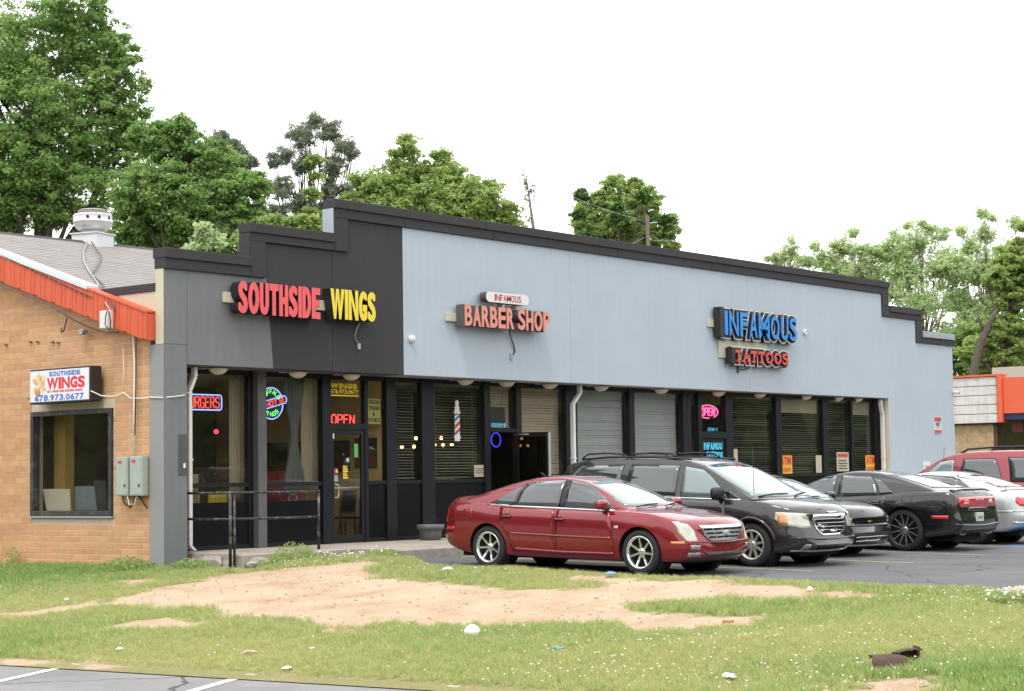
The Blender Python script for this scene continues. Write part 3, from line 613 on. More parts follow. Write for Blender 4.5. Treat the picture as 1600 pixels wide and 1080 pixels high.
# door of the first shop
for (u0, u1, zh0, zh1) in ((3.958, 4.86, 2.13, 2.24), (8.47, 9.30, 2.11, 2.195), (16.07, 17.07, 2.03, 2.19)):
    sfbox('door_header', u0, u1, -.05, .09, zh0, zh1, M_blk); sfbox('head_rail', u0, u1, -.02, .06, 3.06, Z_TOP, M_blk)
    tw = sfbox('transom_window', u0, u1, .012, .02, zh1, 3.06, M_glass, 0)
    if 8 < u0 < 9: blind(tw, u0 + .02, u1 - .02, zh1 + .03, 3.05, M_bl_b, 1.1)
def door(M, w, h, glass, name='door', handle_side=1, st=.085):
    mb = MB(); mb.box(0, st, -.025, .025, .01, h); mb.box(w - st, w, -.025, .025, .01, h); mb.box(st, w - st, -.024, .024, h - .09, h - .001); mb.box(st, w - st, -.024, .024, .011, .15)
    d = mb.build(name, [M_blk], shop, SF @ M, bevel=.004)
    MB().box(st, w - st, -.004, .004, .15, h - .09).build('door_glass', [glass], d); return d
M_brass = mat('worn_brass', (.62, .52, .30), .35, metal=.8)
dA = door(T(3.97, .01, 0), .885, 2.12, M_glass)
MB().tube([(.055, -.03, 1.10), (.055, -.085, 1.10), (.115, -.10, 1.09), (.125, -.10, .99), (.115, -.10, .86), (.055, -.085, .85), (.055, -.03, .85)], .012, 8).build('pull_handle', [M_brass], dA)
MB().box(.085, .80, .03, .06, 1.02, 1.05).build('push_bar', [M_galv], dA)
MB().box(.05, .085, -.032, -.026, 1.95, 2.05).build('lock_plate', [M_white], dA)
dB = door(T(9.29, -.03, 0) @ RZ(radians(-90)), .90, 2.10, M_glassd)          # swung open towards the pavement
MB().tube([(.06, .05, 1.0), (.84, .05, 1.0)], .014, 8).build('push_bar', [M_galv], dB)
MB().box(.88, .903, -.028, .028, .02, 2.09).build('edge_strip', [M_galv], dB)
MB().tube([(.0, -.05, 2.06), (.42, -.10, 2.06)], .012, 6).build('closer_arm', [M_galv], dB)
dC = door(T(16.08, .01, 0), .98, 2.02, M_glassd)
MB().tube([(.055, -.03, 1.10), (.055, -.085, 1.10), (.115, -.10, 1.09), (.125, -.10, .99), (.115, -.10, .86), (.055, -.085, .85)], .012, 8).build('pull_handle', [M_galv], dC)
# rooms behind the glass
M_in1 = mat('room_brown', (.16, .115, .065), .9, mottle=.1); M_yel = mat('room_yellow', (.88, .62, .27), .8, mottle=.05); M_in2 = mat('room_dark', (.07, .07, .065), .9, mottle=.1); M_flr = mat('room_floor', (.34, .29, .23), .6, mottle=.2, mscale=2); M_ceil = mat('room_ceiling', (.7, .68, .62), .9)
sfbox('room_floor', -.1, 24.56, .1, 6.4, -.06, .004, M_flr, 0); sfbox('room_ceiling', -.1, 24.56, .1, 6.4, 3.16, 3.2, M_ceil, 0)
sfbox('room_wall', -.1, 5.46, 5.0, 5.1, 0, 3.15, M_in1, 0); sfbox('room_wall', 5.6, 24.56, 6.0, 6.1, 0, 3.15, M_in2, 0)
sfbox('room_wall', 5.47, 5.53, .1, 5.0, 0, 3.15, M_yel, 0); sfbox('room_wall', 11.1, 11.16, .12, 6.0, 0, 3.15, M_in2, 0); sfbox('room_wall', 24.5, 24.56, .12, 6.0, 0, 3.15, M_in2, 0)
def inpart(name, mb, mats, M=None): return mb.build(name, mats, shop, SF if M is None else SF @ M)

# --- bowl lights under the soffit
M_bowl = mat('bowl_cream', (.75, .70, .56), .5, mottle=.08, mscale=6); M_mtl = mat('lamp_metal', (.12, .11, .10), .6)
lamp_lab = ['left end by the white downpipe', 'left of the first glass door', 'right above the first glass door', 'above the striped pole poster', 'just left of the open door', 'right of the open door', 'over the left grey blind', 'over the right grey blind', 'above the pink oval sign', 'first right of the pink oval sign', 'over the left cash notice', 'over the red headed notice', 'right end by the last downpipe']
for X, lb in zip((1.52, 3.42, 4.80, 8.05, 9.35, 10.79, 12.6, 14.91, 17.3, 19.14, 21.36, 23.0, 24.05), lamp_lab):
    e_ = empty('bowl_light', (X, .38, 3.15), 0, 'cream bowl light under the soffit, ' + lb, 'ceiling light', 'bowl lights under the soffit')
    MB().lathe([(.005, -.125), (.065, -.115), (.12, -.088), (.16, -.046), (.178, -.016), (.17, -.010)], 20).build('bowl', [M_bowl], e_)
    MB().lathe([(.07, -.03), (.075, 0)], 12).build('bracket', [M_mtl], e_); MB().tube([(-.08, .1, -.012), (-.32, .16, -.02)], .012, 6).build('conduit', [M_galv], e_)

# --- white downpipes
def downpipe(x, y, bend, zt, label):
    e_ = empty('downpipe', (x, y, 0), 0, label, 'downpipe', 'white downpipes on the shop front')
    w = .075
    def seg(P0, P1):
        mb = MB(); a = [(P0[0] - w / 2, -.05, P0[1]), (P0[0] + w / 2, -.05, P0[1]), (P0[0] + w / 2, .05, P0[1]), (P0[0] - w / 2, .05, P0[1])]; c_ = [(P1[0] - w / 2, -.05, P1[1]), (P1[0] + w / 2, -.05, P1[1]), (P1[0] + w / 2, .05, P1[1]), (P1[0] - w / 2, .05, P1[1])]
        return mb.add(a + c_, [(3, 2, 1, 0), (4, 5, 6, 7), (0, 1, 5, 4), (1, 2, 6, 5), (2, 3, 7, 6), (3, 0, 4, 7)])
    seg((0, .12), (0, zt - .42)).build('pipe', [M_white], e_, bevel=.012, seg=2)
    seg((0, zt - .419), (bend, zt - .17)).build('elbow', [M_white], e_, bevel=.012, seg=2); seg((bend, zt - .169), (bend, zt)).build('outlet', [M_white], e_, bevel=.012, seg=2)
    seg((0, .119), (.10, .03)).build('shoe', [M_white], e_, bevel=.01); MB().box(-.05, .05, -.056, .056, 1.55, 1.575).build('strap', [M_white], e_)
downpipe(.79, .30, .12, 3.14, 'white downpipe at the left pillar beside the red word neon')
downpipe(11.50, .33, .26, 3.14, 'white downpipe on the black post between beige and grey blinds')
downpipe(25.0, .14, -.09, 3.12, 'white downpipe at the far right end of the glass')

# --- raised lettering on the front
M_red = mat('letter_red', (.74, .10, .11), .45, mottle=.05); M_yl = mat('letter_yellow', (.78, .62, .05), .45, mottle=.05); M_ret = mat('letter_return', (.018, .018, .02), .5); M_sal = mat('letter_salmon', (.70, .27, .20), .5, mottle=.05); M_retg = mat('letter_return_grey', (.10, .09, .095), .5)
M_race = mat('raceway_cream', (.58, .55, .44), .6, mottle=.08)
def face(x, y, z): return frame_x0((x, y, z), (1, 0, 0), (0, 0, 1))
s1 = empty('letter_sign', (1.3, 0, 4.0), 0, 'red and yellow raised letters on the dark and grey parapet', 'sign')
I1 = T(-1.3, 0, -4.0)
letters(s1, 'SOUTHSIDE', 1.96, .555, .029, .20, I1 @ face(1.40, -.07, 4.05), M_red, M_ret, .05)
letters(s1, 'WINGS', 1.17, .545, .029, .20, I1 @ face(3.62, -.07, 4.08), M_yl, M_ret, .05)
MB().box(1.27, 4.72, -.066, -.002, 4.24, 4.42).build('raceway', [M_race], s1, I1, bevel=.004)
MB().tube([(4.55, -.10, 4.08), (4.50, -.06, 3.95), (4.48, -.03, 3.82), (4.54, -.02, 3.72), (4.59, -.015, 3.67)], .011, 6).build('cable', [M_galv], s1, I1)
MB().box(4.56, 4.63, -.03, -.001, 3.58, 3.69).build('outlet_box', [M_galv], s1, I1)
s2 = empty('letter_sign', (7.2, 0, 4.1), 0, 'salmon raised letters on pale blue wall under small white pill shaped sign', 'sign')
I2 = T(-7.2, 0, -4.1)
letters(s2, 'BARBER', 1.52, .42, .017, .22, I2 @ face(7.28, -.07, 4.15), M_sal, M_retg, .09)
letters(s2, 'SHOP', 1.06, .42, .017, .22, I2 @ face(8.93, -.07, 4.15), M_sal, M_retg, .09)
MB().box(7.02, 9.6, -.066, -.002, 4.24, 4.40).build('raceway', [M_race], s2, I2, bevel=.004)
MB().tube([(8.83, -.12, 4.18), (8.95, -.07, 4.02), (9.10, -.03, 3.86), (9.14, -.02, 3.74), (9.06, -.015, 3.62)], .014, 6).build('cable', [M_ret], s2, I2)
MB().box(9.0, 9.07, -.03, -.001, 3.56, 3.68).build('outlet_box', [M_galv], s2, I2)
pill = [(7.98 + .10 + .10 * cos(q) if cos(q) < 0 else 9.33 - .10 + .10 * cos(q), 4.77 + .105 * sin(q)) for q in [pi / 2 + k * pi / 8 for k in range(9)] + [-pi / 2 + k * pi / 8 for k in range(9)]]
ps = empty('pill_sign', (7.98, 0, 4.66), 0, 'small white pill shaped sign with thin dark red lettering above salmon letters', 'sign'); I3 = T(-7.98, 0, -4.66)
mb = MB(); mb.prism(pill, -.25, -.08, 'y', 1); mb.prism([(x, z) for x, z in pill], -.256, -.2505, 'y', 0); mb.build('cabinet', [mat('pill_white', (.74, .73, .68), .5), mat('pill_side', (.09, .06, .07), .5)], ps, I3, fix=True)
text_mesh(MB(), 'INFAMOUS', .84, .135, .002, .003, I3 @ face(8.24, -.2565, 4.70)).build('lettering', [mat('pill_red', (.40, .03, .08), .5)], ps)
MB().box(8.55, 8.62, -.2, -.002, 4.57, 4.66).build('bracket', [M_race], ps, I3); MB().box(9.0, 9.10, -.2, -.002, 4.55, 4.66).build('bracket', [M_race], ps, I3)
M_lb = mat('letter_blue', (.03, .26, .72), .4, mottle=.05); M_lr = mat('letter_orange_red', (.70, .075, .045), .45, mottle=.05); M_wl = mat('outline_white', (.72, .70, .66), .5)
def contour_sign(txt, x0, x1, z0, z1, bold, facem, label, gap, serif=False):
    e_ = empty('contour_letter_sign', (x0, 0, z0), 0, label, 'sign'); Iv = T(-x0, 0, -z0); w, h = x1 - x0, z1 - z0
    for i, (c, x, a) in enumerate(layout(txt, w, gap)):
        d = .0007 * (i % 4)
        for nm, gro, y0, dep, m in (('backing', .078, -.05 - d, .11, M_ret), ('outline', .084, -.161 - d, .012, M_wl), ('inlay', .060, -.174 - d, .006, M_ret), ('letter', 0, -.1815 - d, .05, facem)):
            v, f, nz = glyph(c, a + 2 * gro, h + 2 * gro, bold * (.25 if c == 'M' else 1) + gro * (.82 if gro else 0), dep); mb = MB(); mb.v = list(v); mb.f = [list(q) for q in f]; mb.m = [0 if n_ > .5 or nm != 'letter' else 1 for n_ in nz]; mb.sm = [False] * len(f)
            if nm == 'letter' and serif and c in 'TA':
                sw = .06
                for cx in ((a / 2,) if c == 'T' else (.03, a - .03)): mb.box(cx - sw, cx + sw, 0, .045, 0, dep - .002)
                if c == 'T':
                    for cx in (.03, a - .03): mb.box(cx - .026, cx + .026, h * .72, h - .01, 0, dep - .002)
            mb.build(nm, [m, mat('letter_edge', (.02, .03, .06), .5)], e_, Iv @ face(x0 + x - gro, y0, z0 - gro))
    return e_, Iv
e_, Iv = contour_sign('INFAMOUS', 16.70, 20.0, 4.44, 5.01, .013, M_lb, 'bright blue raised letters with white outline on pale blue wall', .17)
MB().box(16.50, 16.66, -.24, -.05, 4.38, 5.09).build('end_cabinet', [M_ret], e_, Iv); MB().box(16.28, 19.5, -.048, -.002, 4.62, 4.80).build('raceway', [M_race], e_, Iv)
e_, Iv = contour_sign('TATTOOS', 17.14, 19.56, 3.83, 4.11, .012, M_lr, 'orange red slab letters with white outline under the blue letters', .16, True)
MB().box(16.98, 17.10, -.24, -.05, 3.77, 4.16).build('end_cabinet', [M_ret], e_, Iv); MB().box(16.72, 18.85, -.048, -.002, 3.92, 4.34).build('raceway', [M_race], e_, Iv)
MB().tube([(18.05, -.12, 3.80), (17.98, -.06, 3.70), (17.75, -.03, 3.66), (17.60, -.02, 3.67)], .011, 6).build('cable', [M_ret], e_, Iv); MB().box(17.53, 17.60, -.04, -.001, 3.58, 3.76).build('outlet_box', [M_retg], e_, Iv)
# small fittings on the front
e_ = empty('dome_camera', (6.03, 0, 3.84), 0, 'white round security dome on pale blue wall near the dark corner', 'camera'); MB().ball((0, -.03, 0), .075, 14).build('dome', [M_white], e_)
e_ = empty('round_sensor', (20.75, 0, 4.72), 0, 'small white round fitting right of the blue letters', 'fitting'); MB().lathe([(.07, 0), (.07, .05), (.04, .06), (.04, .03), (.005, .03)], 14, 0, RX(pi / 2)).build('housing', [M_white], e_)
e_ = empty('security_camera', (29.05, -.02, 3.42), 0, 'white bullet security camera at the far right wall corner', 'camera'); MB().tube([(-.06, -.02, 0), (-.02, -.16, -.03)], .045, 10).build('housing', [M_white], e_); MB().tube([(-.022, -.15, -.03), (-.02, -.168, -.032)], .03, 10).build('lens', [M_ret], e_); MB().box(-.07, .0, -.02, .02, -.03, .06).build('bracket', [M_white], e_)
e_ = empty('parking_sign', (27.75, -.005, 2.23), 0, 'small red and white no parking notice on the pale blue end wall', 'sign')
M_sr = mat('sign_red', (.55, .07, .07), .5); M_sw = mat('sign_white', (.72, .72, .72), .5)
MB().box(0, .42, -.012, 0, 0, .46).build('plate', [M_sw], e_); MB().box(.01, .41, -.016, -.0125, .33, .45).build('header', [M_sr], e_); MB().box(.01, .41, -.016, -.0125, .01, .09).build('footer', [M_sr], e_)
text_mesh(MB(), 'NO', .26, .13, .008, .003, face(.08, -.0125, .185)).build('lettering', [M_ret], e_); MB().box(.06, .36, -.014, -.0125, .14, .155).build('text_line', [M_ret], e_)
e_ = empty('wall_notice', (27.0, -.005, 1.08), 0, 'faded white notice low on the pale blue wall above red roof', 'sign'); MB().box(0, .42, -.01, 0, 0, .36).build('plate', [M_sw], e_); MB().box(.08, .34, -.012, -.0105, .20, .24).build('text_line', [mat('faded_red', (.5, .28, .26), .6)], e_)

# --- things in and on the windows
NB, NR, NG, NP, NW = emis('neon_blue', (.22, .32, 1), 2.6), emis('neon_red', (1, .07, .06), 2.6), emis('neon_green', (.18, 1, .22), 2.0), emis('neon_pink', (1, .10, .30), 2.4), emis('bulb_warm', (1, .55, .2), 7.0)
def sf_empty(name, u, y, z, label, cat, group=None): return empty(name, M=SF @ T(u, y, z), label=label, cat=cat, group=group)
FX = Matrix(((1, 0, 0, 0), (0, 0, -1, 0), (0, 1, 0, 0), (0, 0, 0, 1)))      # local: x right, y up, z towards the street
M_tube_back = mat('neon_backing', (.01, .01, .02), .4)
e_ = sf_empty('neon_sign', .56, .10, 2.44, 'red neon word in a blue neon frame behind the left window', 'neon sign')
mb = MB(); w, h, r_ = .87, .265, .05; P = []
for cx, cz, q0 in ((w - r_, h - r_, 0), (r_, h - r_, pi / 2), (r_, r_, pi), (w - r_, r_, 1.5 * pi)): P += [(cx + r_ * cos(q0 + k * pi / 8), 0, cz + r_ * sin(q0 + k * pi / 8)) for k in range(5)]
mb.tube(P + [P[0]], .010, 6); mb.build('frame_tube', [NB], e_); MB().box(.01, w - .01, .02, .028, .01, h - .01).build('backing', [M_tube_back], e_)
neon_word(MB(), 'BURGERS', .77, .19, .0075, T(.05, 0, .037) @ FX).build('word_tube', [NR], e_)
e_ = sf_empty('neon_sign', 2.60, .10, 2.585, 'round blue neon ring with green words and red middle band', 'neon sign')
R = .285; mb = MB(); mb.tube([(R * cos(q), 0, R * sin(q)) for q in [k * pi / 16 + .42 for k in range(29 - 12)]], .010, 6); mb.tube([(R * cos(q), 0, R * sin(q)) for q in [k * pi / 16 + pi + .30 for k in range(15)]], .010, 6)
tl = .24
def rot(x, z): return (x * cos(tl) - z * sin(tl), 0, x * sin(tl) + z * cos(tl))
mb.tube([rot(-.34 + .01, .07), rot(.34, .07), rot(.38, .03), rot(.38, -.03), rot(.34, -.07), rot(-.34, -.07), rot(-.38, -.03), rot(-.38, .03), rot(-.34, .07)], .009, 6); mb.build('ring_tube', [NB], e_)
neon_word(MB(), 'HOT', .28, .08, .0065, RY(-tl) @ T(-.13, 0, -.042) @ FX).build('word_tube', [NR], e_)
mb = MB()
for k in range(3):
    for sx in (-1, 1): mb.tube([rot(sx * .20, .035 - k * .035), rot(sx * .32, .035 - k * .035)], .006, 6)
mb.build('bar_tube', [NR], e_)
mb = MB()
for i, c in enumerate('BUFFALO'):
    q = 2.60 - i * .34; neon_word(mb, c, .055, .075, .0055, T(.175 * cos(q), 0, .175 * sin(q)) @ RY(-(q - pi / 2)) @ T(-.031, 0, 0) @ FX)
for i, c in enumerate('WINGS'):
    q = -2.25 + i * .36; neon_word(mb, c, .055, .075, .0055, T(.235 * cos(q), 0, .235 * sin(q)) @ RY(-(q + pi / 2)) @ T(-.031, 0, 0) @ FX)
mb.build('letter_tube', [NG], e_)
MB().lathe([(.285, 0), (.285, .006)], 32, 0, T(0, .03, 0) @ RX(pi / 2)).build('backing', [M_tube_back], e_)
e_ = sf_empty('open_sign', 4.10, .09, 2.235, 'red neon open sign on the transom over the first glass door', 'neon sign')
neon_word(MB(), 'OPEN', .60, .17, .011, FX).build('word_tube', [NR], e_); MB().box(-.02, .62, .02, .03, -.01, .2).build('backing', [M_tube_back], e_)
e_ = sf_empty('open_sign', 16.52, .09, 2.665, 'pink neon open sign in an oval tube over the far door', 'neon sign')
mb = MB(); mb.tube([(.42 * cos(q), 0, .155 * sin(q)) for q in [k * pi / 16 - .9 for k in range(30)]], .014, 6); mb.build('oval_tube', [NP], e_)
neon_word(MB(), 'OPEN', .56, .17, .018, T(-.29, 0, -.085) @ FX, .25).build('word_tube', [NP], e_); MB().box(-.42, .44, .025, .035, -.16, .16).build('backing', [M_tube_back], e_)
M_dy = mat('decal_yellow', (.95, .68, .06), .6); M_db = mat('decal_blue', (.10, .62, .95), .6); M_dw = mat('decal_white', (.7, .7, .68), .6); M_dr = mat('decal_red', (.5, .05, .04), .6)
def decal(u, z, label, cat='window lettering', name='window_lettering'): return sf_empty(name, u, .0, z, label, cat)
F0 = T(0, .0115, 0) @ FX
e_ = decal(3.98, 2.75, 'yellow phone number lettering on the glass over the first door')
text_mesh(MB(), 'WINGS', .70, .10, .010, .002, T(.02, 0, .145) @ F0, gap=.08).build('lettering', [M_dy], e_); text_mesh(MB(), '678.973.0677', .74, .085, .004, .002, T(.01, 0, .045) @ F0).build('lettering', [M_dy], e_); MB().box(0, .76, .009, .0115, 0, .026).build('underline', [M_dy], e_)
e_ = decal(8.56, 2.215, 'pale blue house number over the open door'); text_mesh(MB(), '5330 B', .46, .085, .006, .002, F0, gap=.14).build('lettering', [M_db], e_)
e_ = decal(16.38, 2.205, 'pale blue house number over the far closed door'); text_mesh(MB(), '5330 C', .42, .075, .004, .002, F0, gap=.14).build('lettering', [M_db], e_)
e_ = decal(16.16, 1.55, 'bright blue block lettering on the far dark door'); text_mesh(MB(), 'INFAMOUS', .92, .19, .012, .002, T(0, 0, .205) @ T(0, -.012, 0) @ F0, gap=.05).build('lettering', [M_db], e_); text_mesh(MB(), 'TATTOOS', .70, .165, .012, .002, T(.12, 0, 0) @ T(0, -.012, 0) @ F0, gap=.05).build('lettering', [M_db], e_)
def sheet(u0, u1, z0, z1, m, label, cat='notice', name='window_notice', y=.004, parts=()):
    e_ = sf_empty(name, u0, y, z0, label, cat); MB().box(0, u1 - u0, -.002, .003, 0, z1 - z0).build('sheet', [m], e_)
    for a, b_, c, d, mm_ in parts: MB().box(a * (u1 - u0), b_ * (u1 - u0), -.0045, -.0025, c * (z1 - z0), d * (z1 - z0)).build('print', [mm_], e_)
    return e_
M_pap = mat('paper_cream', (.50, .44, .35), .8, mottle=.08); M_orange = mat('paper_orange', (.78, .30, .03), .7, mottle=.05); M_amber = mat('paper_amber', (.80, .42, .04), .7)
bars = lambda n, m, z0=.1, z1=.75: [(.12, .88 - .1 * (k % 2), z0 + (z1 - z0) * k / n, z0 + (z1 - z0) * (k + .4) / n, m) for k in range(n)]
sheet(8.0, 8.33, 1.20, 1.44, M_pap, 'cream paper notice in the corner of the striped pole window', parts=bars(3, M_ret, .3, .8))
sheet(17.39, 17.62, 1.2, 1.78, M_pap, 'narrow cream paper beside the far dark door')
sheet(21.24, 21.52, 1.17, 1.62, M_pap, 'plain cream paper right of the left orange notice')
sheet(22.28, 22.90, 1.20, 1.70, M_pap, 'cream notice with red heading between the two orange notices', parts=[(.08, .92, .74, .92, M_sr)] + bars(4, M_ret, .12, .66))
for u, z, lb, two in ((19.51, 1.16, 'left orange cash notice in the dark blind window', True), (23.78, 1.16, 'right orange cash notice in the last window', False)):
    e_ = sheet(u, u + .58, z, z + .46, M_orange, lb); MB().box(0, .58, -.004, -.0025, 0, .21).build('band', [M_amber], e_)
    text_mesh(MB(), 'ATM', .46, .19, .010, .002, T(.06, -.003, .23) @ FX).build('lettering', [M_dr], e_); text_mesh(MB(), 'INSIDE', .46, .10, .004, .002, T(.06, -.0045, .05) @ FX).build('lettering', [M_dr], e_)
M_pl = mat('paper_lime', (.52, .45, .12), .8)
e_ = sheet(4.99, 5.34, 2.24, 2.72, M_pl, 'yellow menu sheet with dark lettering in the sidelight', y=.03)
for k, s_ in enumerate(('CHICKEN', 'TENDER', '&', 'FRIES')): text_mesh(MB(), s_, .30 if len(s_) > 1 else .06, .075, .003, .002, T(.025 if len(s_) > 1 else .14, -.0025, .38 - k * .115) @ FX).build('lettering', [M_ret], e_)
M_gr = mat('paper_green', (.10, .42, .14), .7)
sheet(4.60, 4.70, 1.60, 1.86, M_gr, 'green card on the first glass door', 'sticker', 'door_sticker')
sheet(4.38, 4.47, 1.50, 1.60, mat('paper_teal', (.05, .22, .2), .7), 'small teal sticker on the first glass door', 'sticker', 'door_sticker', parts=[(.2, .8, .3, .8, M_dw)])
sheet(4.29, 4.44, 1.20, 1.46, mat('clear_dark', (.06, .05, .03), .7), 'opening hours in yellow lines on the first glass door', 'sticker', 'door_sticker', parts=[(.05, .95 - .12 * (k % 3), .02 + k * .16, .12 + k * .16, M_dy) for k in range(6)])
sheet(4.06, 4.17, 1.28, 1.40, mat('card_dark', (.10, .07, .10), .7), 'payment card stickers on the first glass door', 'sticker', 'door_sticker', parts=[(.1, .5, .3, .8, M_sr), (.5, .9, .3, .8, M_dy)])
sheet(4.06, 4.17, 1.15, 1.27, mat('card_blue', (.30, .34, .45), .7), 'pale blue card sticker under the red and yellow one', 'sticker', 'door_sticker')
# striped pole poster
e_ = sf_empty('pole_poster', 7.38, .004, 1.92, 'flat red white and blue striped pole poster in the dark blind window', 'poster')
mb = MB(); mb.lathe([(.055, 0), (.055, .004)], 18, 0, T(.125, 0, .77) @ RX(pi / 2)); mb.box(.06, .19, -.004, 0, .60, .70); mb.box(.03, .22, -.0045, 0, .56, .60); mb.box(.08, .17, -.0045, 0, .70, .73); mb.box(.05, .20, -.004, 0, .11, .56); mb.box(.03, .22, -.0045, 0, .06, .11); mb.box(.05, .20, -.004, 0, 0, .06); mb.build('sheet', [M_dw], e_)
for z, m in ((.10, M_dr), (.24, M_dr), (.38, mat('poster_blue', (.03, .20, .40), .6)), (.50, M_dr)):
    zz = [z, z + .075, z + .18, z + .105]; zz = [min(max(q, .112), .558) for q in zz]
    MB().prism([(.052, zz[0]), (.198, zz[3]), (.198, zz[2]), (.052, zz[1])], -.0065, -.0045, 'y').build('stripe', [m], e_, fix=True)
# hanging dark board in the transom over the open door
e_ = sf_empty('hanging_board', 8.5, .06, 2.30, 'dark board hung by two strings behind the glass over the open door', 'sign'); MB().box(0, .55, 0, .015, 0, .33).build('board', [mat('board_dark', (.035, .035, .035), .6)], e_)
for a, b_ in ((.12, .05), (.42, .50)): MB().tube([(a, 0, .33), (b_, 0, .66)], .005, 5).build('string', [M_ret], e_)
# curtains and furniture in the first shop
M_cur = mat('curtain_beige', (.46, .38, .29), .9, mottle=.06); M_drp = mat('curtain_grey', (.16, .165, .165), .9)
def curtain(u0, u1, z0, z1, m, label, y=.28, tie=None, folds=9):
    mb = MB(); n = folds * 6; rows = 14; vs_ = []
    for j in range(rows + 1):
        z = z1 + (z0 - z1) * j / rows; k = 1.0
        if tie is not None: k = .22 + .78 * min(1, abs(z - tie) / .75) ** 1.3
        for i in range(n + 1):
            f = i / n; vs_.append((u0 + (u1 - u0) * (.5 + (f - .5) * k), y + .028 * sin(f * folds * 2 * pi) + .008 * sin(f * 23), z))
    mb.add(vs_, [(j * (n + 1) + i, j * (n + 1) + i + 1, (j + 1) * (n + 1) + i + 1, (j + 1) * (n + 1) + i) for j in range(rows) for i in range(n)], 0, True)
    o = mb.build('curtain', [m], None, SF); o.modifiers.new('thick', 'SOLIDIFY').thickness = .006
    return tag(o, label, 'curtain', 'curtains in the first shop')
curtain(1.76, 2.16, .88, 3.10, M_cur, 'pleated beige curtain left of the grey post', folds=5)
curtain(3.50, 3.98, 1.10, 3.10, M_cur, 'pleated beige curtain left of the first glass door', folds=5)
curtain(3.02, 3.5, .95, 3.1, M_drp, 'thin grey curtain tied in at the middle', .22, 2.0, 6)
e_ = sf_empty('drinks_cooler', 3.22, .55, 0, 'red drinks cooler with white script inside the second window', 'cooler')
MB().box(0, .66, 0, .6, .02, 1.36).build('cabinet', [mat('cooler_red', (.42, .02, .025), .35)], e_, bevel=.03, seg=2); text_mesh(MB(), 'Coca', .52, .24, .004, .004, T(.42, -.006, .78) @ RY(-pi / 2) @ FX, gap=.06).build('lettering', [M_dw], e_)
def chair(u, y, rz, m, label, leg=True):
    e_ = empty('dining_chair', M=SF @ T(u, y, 0) @ RZ(rz), label=label, cat='chair')
    MB().box(-.21, .21, -.20, .20, .43, .47).build('seat', [m], e_, bevel=.015, seg=2)
    vs_ = [(-.19 + .38 * i / 6, .21 + .05 * (j / 5) - .03 * sin(pi * i / 6), .56 + .40 * j / 5) for j in range(6) for i in range(7)]
    o = MB().add(vs_, [(j * 7 + i, j * 7 + i + 1, (j + 1) * 7 + i + 1, (j + 1) * 7 + i) for j in range(5) for i in range(6)], 0, True).build('backrest', [m], e_); o.modifiers.new('thick', 'SOLIDIFY').thickness = .02
    for sx in (-.19, .19):
        MB().tube([(sx, -.18, .43), (sx, -.22, .01)], .012, 6).build('leg', [M_ret], e_); MB().tube([(sx, .2, .80), (sx, .2, .45), (sx, .24, .01)], .012, 6).build('leg', [M_ret], e_)
M_cy = mat('chair_yellow', (.66, .46, .03), .5); M_ck = mat('chair_black', (.015, .015, .016), .55)
chair(1.62, .62, 2.9, M_cy, 'yellow chair back seen through the lower left window'); chair(1.05, .75, 3.2, M_cy, 'second yellow chair nearer the left pillar')
chair(5.18, 1.0, -pi / 2, M_ck, 'black chair seen left through the first glass door'); chair(5.2, .48, -pi / 2, M_ck, 'black chair seen right through the first glass door')
sf_e = sf_empty('round_clock', 1.1, 4.98, 1.95, 'dark round wall clock in the dim left shop', 'clock'); MB().lathe([(.17, 0), (.17, .03), (.14, .035)], 20, 0, RX(pi / 2)).build('case', [mat('clock_dark', (.02, .025, .03), .4)], sf_e)
for k, (y0, y1, z0, z1, lb) in enumerate(((1.0, 2.5, 1.35, 1.95, 'wide framed red print on the yellow room wall'), (2.8, 3.9, 1.30, 1.95, 'framed red print deeper on the yellow room wall'), (.25, .85, 1.40, 1.98, 'framed dark red print nearest the sidelight'))):
    e_ = sf_empty('framed_print', 5.465, y0, z0, lb, 'picture'); w, h = y1 - y0, z1 - z0
    MB().box(-.02, 0, 0, w, 0, h).build('frame', [M_ret], e_); MB().box(-.024, -.0205, .03, w - .03, .03, h * .42).build('lower_print', [mat('print_red', (.22, .035, .03), .5, mottle=.3, mscale=3)], e_); MB().box(-.024, -.0205, .03, w - .03, h * .42 + .005, h - .03).build('upper_print', [mat('print_brown', (.10, .055, .035), .5, mottle=.5, mscale=5)], e_)
for u, y, lb in ((1.62, 1.6, 'left small red ceiling lamp in the first shop'), (2.75, 1.8, 'right small red ceiling lamp in the first shop')):
    e_ = sf_empty('pendant_lamp', u, y, 2.12, lb, 'lamp'); MB().ball((0, 0, 0), .045, 10).build('globe', [emis('lamp_red', (1, .05, .08), 3)], e_); MB().tube([(0, 0, .04), (0, 0, 1.0)], .004, 5).build('cord', [M_ret], e_)
e_ = sf_empty('television', 2.95, 3.6, 1.72, 'small wall television glowing in the dim shop', 'television'); MB().box(-.3, .3, 0, .06, -.19, .19).build('case', [M_ret], e_); MB().box(-.1, .02, -.006, -.001, -.06, .08).build('screen', [emis('tv_glow', (.7, .5, .55), .8)], e_)
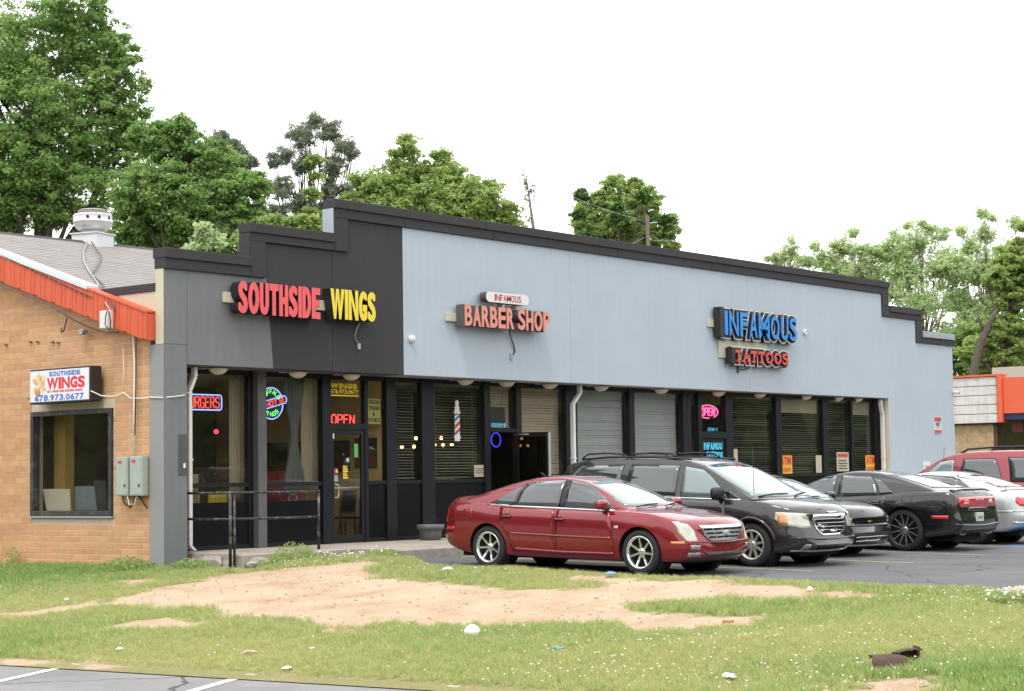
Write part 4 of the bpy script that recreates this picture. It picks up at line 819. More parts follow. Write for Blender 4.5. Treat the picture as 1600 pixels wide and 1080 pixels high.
# string of warm bulbs in the barber shop
e_ = sf_empty('bulb_string', 5.9, .9, 1.95, 'rows of warm bare bulbs glowing behind the dark blinds', 'lamp')
for u, z in ((.72, .05), (.72, -.13), (.93, -.13), (1.28, -.12), (2.1, .06), (1.9, -.09), (2.15, -.09), (2.42, -.08), (1.35, .05)): MB().ball((u, 0, z), .036, 10).build('bulb', [NW], e_)
for z in (.10, -.05): MB().box(.5, 2.7, .03, .05, z - .015, z + .015).build('rail', [M_ret], e_)
e_ = sf_empty('barber_counter', 5.75, 2.2, 0, 'dark counter deep inside the barber shop', 'counter'); MB().box(0, 2.6, 0, .6, 0, .95).build('body', [M_in2], e_, bevel=.01)
e_ = sf_empty('blue_ring_lamp', 9.72, .9, 1.98, 'blue neon ring glowing inside the open doorway', 'neon sign'); MB().tube([(.15 * cos(k * pi / 12), 0, .15 * sin(k * pi / 12)) for k in range(25)], .012, 6).build('ring_tube', [emis('neon_deep_blue', (.06, .05, 1), 1.2)], e_)

# --- plant pot and handrail on the pavement
e_ = empty('plant_pot', (6.62, .08, 0), 0, 'grey plastic plant pot with dry soil against the black panel', 'plant pot')
M_pot = mat('pot_grey', (.125, .125, .13), .6, mottle=.1)
MB().lathe([(.19, 0), (.215, .15), (.225, .21), (.262, .21), (.268, .30), (.248, .30), (.235, .26)], 24).build('tub', [M_pot], e_); MB().lathe([(.236, .262), (.1, .275), (.01, .28)], 18).build('soil', [mat('pot_soil', (.20, .11, .06), .95, bump=.8, bscale=40)], e_); MB().tube([(.2, .0, .27), (.21, -.01, .42)], .003, 4).build('twig', [M_ret], e_)
e_ = empty('handrail', (.56, .1, 0), 0, 'chipped black pipe handrail at the broken end of the pavement', 'handrail')
M_rail = mat('rail_black', (.018, .018, .02), .45, mottle=.2, mscale=12, dirt=(.45, .43, .40), dirt_amt=.55)
def pp(x, y, z): return (x - .56, y - .1, z)
for x, y, zb in ((.56, .10, -.30), (.52, -1.02, -.38), (2.62, -.93, -.05)): MB().tube([pp(x, y, zb), pp(x, y, 1.0)], .026, 10).build('post', [M_rail], e_)
MB().tube([pp(.61, -1.02, -.3), pp(.61, -1.02, .98)], .022, 10).build('post', [M_rail], e_)
for z, n_ in ((1.0, 'top_rail'), (.57, 'mid_rail')): MB().tube([pp(.56, .10, z), pp(.52, -1.02, z)], .021, 10).build(n_, [M_rail], e_); MB().tube([pp(.52, -1.02, z), pp(2.62, -.93, z - .01)], .021, 10).build(n_, [M_rail], e_)
for x, y, z in ((.56, .1, 1.0), (.52, -1.02, 1.0), (2.62, -.93, .99), (.56, .1, .57), (.52, -1.02, .57)): MB().ball(pp(x, y, z), .034, 8).build('fitting', [M_rail], e_)
# ------------------------------------------------------------------ brick building on the left
brickb = empty('brick_building', (0, 4, 0), 0, 'tan brick building with orange gable boards and grey shingle roof', 'building'); IB = T(0, -4, 0)
M_mort = mat('mortar', (.56, .47, .37), .95, mottle=.12, mscale=5)
M_brk = mat('brick_tan', (.56, .31, .163), .88, mottle=.10, mscale=5, bump=.3, bscale=70, rnd=.10, hue=.009)
W0, W1, WZ0, WZ1 = 1.34, 3.60, .63, 2.46
RK = lambda y: 4.06 + .322 * (y - .22) - .10          # underside line of the gable boards follows this slope
def gable(y): return (3.93 + .322 * (y - .22)) if y < 6.2 else (3.93 + .322 * (12.2 - y - .0))
mb = MB(); X0, X1 = .022, .25
mb.prism([(.372, -.6), (W0, -.6), (W0, gable(W0)), (.372, gable(.372))], X0, X1, 'x'); mb.prism([(W1, -.6), (12, -.6), (12, 4.0), (6.1, 5.75), (W1, gable(W1))], X0, X1, 'x'); mb.prism([(W0, -.6), (W1, -.6), (W1, WZ0), (W0, WZ0)], X0, X1, 'x'); mb.prism([(W0, WZ1), (W1, WZ1), (W1, gable(W1)), (W0, gable(W0))], X0, X1, 'x')
wall = mb.build('wall', [M_mort], brickb, IB, fix=True)
BL, BH, J = .372, .1016, .009
bricks = []
row = 0; z = -.42
while z < 5.7:
    y = .376 - (BL / 2 if row % 2 else 0)
    while y < 6.0:
        a, b_ = max(y, .376), y + BL - J
        spans = [(a, b_)]
        if z + BH > WZ0 - .05 and z < WZ1 + .08:
            spans = []
            if a < W0 - .01: spans.append((a, min(b_, W0 - .012)))
            if b_ > W1 + .01: spans.append((max(a, W1 + .012), b_))
        for p, q in spans:
            if q - p > .04 and z + BH < gable(min(p, 6)) + .02: bricks.append((p, q, z))
        y += BL
    row += 1; z += BH
bricks.sort(key=lambda b: (Vector((0, b[0], b[2])) - CAM).length + (50 if b[2] < -.3 else 0))
rr = random.Random(3); bcache = {}
def brick_mesh(w):
    k = round(w, 2)
    if k not in bcache:
        mb = MB(); x, c = .0, .004; w2, h = w, BH - J
        mb.add([(x, c, c), (x, w2 - c, c), (x, w2 - c, h - c), (x, c, h - c), (c, 0, 0), (c, w2, 0), (c, w2, h), (c, 0, h), (.03, 0, 0), (.03, w2, 0), (.03, w2, h), (.03, 0, h)],
               [(0, 3, 2, 1), (0, 1, 5, 4), (1, 2, 6, 5), (2, 3, 7, 6), (3, 0, 4, 7), (4, 5, 9, 8), (5, 6, 10, 9), (6, 7, 11, 10), (7, 4, 8, 11)])
        bcache[k] = mb.mesh('brick', [M_brk])
    return bcache[k]
for p, q, z in bricks[:300]:
    o = bpy.data.objects.new('brick', brick_mesh(q - p)); COL.objects.link(o); o.parent = wall
    o.matrix_local = T(rr.uniform(.0165, .0195), p, z) @ RX(rr.uniform(-.003, .003))
for k in range(4):                                                             # the rest of the courses, joined by shade
    mb = MB()
    for i, (p, q, z) in enumerate(bricks[300:]):
        if i * 7919 % 4 == k: x = rr.uniform(.0165, .0195); mb.box(x, .03, p, q, z, z + BH - J)
    o = mb.build('brick_course', [M_brk], wall); o['kind'] = 'stuff'
# window of the brick side
M_frm = mat('window_frame_black', (.03, .032, .036), .5, mottle=.25, mscale=8, dirt=(.3, .28, .26), dirt_amt=.4)
mb = MB(); f = .085
for a, b_, c, d in ((W0, W1, WZ1 - f, WZ1), (W0, W1, WZ0, WZ0 + f), (W0, W0 + f, WZ0 + f, WZ1 - f), (W1 - f, W1, WZ0 + f, WZ1 - f)): mb.box(-.03, .12, a + .001, b_ - .001, c, d)
wf = mb.build('window_frame', [M_frm], brickb, IB, bevel=.006)
MB().box(-.035, .06, W0 - .02, W1 + .02, WZ0 - .028, WZ0 - .002).build('sill', [M_galv], wf)
MB().box(.06, .068, W0 + f, W1 - f, WZ0 + f, WZ1 - f).build('pane', [M_glass], wf)
M_rm = mat('back_room_brown', (.20, .10, .045), .9, mottle=.08)
MB().box(.5, .7, 3.30, 3.62, .1, 3.0).build('room_post', [mat('room_ochre', (.48, .30, .08), .8)], brickb, IB)
MB().box(1.4, 1.6, 1.0, 3.1, .62, 1.32).build('room_counter', [mat('room_tan', (.30, .21, .12), .8, mottle=.1)], brickb, IB)
def lean(label, y0, y1, z0, z1, x, m, shear=0.0, name='leaning_board'):
    e_ = MB().prism([(y0, z0), (y1, z0), (y1 + shear, z1), (y0 + shear * .3, z1)], x, x + .02, 'x').build(name, [m], None, None, fix=True); return tag(e_, label, 'board')
lean('cream board leaning inside the brick side window', 2.74, 3.42, .72, 1.10, .20, mat('board_cream', (.55, .47, .38), .8, mottle=.1), .12)
lean('blue grey panel leaning inside the brick side window', 2.02, 2.76, .72, 1.14, .30, mat('board_blue', (.16, .18, .21), .7, mottle=.1))
lean('black wedge shaped board behind the brick side window', 1.80, 2.06, .72, 1.24, .24, M_ret, .1)
e_ = empty('room_speaker', (1.9, 2.35, 1.98), 0, 'dark square speaker on the back room wall', 'speaker'); MB().box(-.1, .1, -.22, .22, -.17, .17).build('case', [M_ret], e_, bevel=.02)
e_ = empty('alarm_lamp', (.4, 1.46, 2.27), 0, 'tiny red lamp in the top corner of the brick side window', 'lamp'); MB().ball((0, 0, 0), .03, 10).build('globe', [emis('lamp_red', (1, .05, .08), 3)], e_)
# orange gable boards, each a part, the rest of the gable joined
M_org = mat('orange_boards', (.62, .105, .045), .65, mottle=.08, mscale=3, rnd=.05)
sl = .322
def rake_pts(y0, y1, top, bot): return [(y0, 4.0 + sl * (y0 - .22) - bot), (y1, 4.0 + sl * (y1 - .22) - bot), (y1, 4.0 + sl * (y1 - .22) - top), (y0, 4.0 + sl * (y0 - .22) - top)]
y = .215; k = 0
while y < 6.0:
    w = .098; MB().prism(rake_pts(y, y + w - .005, 0, .47 - .02 * (k % 5 == 0)), -.20 - .004 * (k % 3), -.17, 'x').build('gable_board', [M_org], brickb, IB, fix=True); y += w; k += 1
MB().prism(rake_pts(.215, 6.1, .02, .46), -.165, -.05, 'x').build('gable_backing', [M_org], brickb, IB, fix=True)
MB().prism(rake_pts(.215, 6.1, .02, .46), -.049, .02, 'x').build('gable_soffit', [M_org], brickb, IB, fix=True)
MB().prism(rake_pts(.215, 1.74, -.03, 0), -.225, .02, 'x').build('gable_trim', [M_org], brickb, IB, fix=True)
MB().prism(rake_pts(1.745, 6.1, -.075, 0), -.23, .02, 'x').build('drip_edge', [mat('drip_edge_white', (.62, .70, .74), .5)], brickb, IB, fix=True)
MB().box(-.228, -.16, 1.02, 1.22, 3.93, 4.13).build('patch_board', [M_org], brickb, IB)
# shingles: stepped courses, joined
M_shg = mat('shingle_grey', (.29, .27, .26), .95, mottle=.08, mscale=2.2, bump=.6, bscale=90)
t = M_shg.node_tree; bs = t.nodes['Principled BSDF']; src = bs.inputs['Base Color'].links[0].from_socket; lk = t.links.new
g = N(t, 'ShaderNodeTexCoord'); mpn = N(t, 'ShaderNodeMapping'); mpn.inputs['Scale'].default_value = (1.1, 6.5, 6.5); nz = N(t, 'ShaderNodeTexNoise'); nz.inputs['Scale'].default_value = 1.5; nz.inputs['Detail'].default_value = 5
lk(g.outputs['Object'], mpn.inputs['Vector']); lk(mpn.outputs[0], nz.inputs['Vector']); mr = N(t, 'ShaderNodeMapRange'); mr.inputs['To Min'].default_value = .78; mr.inputs['To Max'].default_value = 1.22; lk(nz.outputs['Fac'], mr.inputs['Value'])
sv = N(t, 'ShaderNodeVectorMath', operation='SCALE'); lk(src, sv.inputs[0]); lk(mr.outputs[0], sv.inputs['Scale']); lk(sv.outputs[0], bs.inputs['Base Color'])
mb = MB(); ye, yr = 1.62, 6.1; zr = lambda y: 4.40 + .367 * (y - 1.75); n = 32; vs_ = []; fs_ = []
for k in range(n):
    ya = ye + (yr - ye) * k / n; yb = ye + (yr - ye) * (k + 1) / n; rag = rr.uniform(-.006, .006)
    for x in (-.24, 28.8): vs_ += [(x, ya - rag, zr(ya) + .012), (x, yb, zr(yb) + .004), (x, ya - rag, zr(ya) - .03)]
    o = 6 * k; fs_ += [(o, o + 3, o + 4, o + 1), (o + 2, o + 5, o + 3, o)]
mb.add(vs_, fs_); mb.add([(-.24, yr, zr(yr)), (28.8, yr, zr(yr)), (28.8, 12.2, zr(yr) - 2.2), (-.24, 12.2, zr(yr) - 2.2)], [(0, 1, 2, 3)])
roof = mb.build('roof', [M_shg], brickb, IB); o_ = roof; o_['kind'] = 'stuff'
MB().prism([(yr - .09, zr(yr) - .02), (yr, zr(yr) + .035), (yr + .09, zr(yr) - .02)], -.25, 28.8, 'x').build('ridge_cap', [mat('ridge_dark', (.05, .05, .05), .8)], brickb, IB, fix=True)
# closing wall between the roof edge and the front parapet
MB().prism([(.204, 3.9), (1.80, 4.30), (1.80, 4.36), (.204, 4.36)], .0, .06, 'x').build('closing_wall', [M_beige], brickb, IB, fix=True)
MB().box(-.02, .10, .206, 1.86, 4.362, 4.50).build('closing_coping', [M_band], brickb, IB, bevel=.005)
# light box sign on the brick
e_ = empty('light_box_sign', (-.06, 2.39, 2.575), 0, 'white light box sign with blue and red lettering above the brick side window', 'sign')
w, h = 1.69, .605
MB().box(-.24, 0, -w / 2, w / 2, 0, h).build('cabinet', [mat('cabinet_black', (.02, .02, .022), .4)], e_, bevel=.012)
MB().box(-.247, -.2405, -w / 2 + .035, w / 2 - .02, .035, h - .03).build('panel', [mat('sign_panel', (.72, .76, .80), .35)], e_)
FS = frame_x0((-.2475, w / 2 - .04, .0), (0, -1, 0), (0, 0, 1)); bl = mat('sign_blue', (.06, .13, .52), .5); rd = mat('sign_bright_red', (.68, .03, .045), .5)
text_mesh(MB(), 'SOUTHSIDE', .86, .085, .0055, .002, FS @ T(.52, .465, 0)).build('lettering', [bl], e_); text_mesh(MB(), 'WINGS', 1.05, .20, .014, .002, FS @ T(.46, .245, 0), gap=.06).build('lettering', [rd], e_)
text_mesh(MB(), 'HOT WINGS FISH BURGERS DRINKS', .98, .042, .002, .002, FS @ T(.47, .185, 0)).build('lettering', [rd], e_)
MB().box(-.2485, -.2475, -w / 2 + .04, w / 2 - .22, .045, .155).build('band', [mat('sign_band', (.74, .78, .82), .4)], e_); text_mesh(MB(), '678.973.0677', 1.36, .105, .0055, .002, FS @ T(.12, .048, .0012)).build('lettering', [bl], e_)
mb = MB(); mb.lathe([(.20, 0), (.20, .001)], 28, 0, FS @ T(.24, .24, 0) @ Matrix.Diagonal((1, .55, 1, 1))); mb.build('plate_print', [mat('print_plate', (.74, .72, .68), .5)], e_)
mb = MB(); r2 = random.Random(4)
for k in range(22):
    a, b_ = r2.uniform(.1, .38), r2.uniform(.22, .5); mb.lathe([(.062, 0), (.062, .0006)], 12, k % 3, FS @ T(a, b_, .0012 + .0004 * k) @ RZ(r2.uniform(0, 3)) @ Matrix.Diagonal((.5, 1.05, 1, 1)))
mb.build('wing_print', [mat('print_tan', (.72, .50, .26), .5), mat('print_gold', (.66, .40, .16), .5), mat('print_cream', (.76, .62, .42), .5)], e_)
mb = MB(); mb.lathe([(.05, 0), (.05, .0006)], 12, 0, FS @ T(.2, .2, .0112) @ Matrix.Diagonal((1.6, .7, 1, 1))); mb.build('sauce_print', [mat('print_sauce', (.62, .22, .08), .5)], e_)
# meter boxes, conduit, junction box, cables
M_box = mat('box_grey_green', (.36, .42, .38), .55, mottle=.08, mscale=6, dirt=(.30, .26, .2), dirt_amt=.3)
for y0, y1, x, z0, z1, lb in ((.77, 1.07, .14, .97, 1.62, 'left grey green metal meter box on the brick wall'), (.39, .70, .15, .97, 1.63, 'right grey green metal meter box beside the grey pillar')):
    e_ = empty('meter_box', (0, (y0 + y1) / 2, z0), 0, lb, 'meter box', 'meter boxes on the brick wall'); d = (y1 - y0) / 2
    MB().box(-x, -.001, -d, d, 0, z1 - z0).build('case', [M_box], e_, bevel=.012, seg=2); MB().box(-x - .008, -x - .001, -d + .02, d - .03, .02, z1 - z0 - .02).build('door', [M_box], e_, bevel=.004)
    MB().box(-x - .011, -x - .0085, d - .16, d - .06, z1 - z0 - .11, z1 - z0 - .06).build('label', [M_sr], e_); MB().box(-x - .02, -x - .0085, -d + .05, -d + .075, .15, .2).build('latch', [M_ret], e_)
e_ = empty('conduit', (0, .70, 1.63), 0, 'white painted conduit running up the brick wall from the meter boxes', 'conduit')
MB().tube([(-.06, 0, 0), (-.05, .005, .8), (-.05, -.01, 1.5), (-.06, .02, 2.05), (-.14, .12, 2.22)], .018, 8).build('pipe', [M_white], e_); MB().tube([(-.07, -.035, .35), (-.05, -.04, 1.2), (-.05, -.045, 2.0), (-.15, .06, 2.25)], .010, 6).build('cable', [M_ret], e_)
e_ = empty('junction_box', (-.22, 1.05, 3.78), 0, 'pale junction box with tangled wires on the orange boards', 'junction box'); MB().box(-.13, 0, -.02, .20, .0, .30).build('case', [M_white], e_, bevel=.012)
MB().tube([(-.14, -.03, .30), (-.2, -.06, .2), (-.18, -.02, .05), (-.12, -.08, -.05), (-.16, -.14, .1), (-.15, -.08, .28)], .010, 6).build('cable', [M_ret], e_)
def wire(name, pts, r, m, label): e_ = MB().tube(pts, r, 6).build(name, [m], None); return tag(e_, label, 'cable')
wire('roof_cable', [(3.0, 5.9, 5.98), (2.2, 5.0, 5.62), (1.6, 4.2, 5.33), (1.1, 3.4, 5.04), (.6, 2.5, 4.71), (.1, 1.9, 4.52), (-.24, 1.2, 4.2), (-.26, 1.05, 4.08)], .014, M_galv, 'thin grey cable from the roof fan down to the junction box')
wire('roof_cable', [(3.05, 5.85, 5.98), (2.4, 4.7, 5.54), (1.7, 3.9, 5.24), (1.0, 3.2, 4.97), (.65, 2.4, 4.68), (.0, 1.75, 4.5), (-.25, 1.0, 4.18), (-.26, .95, 4.06)], .014, M_retg, 'dark cable beside the grey one on the shingles')
wire('gable_cable', [(-.21, 5.2, 5.10), (-.24, 4.2, 4.75), (-.24, 3.6, 4.58), (-.22, 2.8, 4.30), (-.10, 2.3, 4.02), (-.05, 1.9, 3.86), (-.05, 1.4, 3.74), (-.1, 1.05, 3.72)], .012, M_retg, 'dark cable sagging along the bottom of the orange boards')
wire('hook_cable', [(-.05, 2.52, 4.05), (-.09, 2.52, 3.93), (-.10, 2.55, 3.83), (-.09, 2.62, 3.82), (-.08, 2.64, 3.90)], .013, M_ret, 'short hooked cable end hanging below the orange boards')
wire('sign_cable', [(-.30, 1.54, 2.75), (-.2, 1.38, 2.66), (-.14, 1.15, 2.64), (-.05, .97, 2.70), (-.05, .8, 2.60), (-.06, .45, 2.585), (-.02, .34, 2.60), (-.03, .02, 2.58), (.2, -.02, 2.60), (.42, -.01, 2.63), (.55, .1, 2.66), (.75, .25, 2.7)], .011, M_white, 'white cable looping from the light box sign across the pillar')
wire('wall_cable', [(-.03, 1.02, 3.5), (-.03, 1.0, 3.0), (-.03, 1.03, 2.75)], .006, M_white, 'thin white cable hanging above the looping one')
wire('meter_cable', [(-.1, .95, .97), (-.1, .9, .85), (-.1, .75, .78), (-.1, .65, .88), (-.1, .62, .97)], .016, M_ret, 'black cable loop under the meter boxes')
wire('meter_cable', [(-.12, .8, .97), (-.12, .75, .82), (-.12, .62, .84), (-.12, .56, .97)], .008, M_white, 'white cable loop under the meter boxes')
wire('meter_cable', [(-.08, .55, .97), (-.06, .46, .86), (-.04, .38, .76)], .014, M_ret, 'short black pipe slanting from the meter box to the pillar')
e_ = empty('flood_light', (-.06, 2.02, 3.78), 0, 'small grey flood light under the orange boards', 'flood light'); MB().box(-.08, 0, -.06, .06, -.04, .05).build('housing', [M_galv], e_, bevel=.01); MB().tube([(-.05, -.05, 0), (-.12, -.2, .0)], .04, 8).build('lamp_head', [M_retg], e_)
for (y, z), lb in zip(((3.62, 4.06), (3.42, 4.05), (2.98, 4.02), (2.83, 4.0), (4.35, 4.05), (3.63, 3.05)), ('second from the left', 'third from the left', 'fourth from the left', 'rightmost of the row', 'leftmost of the row', 'just left of the light box sign')):
    e_ = empty('wall_anchor', (0, y, z - .35), 0, 'small rusty anchor in the tan brick, ' + lb, 'anchor', 'rusty anchors in the brick'); MB().box(-.025, .005, -.03, .03, -.012, .012).build('stub', [mat('rust', (.10, .055, .035), .9)], e_)
# roof fan
M_fan = mat('spun_aluminium', (.66, .66, .66), .38, metal=.55, mottle=.06, mscale=4); M_fanw = mat('fan_white', (.66, .66, .68), .4)
e_ = empty('roof_fan', (3.32, 6.15, 6.10), .3, 'round spun metal exhaust fan standing on the shingle ridge', 'exhaust fan')
MB().box(-.43, .43, -.43, .43, -.35, .10).build('kerb', [M_fanw], e_, bevel=.015); MB().box(-.47, .47, -.47, .47, .10, .135).build('flange', [M_fanw], e_)
MB().lathe([(.30, .135), (.28, .19), (.30, .215)], 32).build('neck', [M_fan], e_)
MB().lathe([(.30, .21), (.40, .235), (.49, .30), (.535, .38), (.545, .45), (.55, .455)], 40).build('bowl', [M_fan], e_); MB().lathe([(.56, .452), (.565, .47), (.545, .48), (.545, .64), (.555, .66), (.53, .69), (.44, .71)], 40).build('band', [M_fanw], e_)
MB().lathe([(.40, .70), (.43, .725), (.43, .775), (.40, .785)], 32).build('cap_ring', [mat('fan_grey', (.22, .20, .18), .6)], e_); MB().lathe([(.41, .785), (.42, .80), (.36, .835), (.05, .86)], 32).build('cap', [mat('fan_cap', (.36, .33, .30), .6)], e_)
for q in (-2.2, -1.55, -2.8): MB().tube([(.54 * cos(q), .54 * sin(q), .57), (.56 * cos(q), .56 * sin(q), .57)], .045, 12).build('vent_hole', [M_ret], e_)
for q in (-2.4, -1.7, -3.1): MB().tube([(.27 * cos(q), .27 * sin(q), .14), (.3 * cos(q), .3 * sin(q), .25)], .012, 6).build('strut', [M_fanw], e_)

e_.scale = (.70, .70, .70)
# ------------------------------------------------------------------ cars
def lerp_tab(tab):
    xs = np.array([p[0] for p in tab], float); ys_ = np.array([p[1] for p in tab], float); o = np.argsort(xs); xs, ys_ = xs[o], ys_[o]
    # monotone-ish cubic through the points
    m = np.gradient(ys_, xs) if len(xs) > 2 else np.full(len(xs), (ys_[-1] - ys_[0]) / (xs[-1] - xs[0]))
    def f(x):
        x = min(max(x, xs[0]), xs[-1]); i = int(min(max(np.searchsorted(xs, x) - 1, 0), len(xs) - 2)); h = xs[i + 1] - xs[i]; t = (x - xs[i]) / h
        d = (ys_[i + 1] - ys_[i]) / h; a, b = m[i], m[i + 1]
        if d == 0: a = b = 0
        else: a = d * min(max(a / d, 0), 3); b = d * min(max(b / d, 0), 3)
        return float((1 + 2 * t) * (1 - t) ** 2 * ys_[i] + t * (1 - t) ** 2 * h * a + t * t * (3 - 2 * t) * ys_[i + 1] + t * t * (t - 1) * h * b)
    return f
def smooth_poly(pts, k=3):
    """Catmull-Rom through a half section"""
    P = [Vector((*p, 0)) for p in pts]; P = [P[0]] + P + [P[-1]]; o = []
    for i in range(1, len(P) - 2):
        for j in range(k):
            t = j / k; a, b, c, d = P[i - 1], P[i], P[i + 1], P[i + 2]
            q = .5 * ((2 * b) + (c - a) * t + (2 * a - 5 * b + 4 * c - d) * t * t + (3 * b - a - 3 * c + d) * t ** 3); o.append((q.x, q.y))
    o.append((P[-1].x, P[-1].y)); return o
def sstep(x): x = min(max(x, 0), 1); return x * x * (3 - 2 * x)
M_tyre = mat('tyre_rubber', (.020, .020, .021), .85, mottle=.2, mscale=9); M_chr = mat('chrome', (.75, .75, .76), .12, metal=1.0); M_cg = mat('car_glass', (.035, .045, .05), .03, spec=.9, coat=1.0); M_cgl = mat('car_glass_clear', (.16, .22, .22), .03, spec=.9, coat=1.0); M_trim = mat('car_trim_black', (.012, .012, .013), .5); M_gap = mat('shut_line', (.004, .004, .004), .9)
M_lamp = mat('headlamp_lens', (.50, .50, .42), .12, coat=1.0, mottle=.25, mscale=14); M_lampc = mat('headlamp_clear', (.34, .35, .35), .08, metal=.4, coat=1.0, mottle=.3, mscale=18); M_amb = mat('amber_lens', (.62, .26, .08), .2, coat=1); M_tail = mat('tail_lens', (.52, .012, .015), .12, coat=1.0); M_plate = mat('plate', (.55, .58, .52), .4, mottle=.12, mscale=22); M_rimd = mat('rim_dark', (.02, .02, .022), .5); M_rimb = mat('rim_bright', (.78, .78, .79), .2, metal=.92); M_alloy = mat('alloy_silver', (.66, .65, .63), .3, metal=.7)
class Car:
    def __init__(s, name, label, cat, pos, heading, pitch, P, paint):
        s.P = P; s.paint = paint
        s.root = empty(name, label=label, cat=cat, M=T(*pos) @ RZ(heading) @ RY(pitch))
        s.f = {k: lerp_tab(P[k]) for k in ('top', 'edge', 'bot', 'hw', 'roof')}
        s.hwm = P['W'] / 2; s.shell()
    def defo(s, x, y, z):
        P = s.P; r = min(1, abs(y) / s.hwm)
        kf = sstep((x - (P['xf'] - .9)) / .9); kr = sstep(((P['xr'] + .9) - x) / .9)
        x -= P.get('bowf', .20) * r ** 2.4 * kf; x += P.get('bowr', .14) * r ** 2.6 * kr
        x -= P.get('leanf', .10) * max(0, z - .52) ** 1.2 * kf; x += P.get('leanr', .06) * max(0, z - .60) * kr
        x += P.get('bump', .05) * exp(-((z - P.get('bumpz', .44)) / .11) ** 2) * kf; x += P.get('bumpr', .04) * -exp(-((z - .52) / .14) ** 2) * kr; x -= .10 * max(0, .34 - z) * kf * 2; x += .12 * max(0, .36 - z) * kr * 2
        return (x, y, z)
    def shell(s):
        P, f = s.P, s.f; xf, xr = P['xf'], P['xr']; n = 84
        xs = sorted({round(xr + (xf - xr) * (.5 - .5 * cos(pi * i / (n - 1))), 4) for i in range(n)})
        rings = []; re = .16
        for x in xs:
            hw, h, tp, b = f['hw'](x), f['edge'](x), f['top'](x), f['bot'](x)
            q = min(1, min(xf - x, x - xr) / re); e = 1 - sqrt(max(0, 1 - (1 - q) ** 2)); hw -= e * .10; h -= e * .10; tp -= e * .11; b += e * .07
            h = min(h, tp - .004); H = h - b
            # wheel-arch swell
            sw = max(exp(-((x - P['ax']) / .42) ** 2), exp(-((x + P['ax']) / .42) ** 2)) * P.get('swell', .012)
            half = [(0, b), (hw * .55, b), (hw * .84, b + .004), (hw * .945, b + .03), (hw * .978, b + H * .20), (hw * .992 + sw, b + H * .42), (hw * 1.0 + sw, b + H * .62), (hw * .997 + sw, b + H * .76), (hw * .985 + sw * .6, b + H * .90), (hw * .955, h - .004), (hw * .90, h + (tp - h) * .32), (hw * .62, h + (tp - h) * .80), (hw * .3, h + (tp - h) * .96), (0, tp)]
            ring = smooth_poly(half, 3)
            full = [(-y, z) for y, z in ring[1:-1]][::1]
            pts = [(ring[0][0], ring[0][1])] + ring[1:] + [(-y, z) for y, z in ring[1:-1]][::-1]
            rings.append([s.defo(x, y, z) for y, z in pts])
        m = len(rings[0]); mb = MB(); mb.add([p for r in rings for p in r], [(i * m + j, i * m + (j + 1) % m, (i + 1) * m + (j + 1) % m, (i + 1) * m + j) for i in range(len(rings) - 1) for j in range(m)], 0, True)
        mb.f.append(list(range(m))[::-1]); mb.m.append(0); mb.sm.append(True); mb.f.append([(len(rings) - 1) * m + j for j in range(m)]); mb.m.append(0); mb.sm.append(True)
        me = mb.mesh('body', [s.paint, M_gap]); bm = bmesh.new(); bm.from_mesh(me); bmesh.ops.recalc_face_normals(bm, faces=bm.faces); bm.to_mesh(me); bm.free()
        tmp = bpy.data.objects.new('tmp', me); COL.objects.link(tmp); cut = []
        for ax in (P['ax'], -P['ax']):
            for sg in (-1, 1):
                c = MB().lathe([(P['ar'], 0), (P['ar'], .50)], 40, 0, T(ax, sg * (s.hwm - .36), P['wr'] + P.get('archz', 0)) @ RX(-sg * pi / 2)).mesh('cut', [M_gap]); bm = bmesh.new(); bm.from_mesh(c); bmesh.ops.recalc_face_normals(bm, faces=bm.faces); bm.to_mesh(c); bm.free()
                co = bpy.data.objects.new('cut', c); COL.objects.link(co); cut.append(co)
                md = tmp.modifiers.new('b', 'BOOLEAN'); md.object = co; md.operation = 'DIFFERENCE'; md.solver = 'EXACT'; md.material_mode = 'TRANSFER'
        dg = bpy.context.evaluated_depsgraph_get(); me2 = bpy.data.meshes.new_from_object(tmp.evaluated_get(dg)); me2.name = 'body'
        for c in cut: d = c.data; bpy.data.objects.remove(c); bpy.data.meshes.remove(d)
        bpy.data.objects.remove(tmp); bpy.data.meshes.remove(me)
        me2.set_sharp_from_angle(angle=radians(38)); s.body = link('body', me2, s.root)
        # greenhouse
        rx = [p[0] for p in P['roof']]; x0, x1 = min(rx), max(rx); xs = [x0 + (x1 - x0) * (.5 - .5 * cos(pi * i / 47)) for i in range(48)]; rings = []
        gb, gr = P['gb'], P['gr']
        for x in xs:
            zr = f['roof'](x); zb = min(f['edge'](x) - .05, zr - .10); hgt = max(0, zr - f['edge'](x)); k = min(1, hgt / P['gh'])
            w0 = gb * P.get('gtap', lambda x: 1)(x); w1 = w0 + (gr - gb) * k
            half = [(w0, zb), (w0 + (w1 - w0) * .25, zb + (zr - zb) * .27), (w0 + (w1 - w0) * .60, zb + (zr - zb) * .62), (w1 + .005, zr - .10 * k - .01), (w1 - .045, zr - .035 * k - .004), (w1 * .75, zr - .012 * k - .002), (w1 * .4, zr - .002), (0, zr)]
            ring = smooth_poly(half, 3); pts = ring + [(-y, z) for y, z in ring[:-1]][::-1]
            bw = P.get('bowg', .17); kf = sstep((x - (x1 - 1.2)) / 1.0); kr = sstep(((x0 + 1.0) - x) / .9)
            rings.append([(x + bw * (1 - (y / gb) ** 2) * kf - bw * .6 * (1 - (y / gb) ** 2) * kr, y, z) for y, z in pts])
        m = len(rings[0]); mb = MB(); mb.add([p for r in rings for p in r], [(i * m + j, (i + 1) * m + j, (i + 1) * m + j + 1, i * m + j + 1) for i in range(len(rings) - 1) for j in range(m - 1)], 0, True)
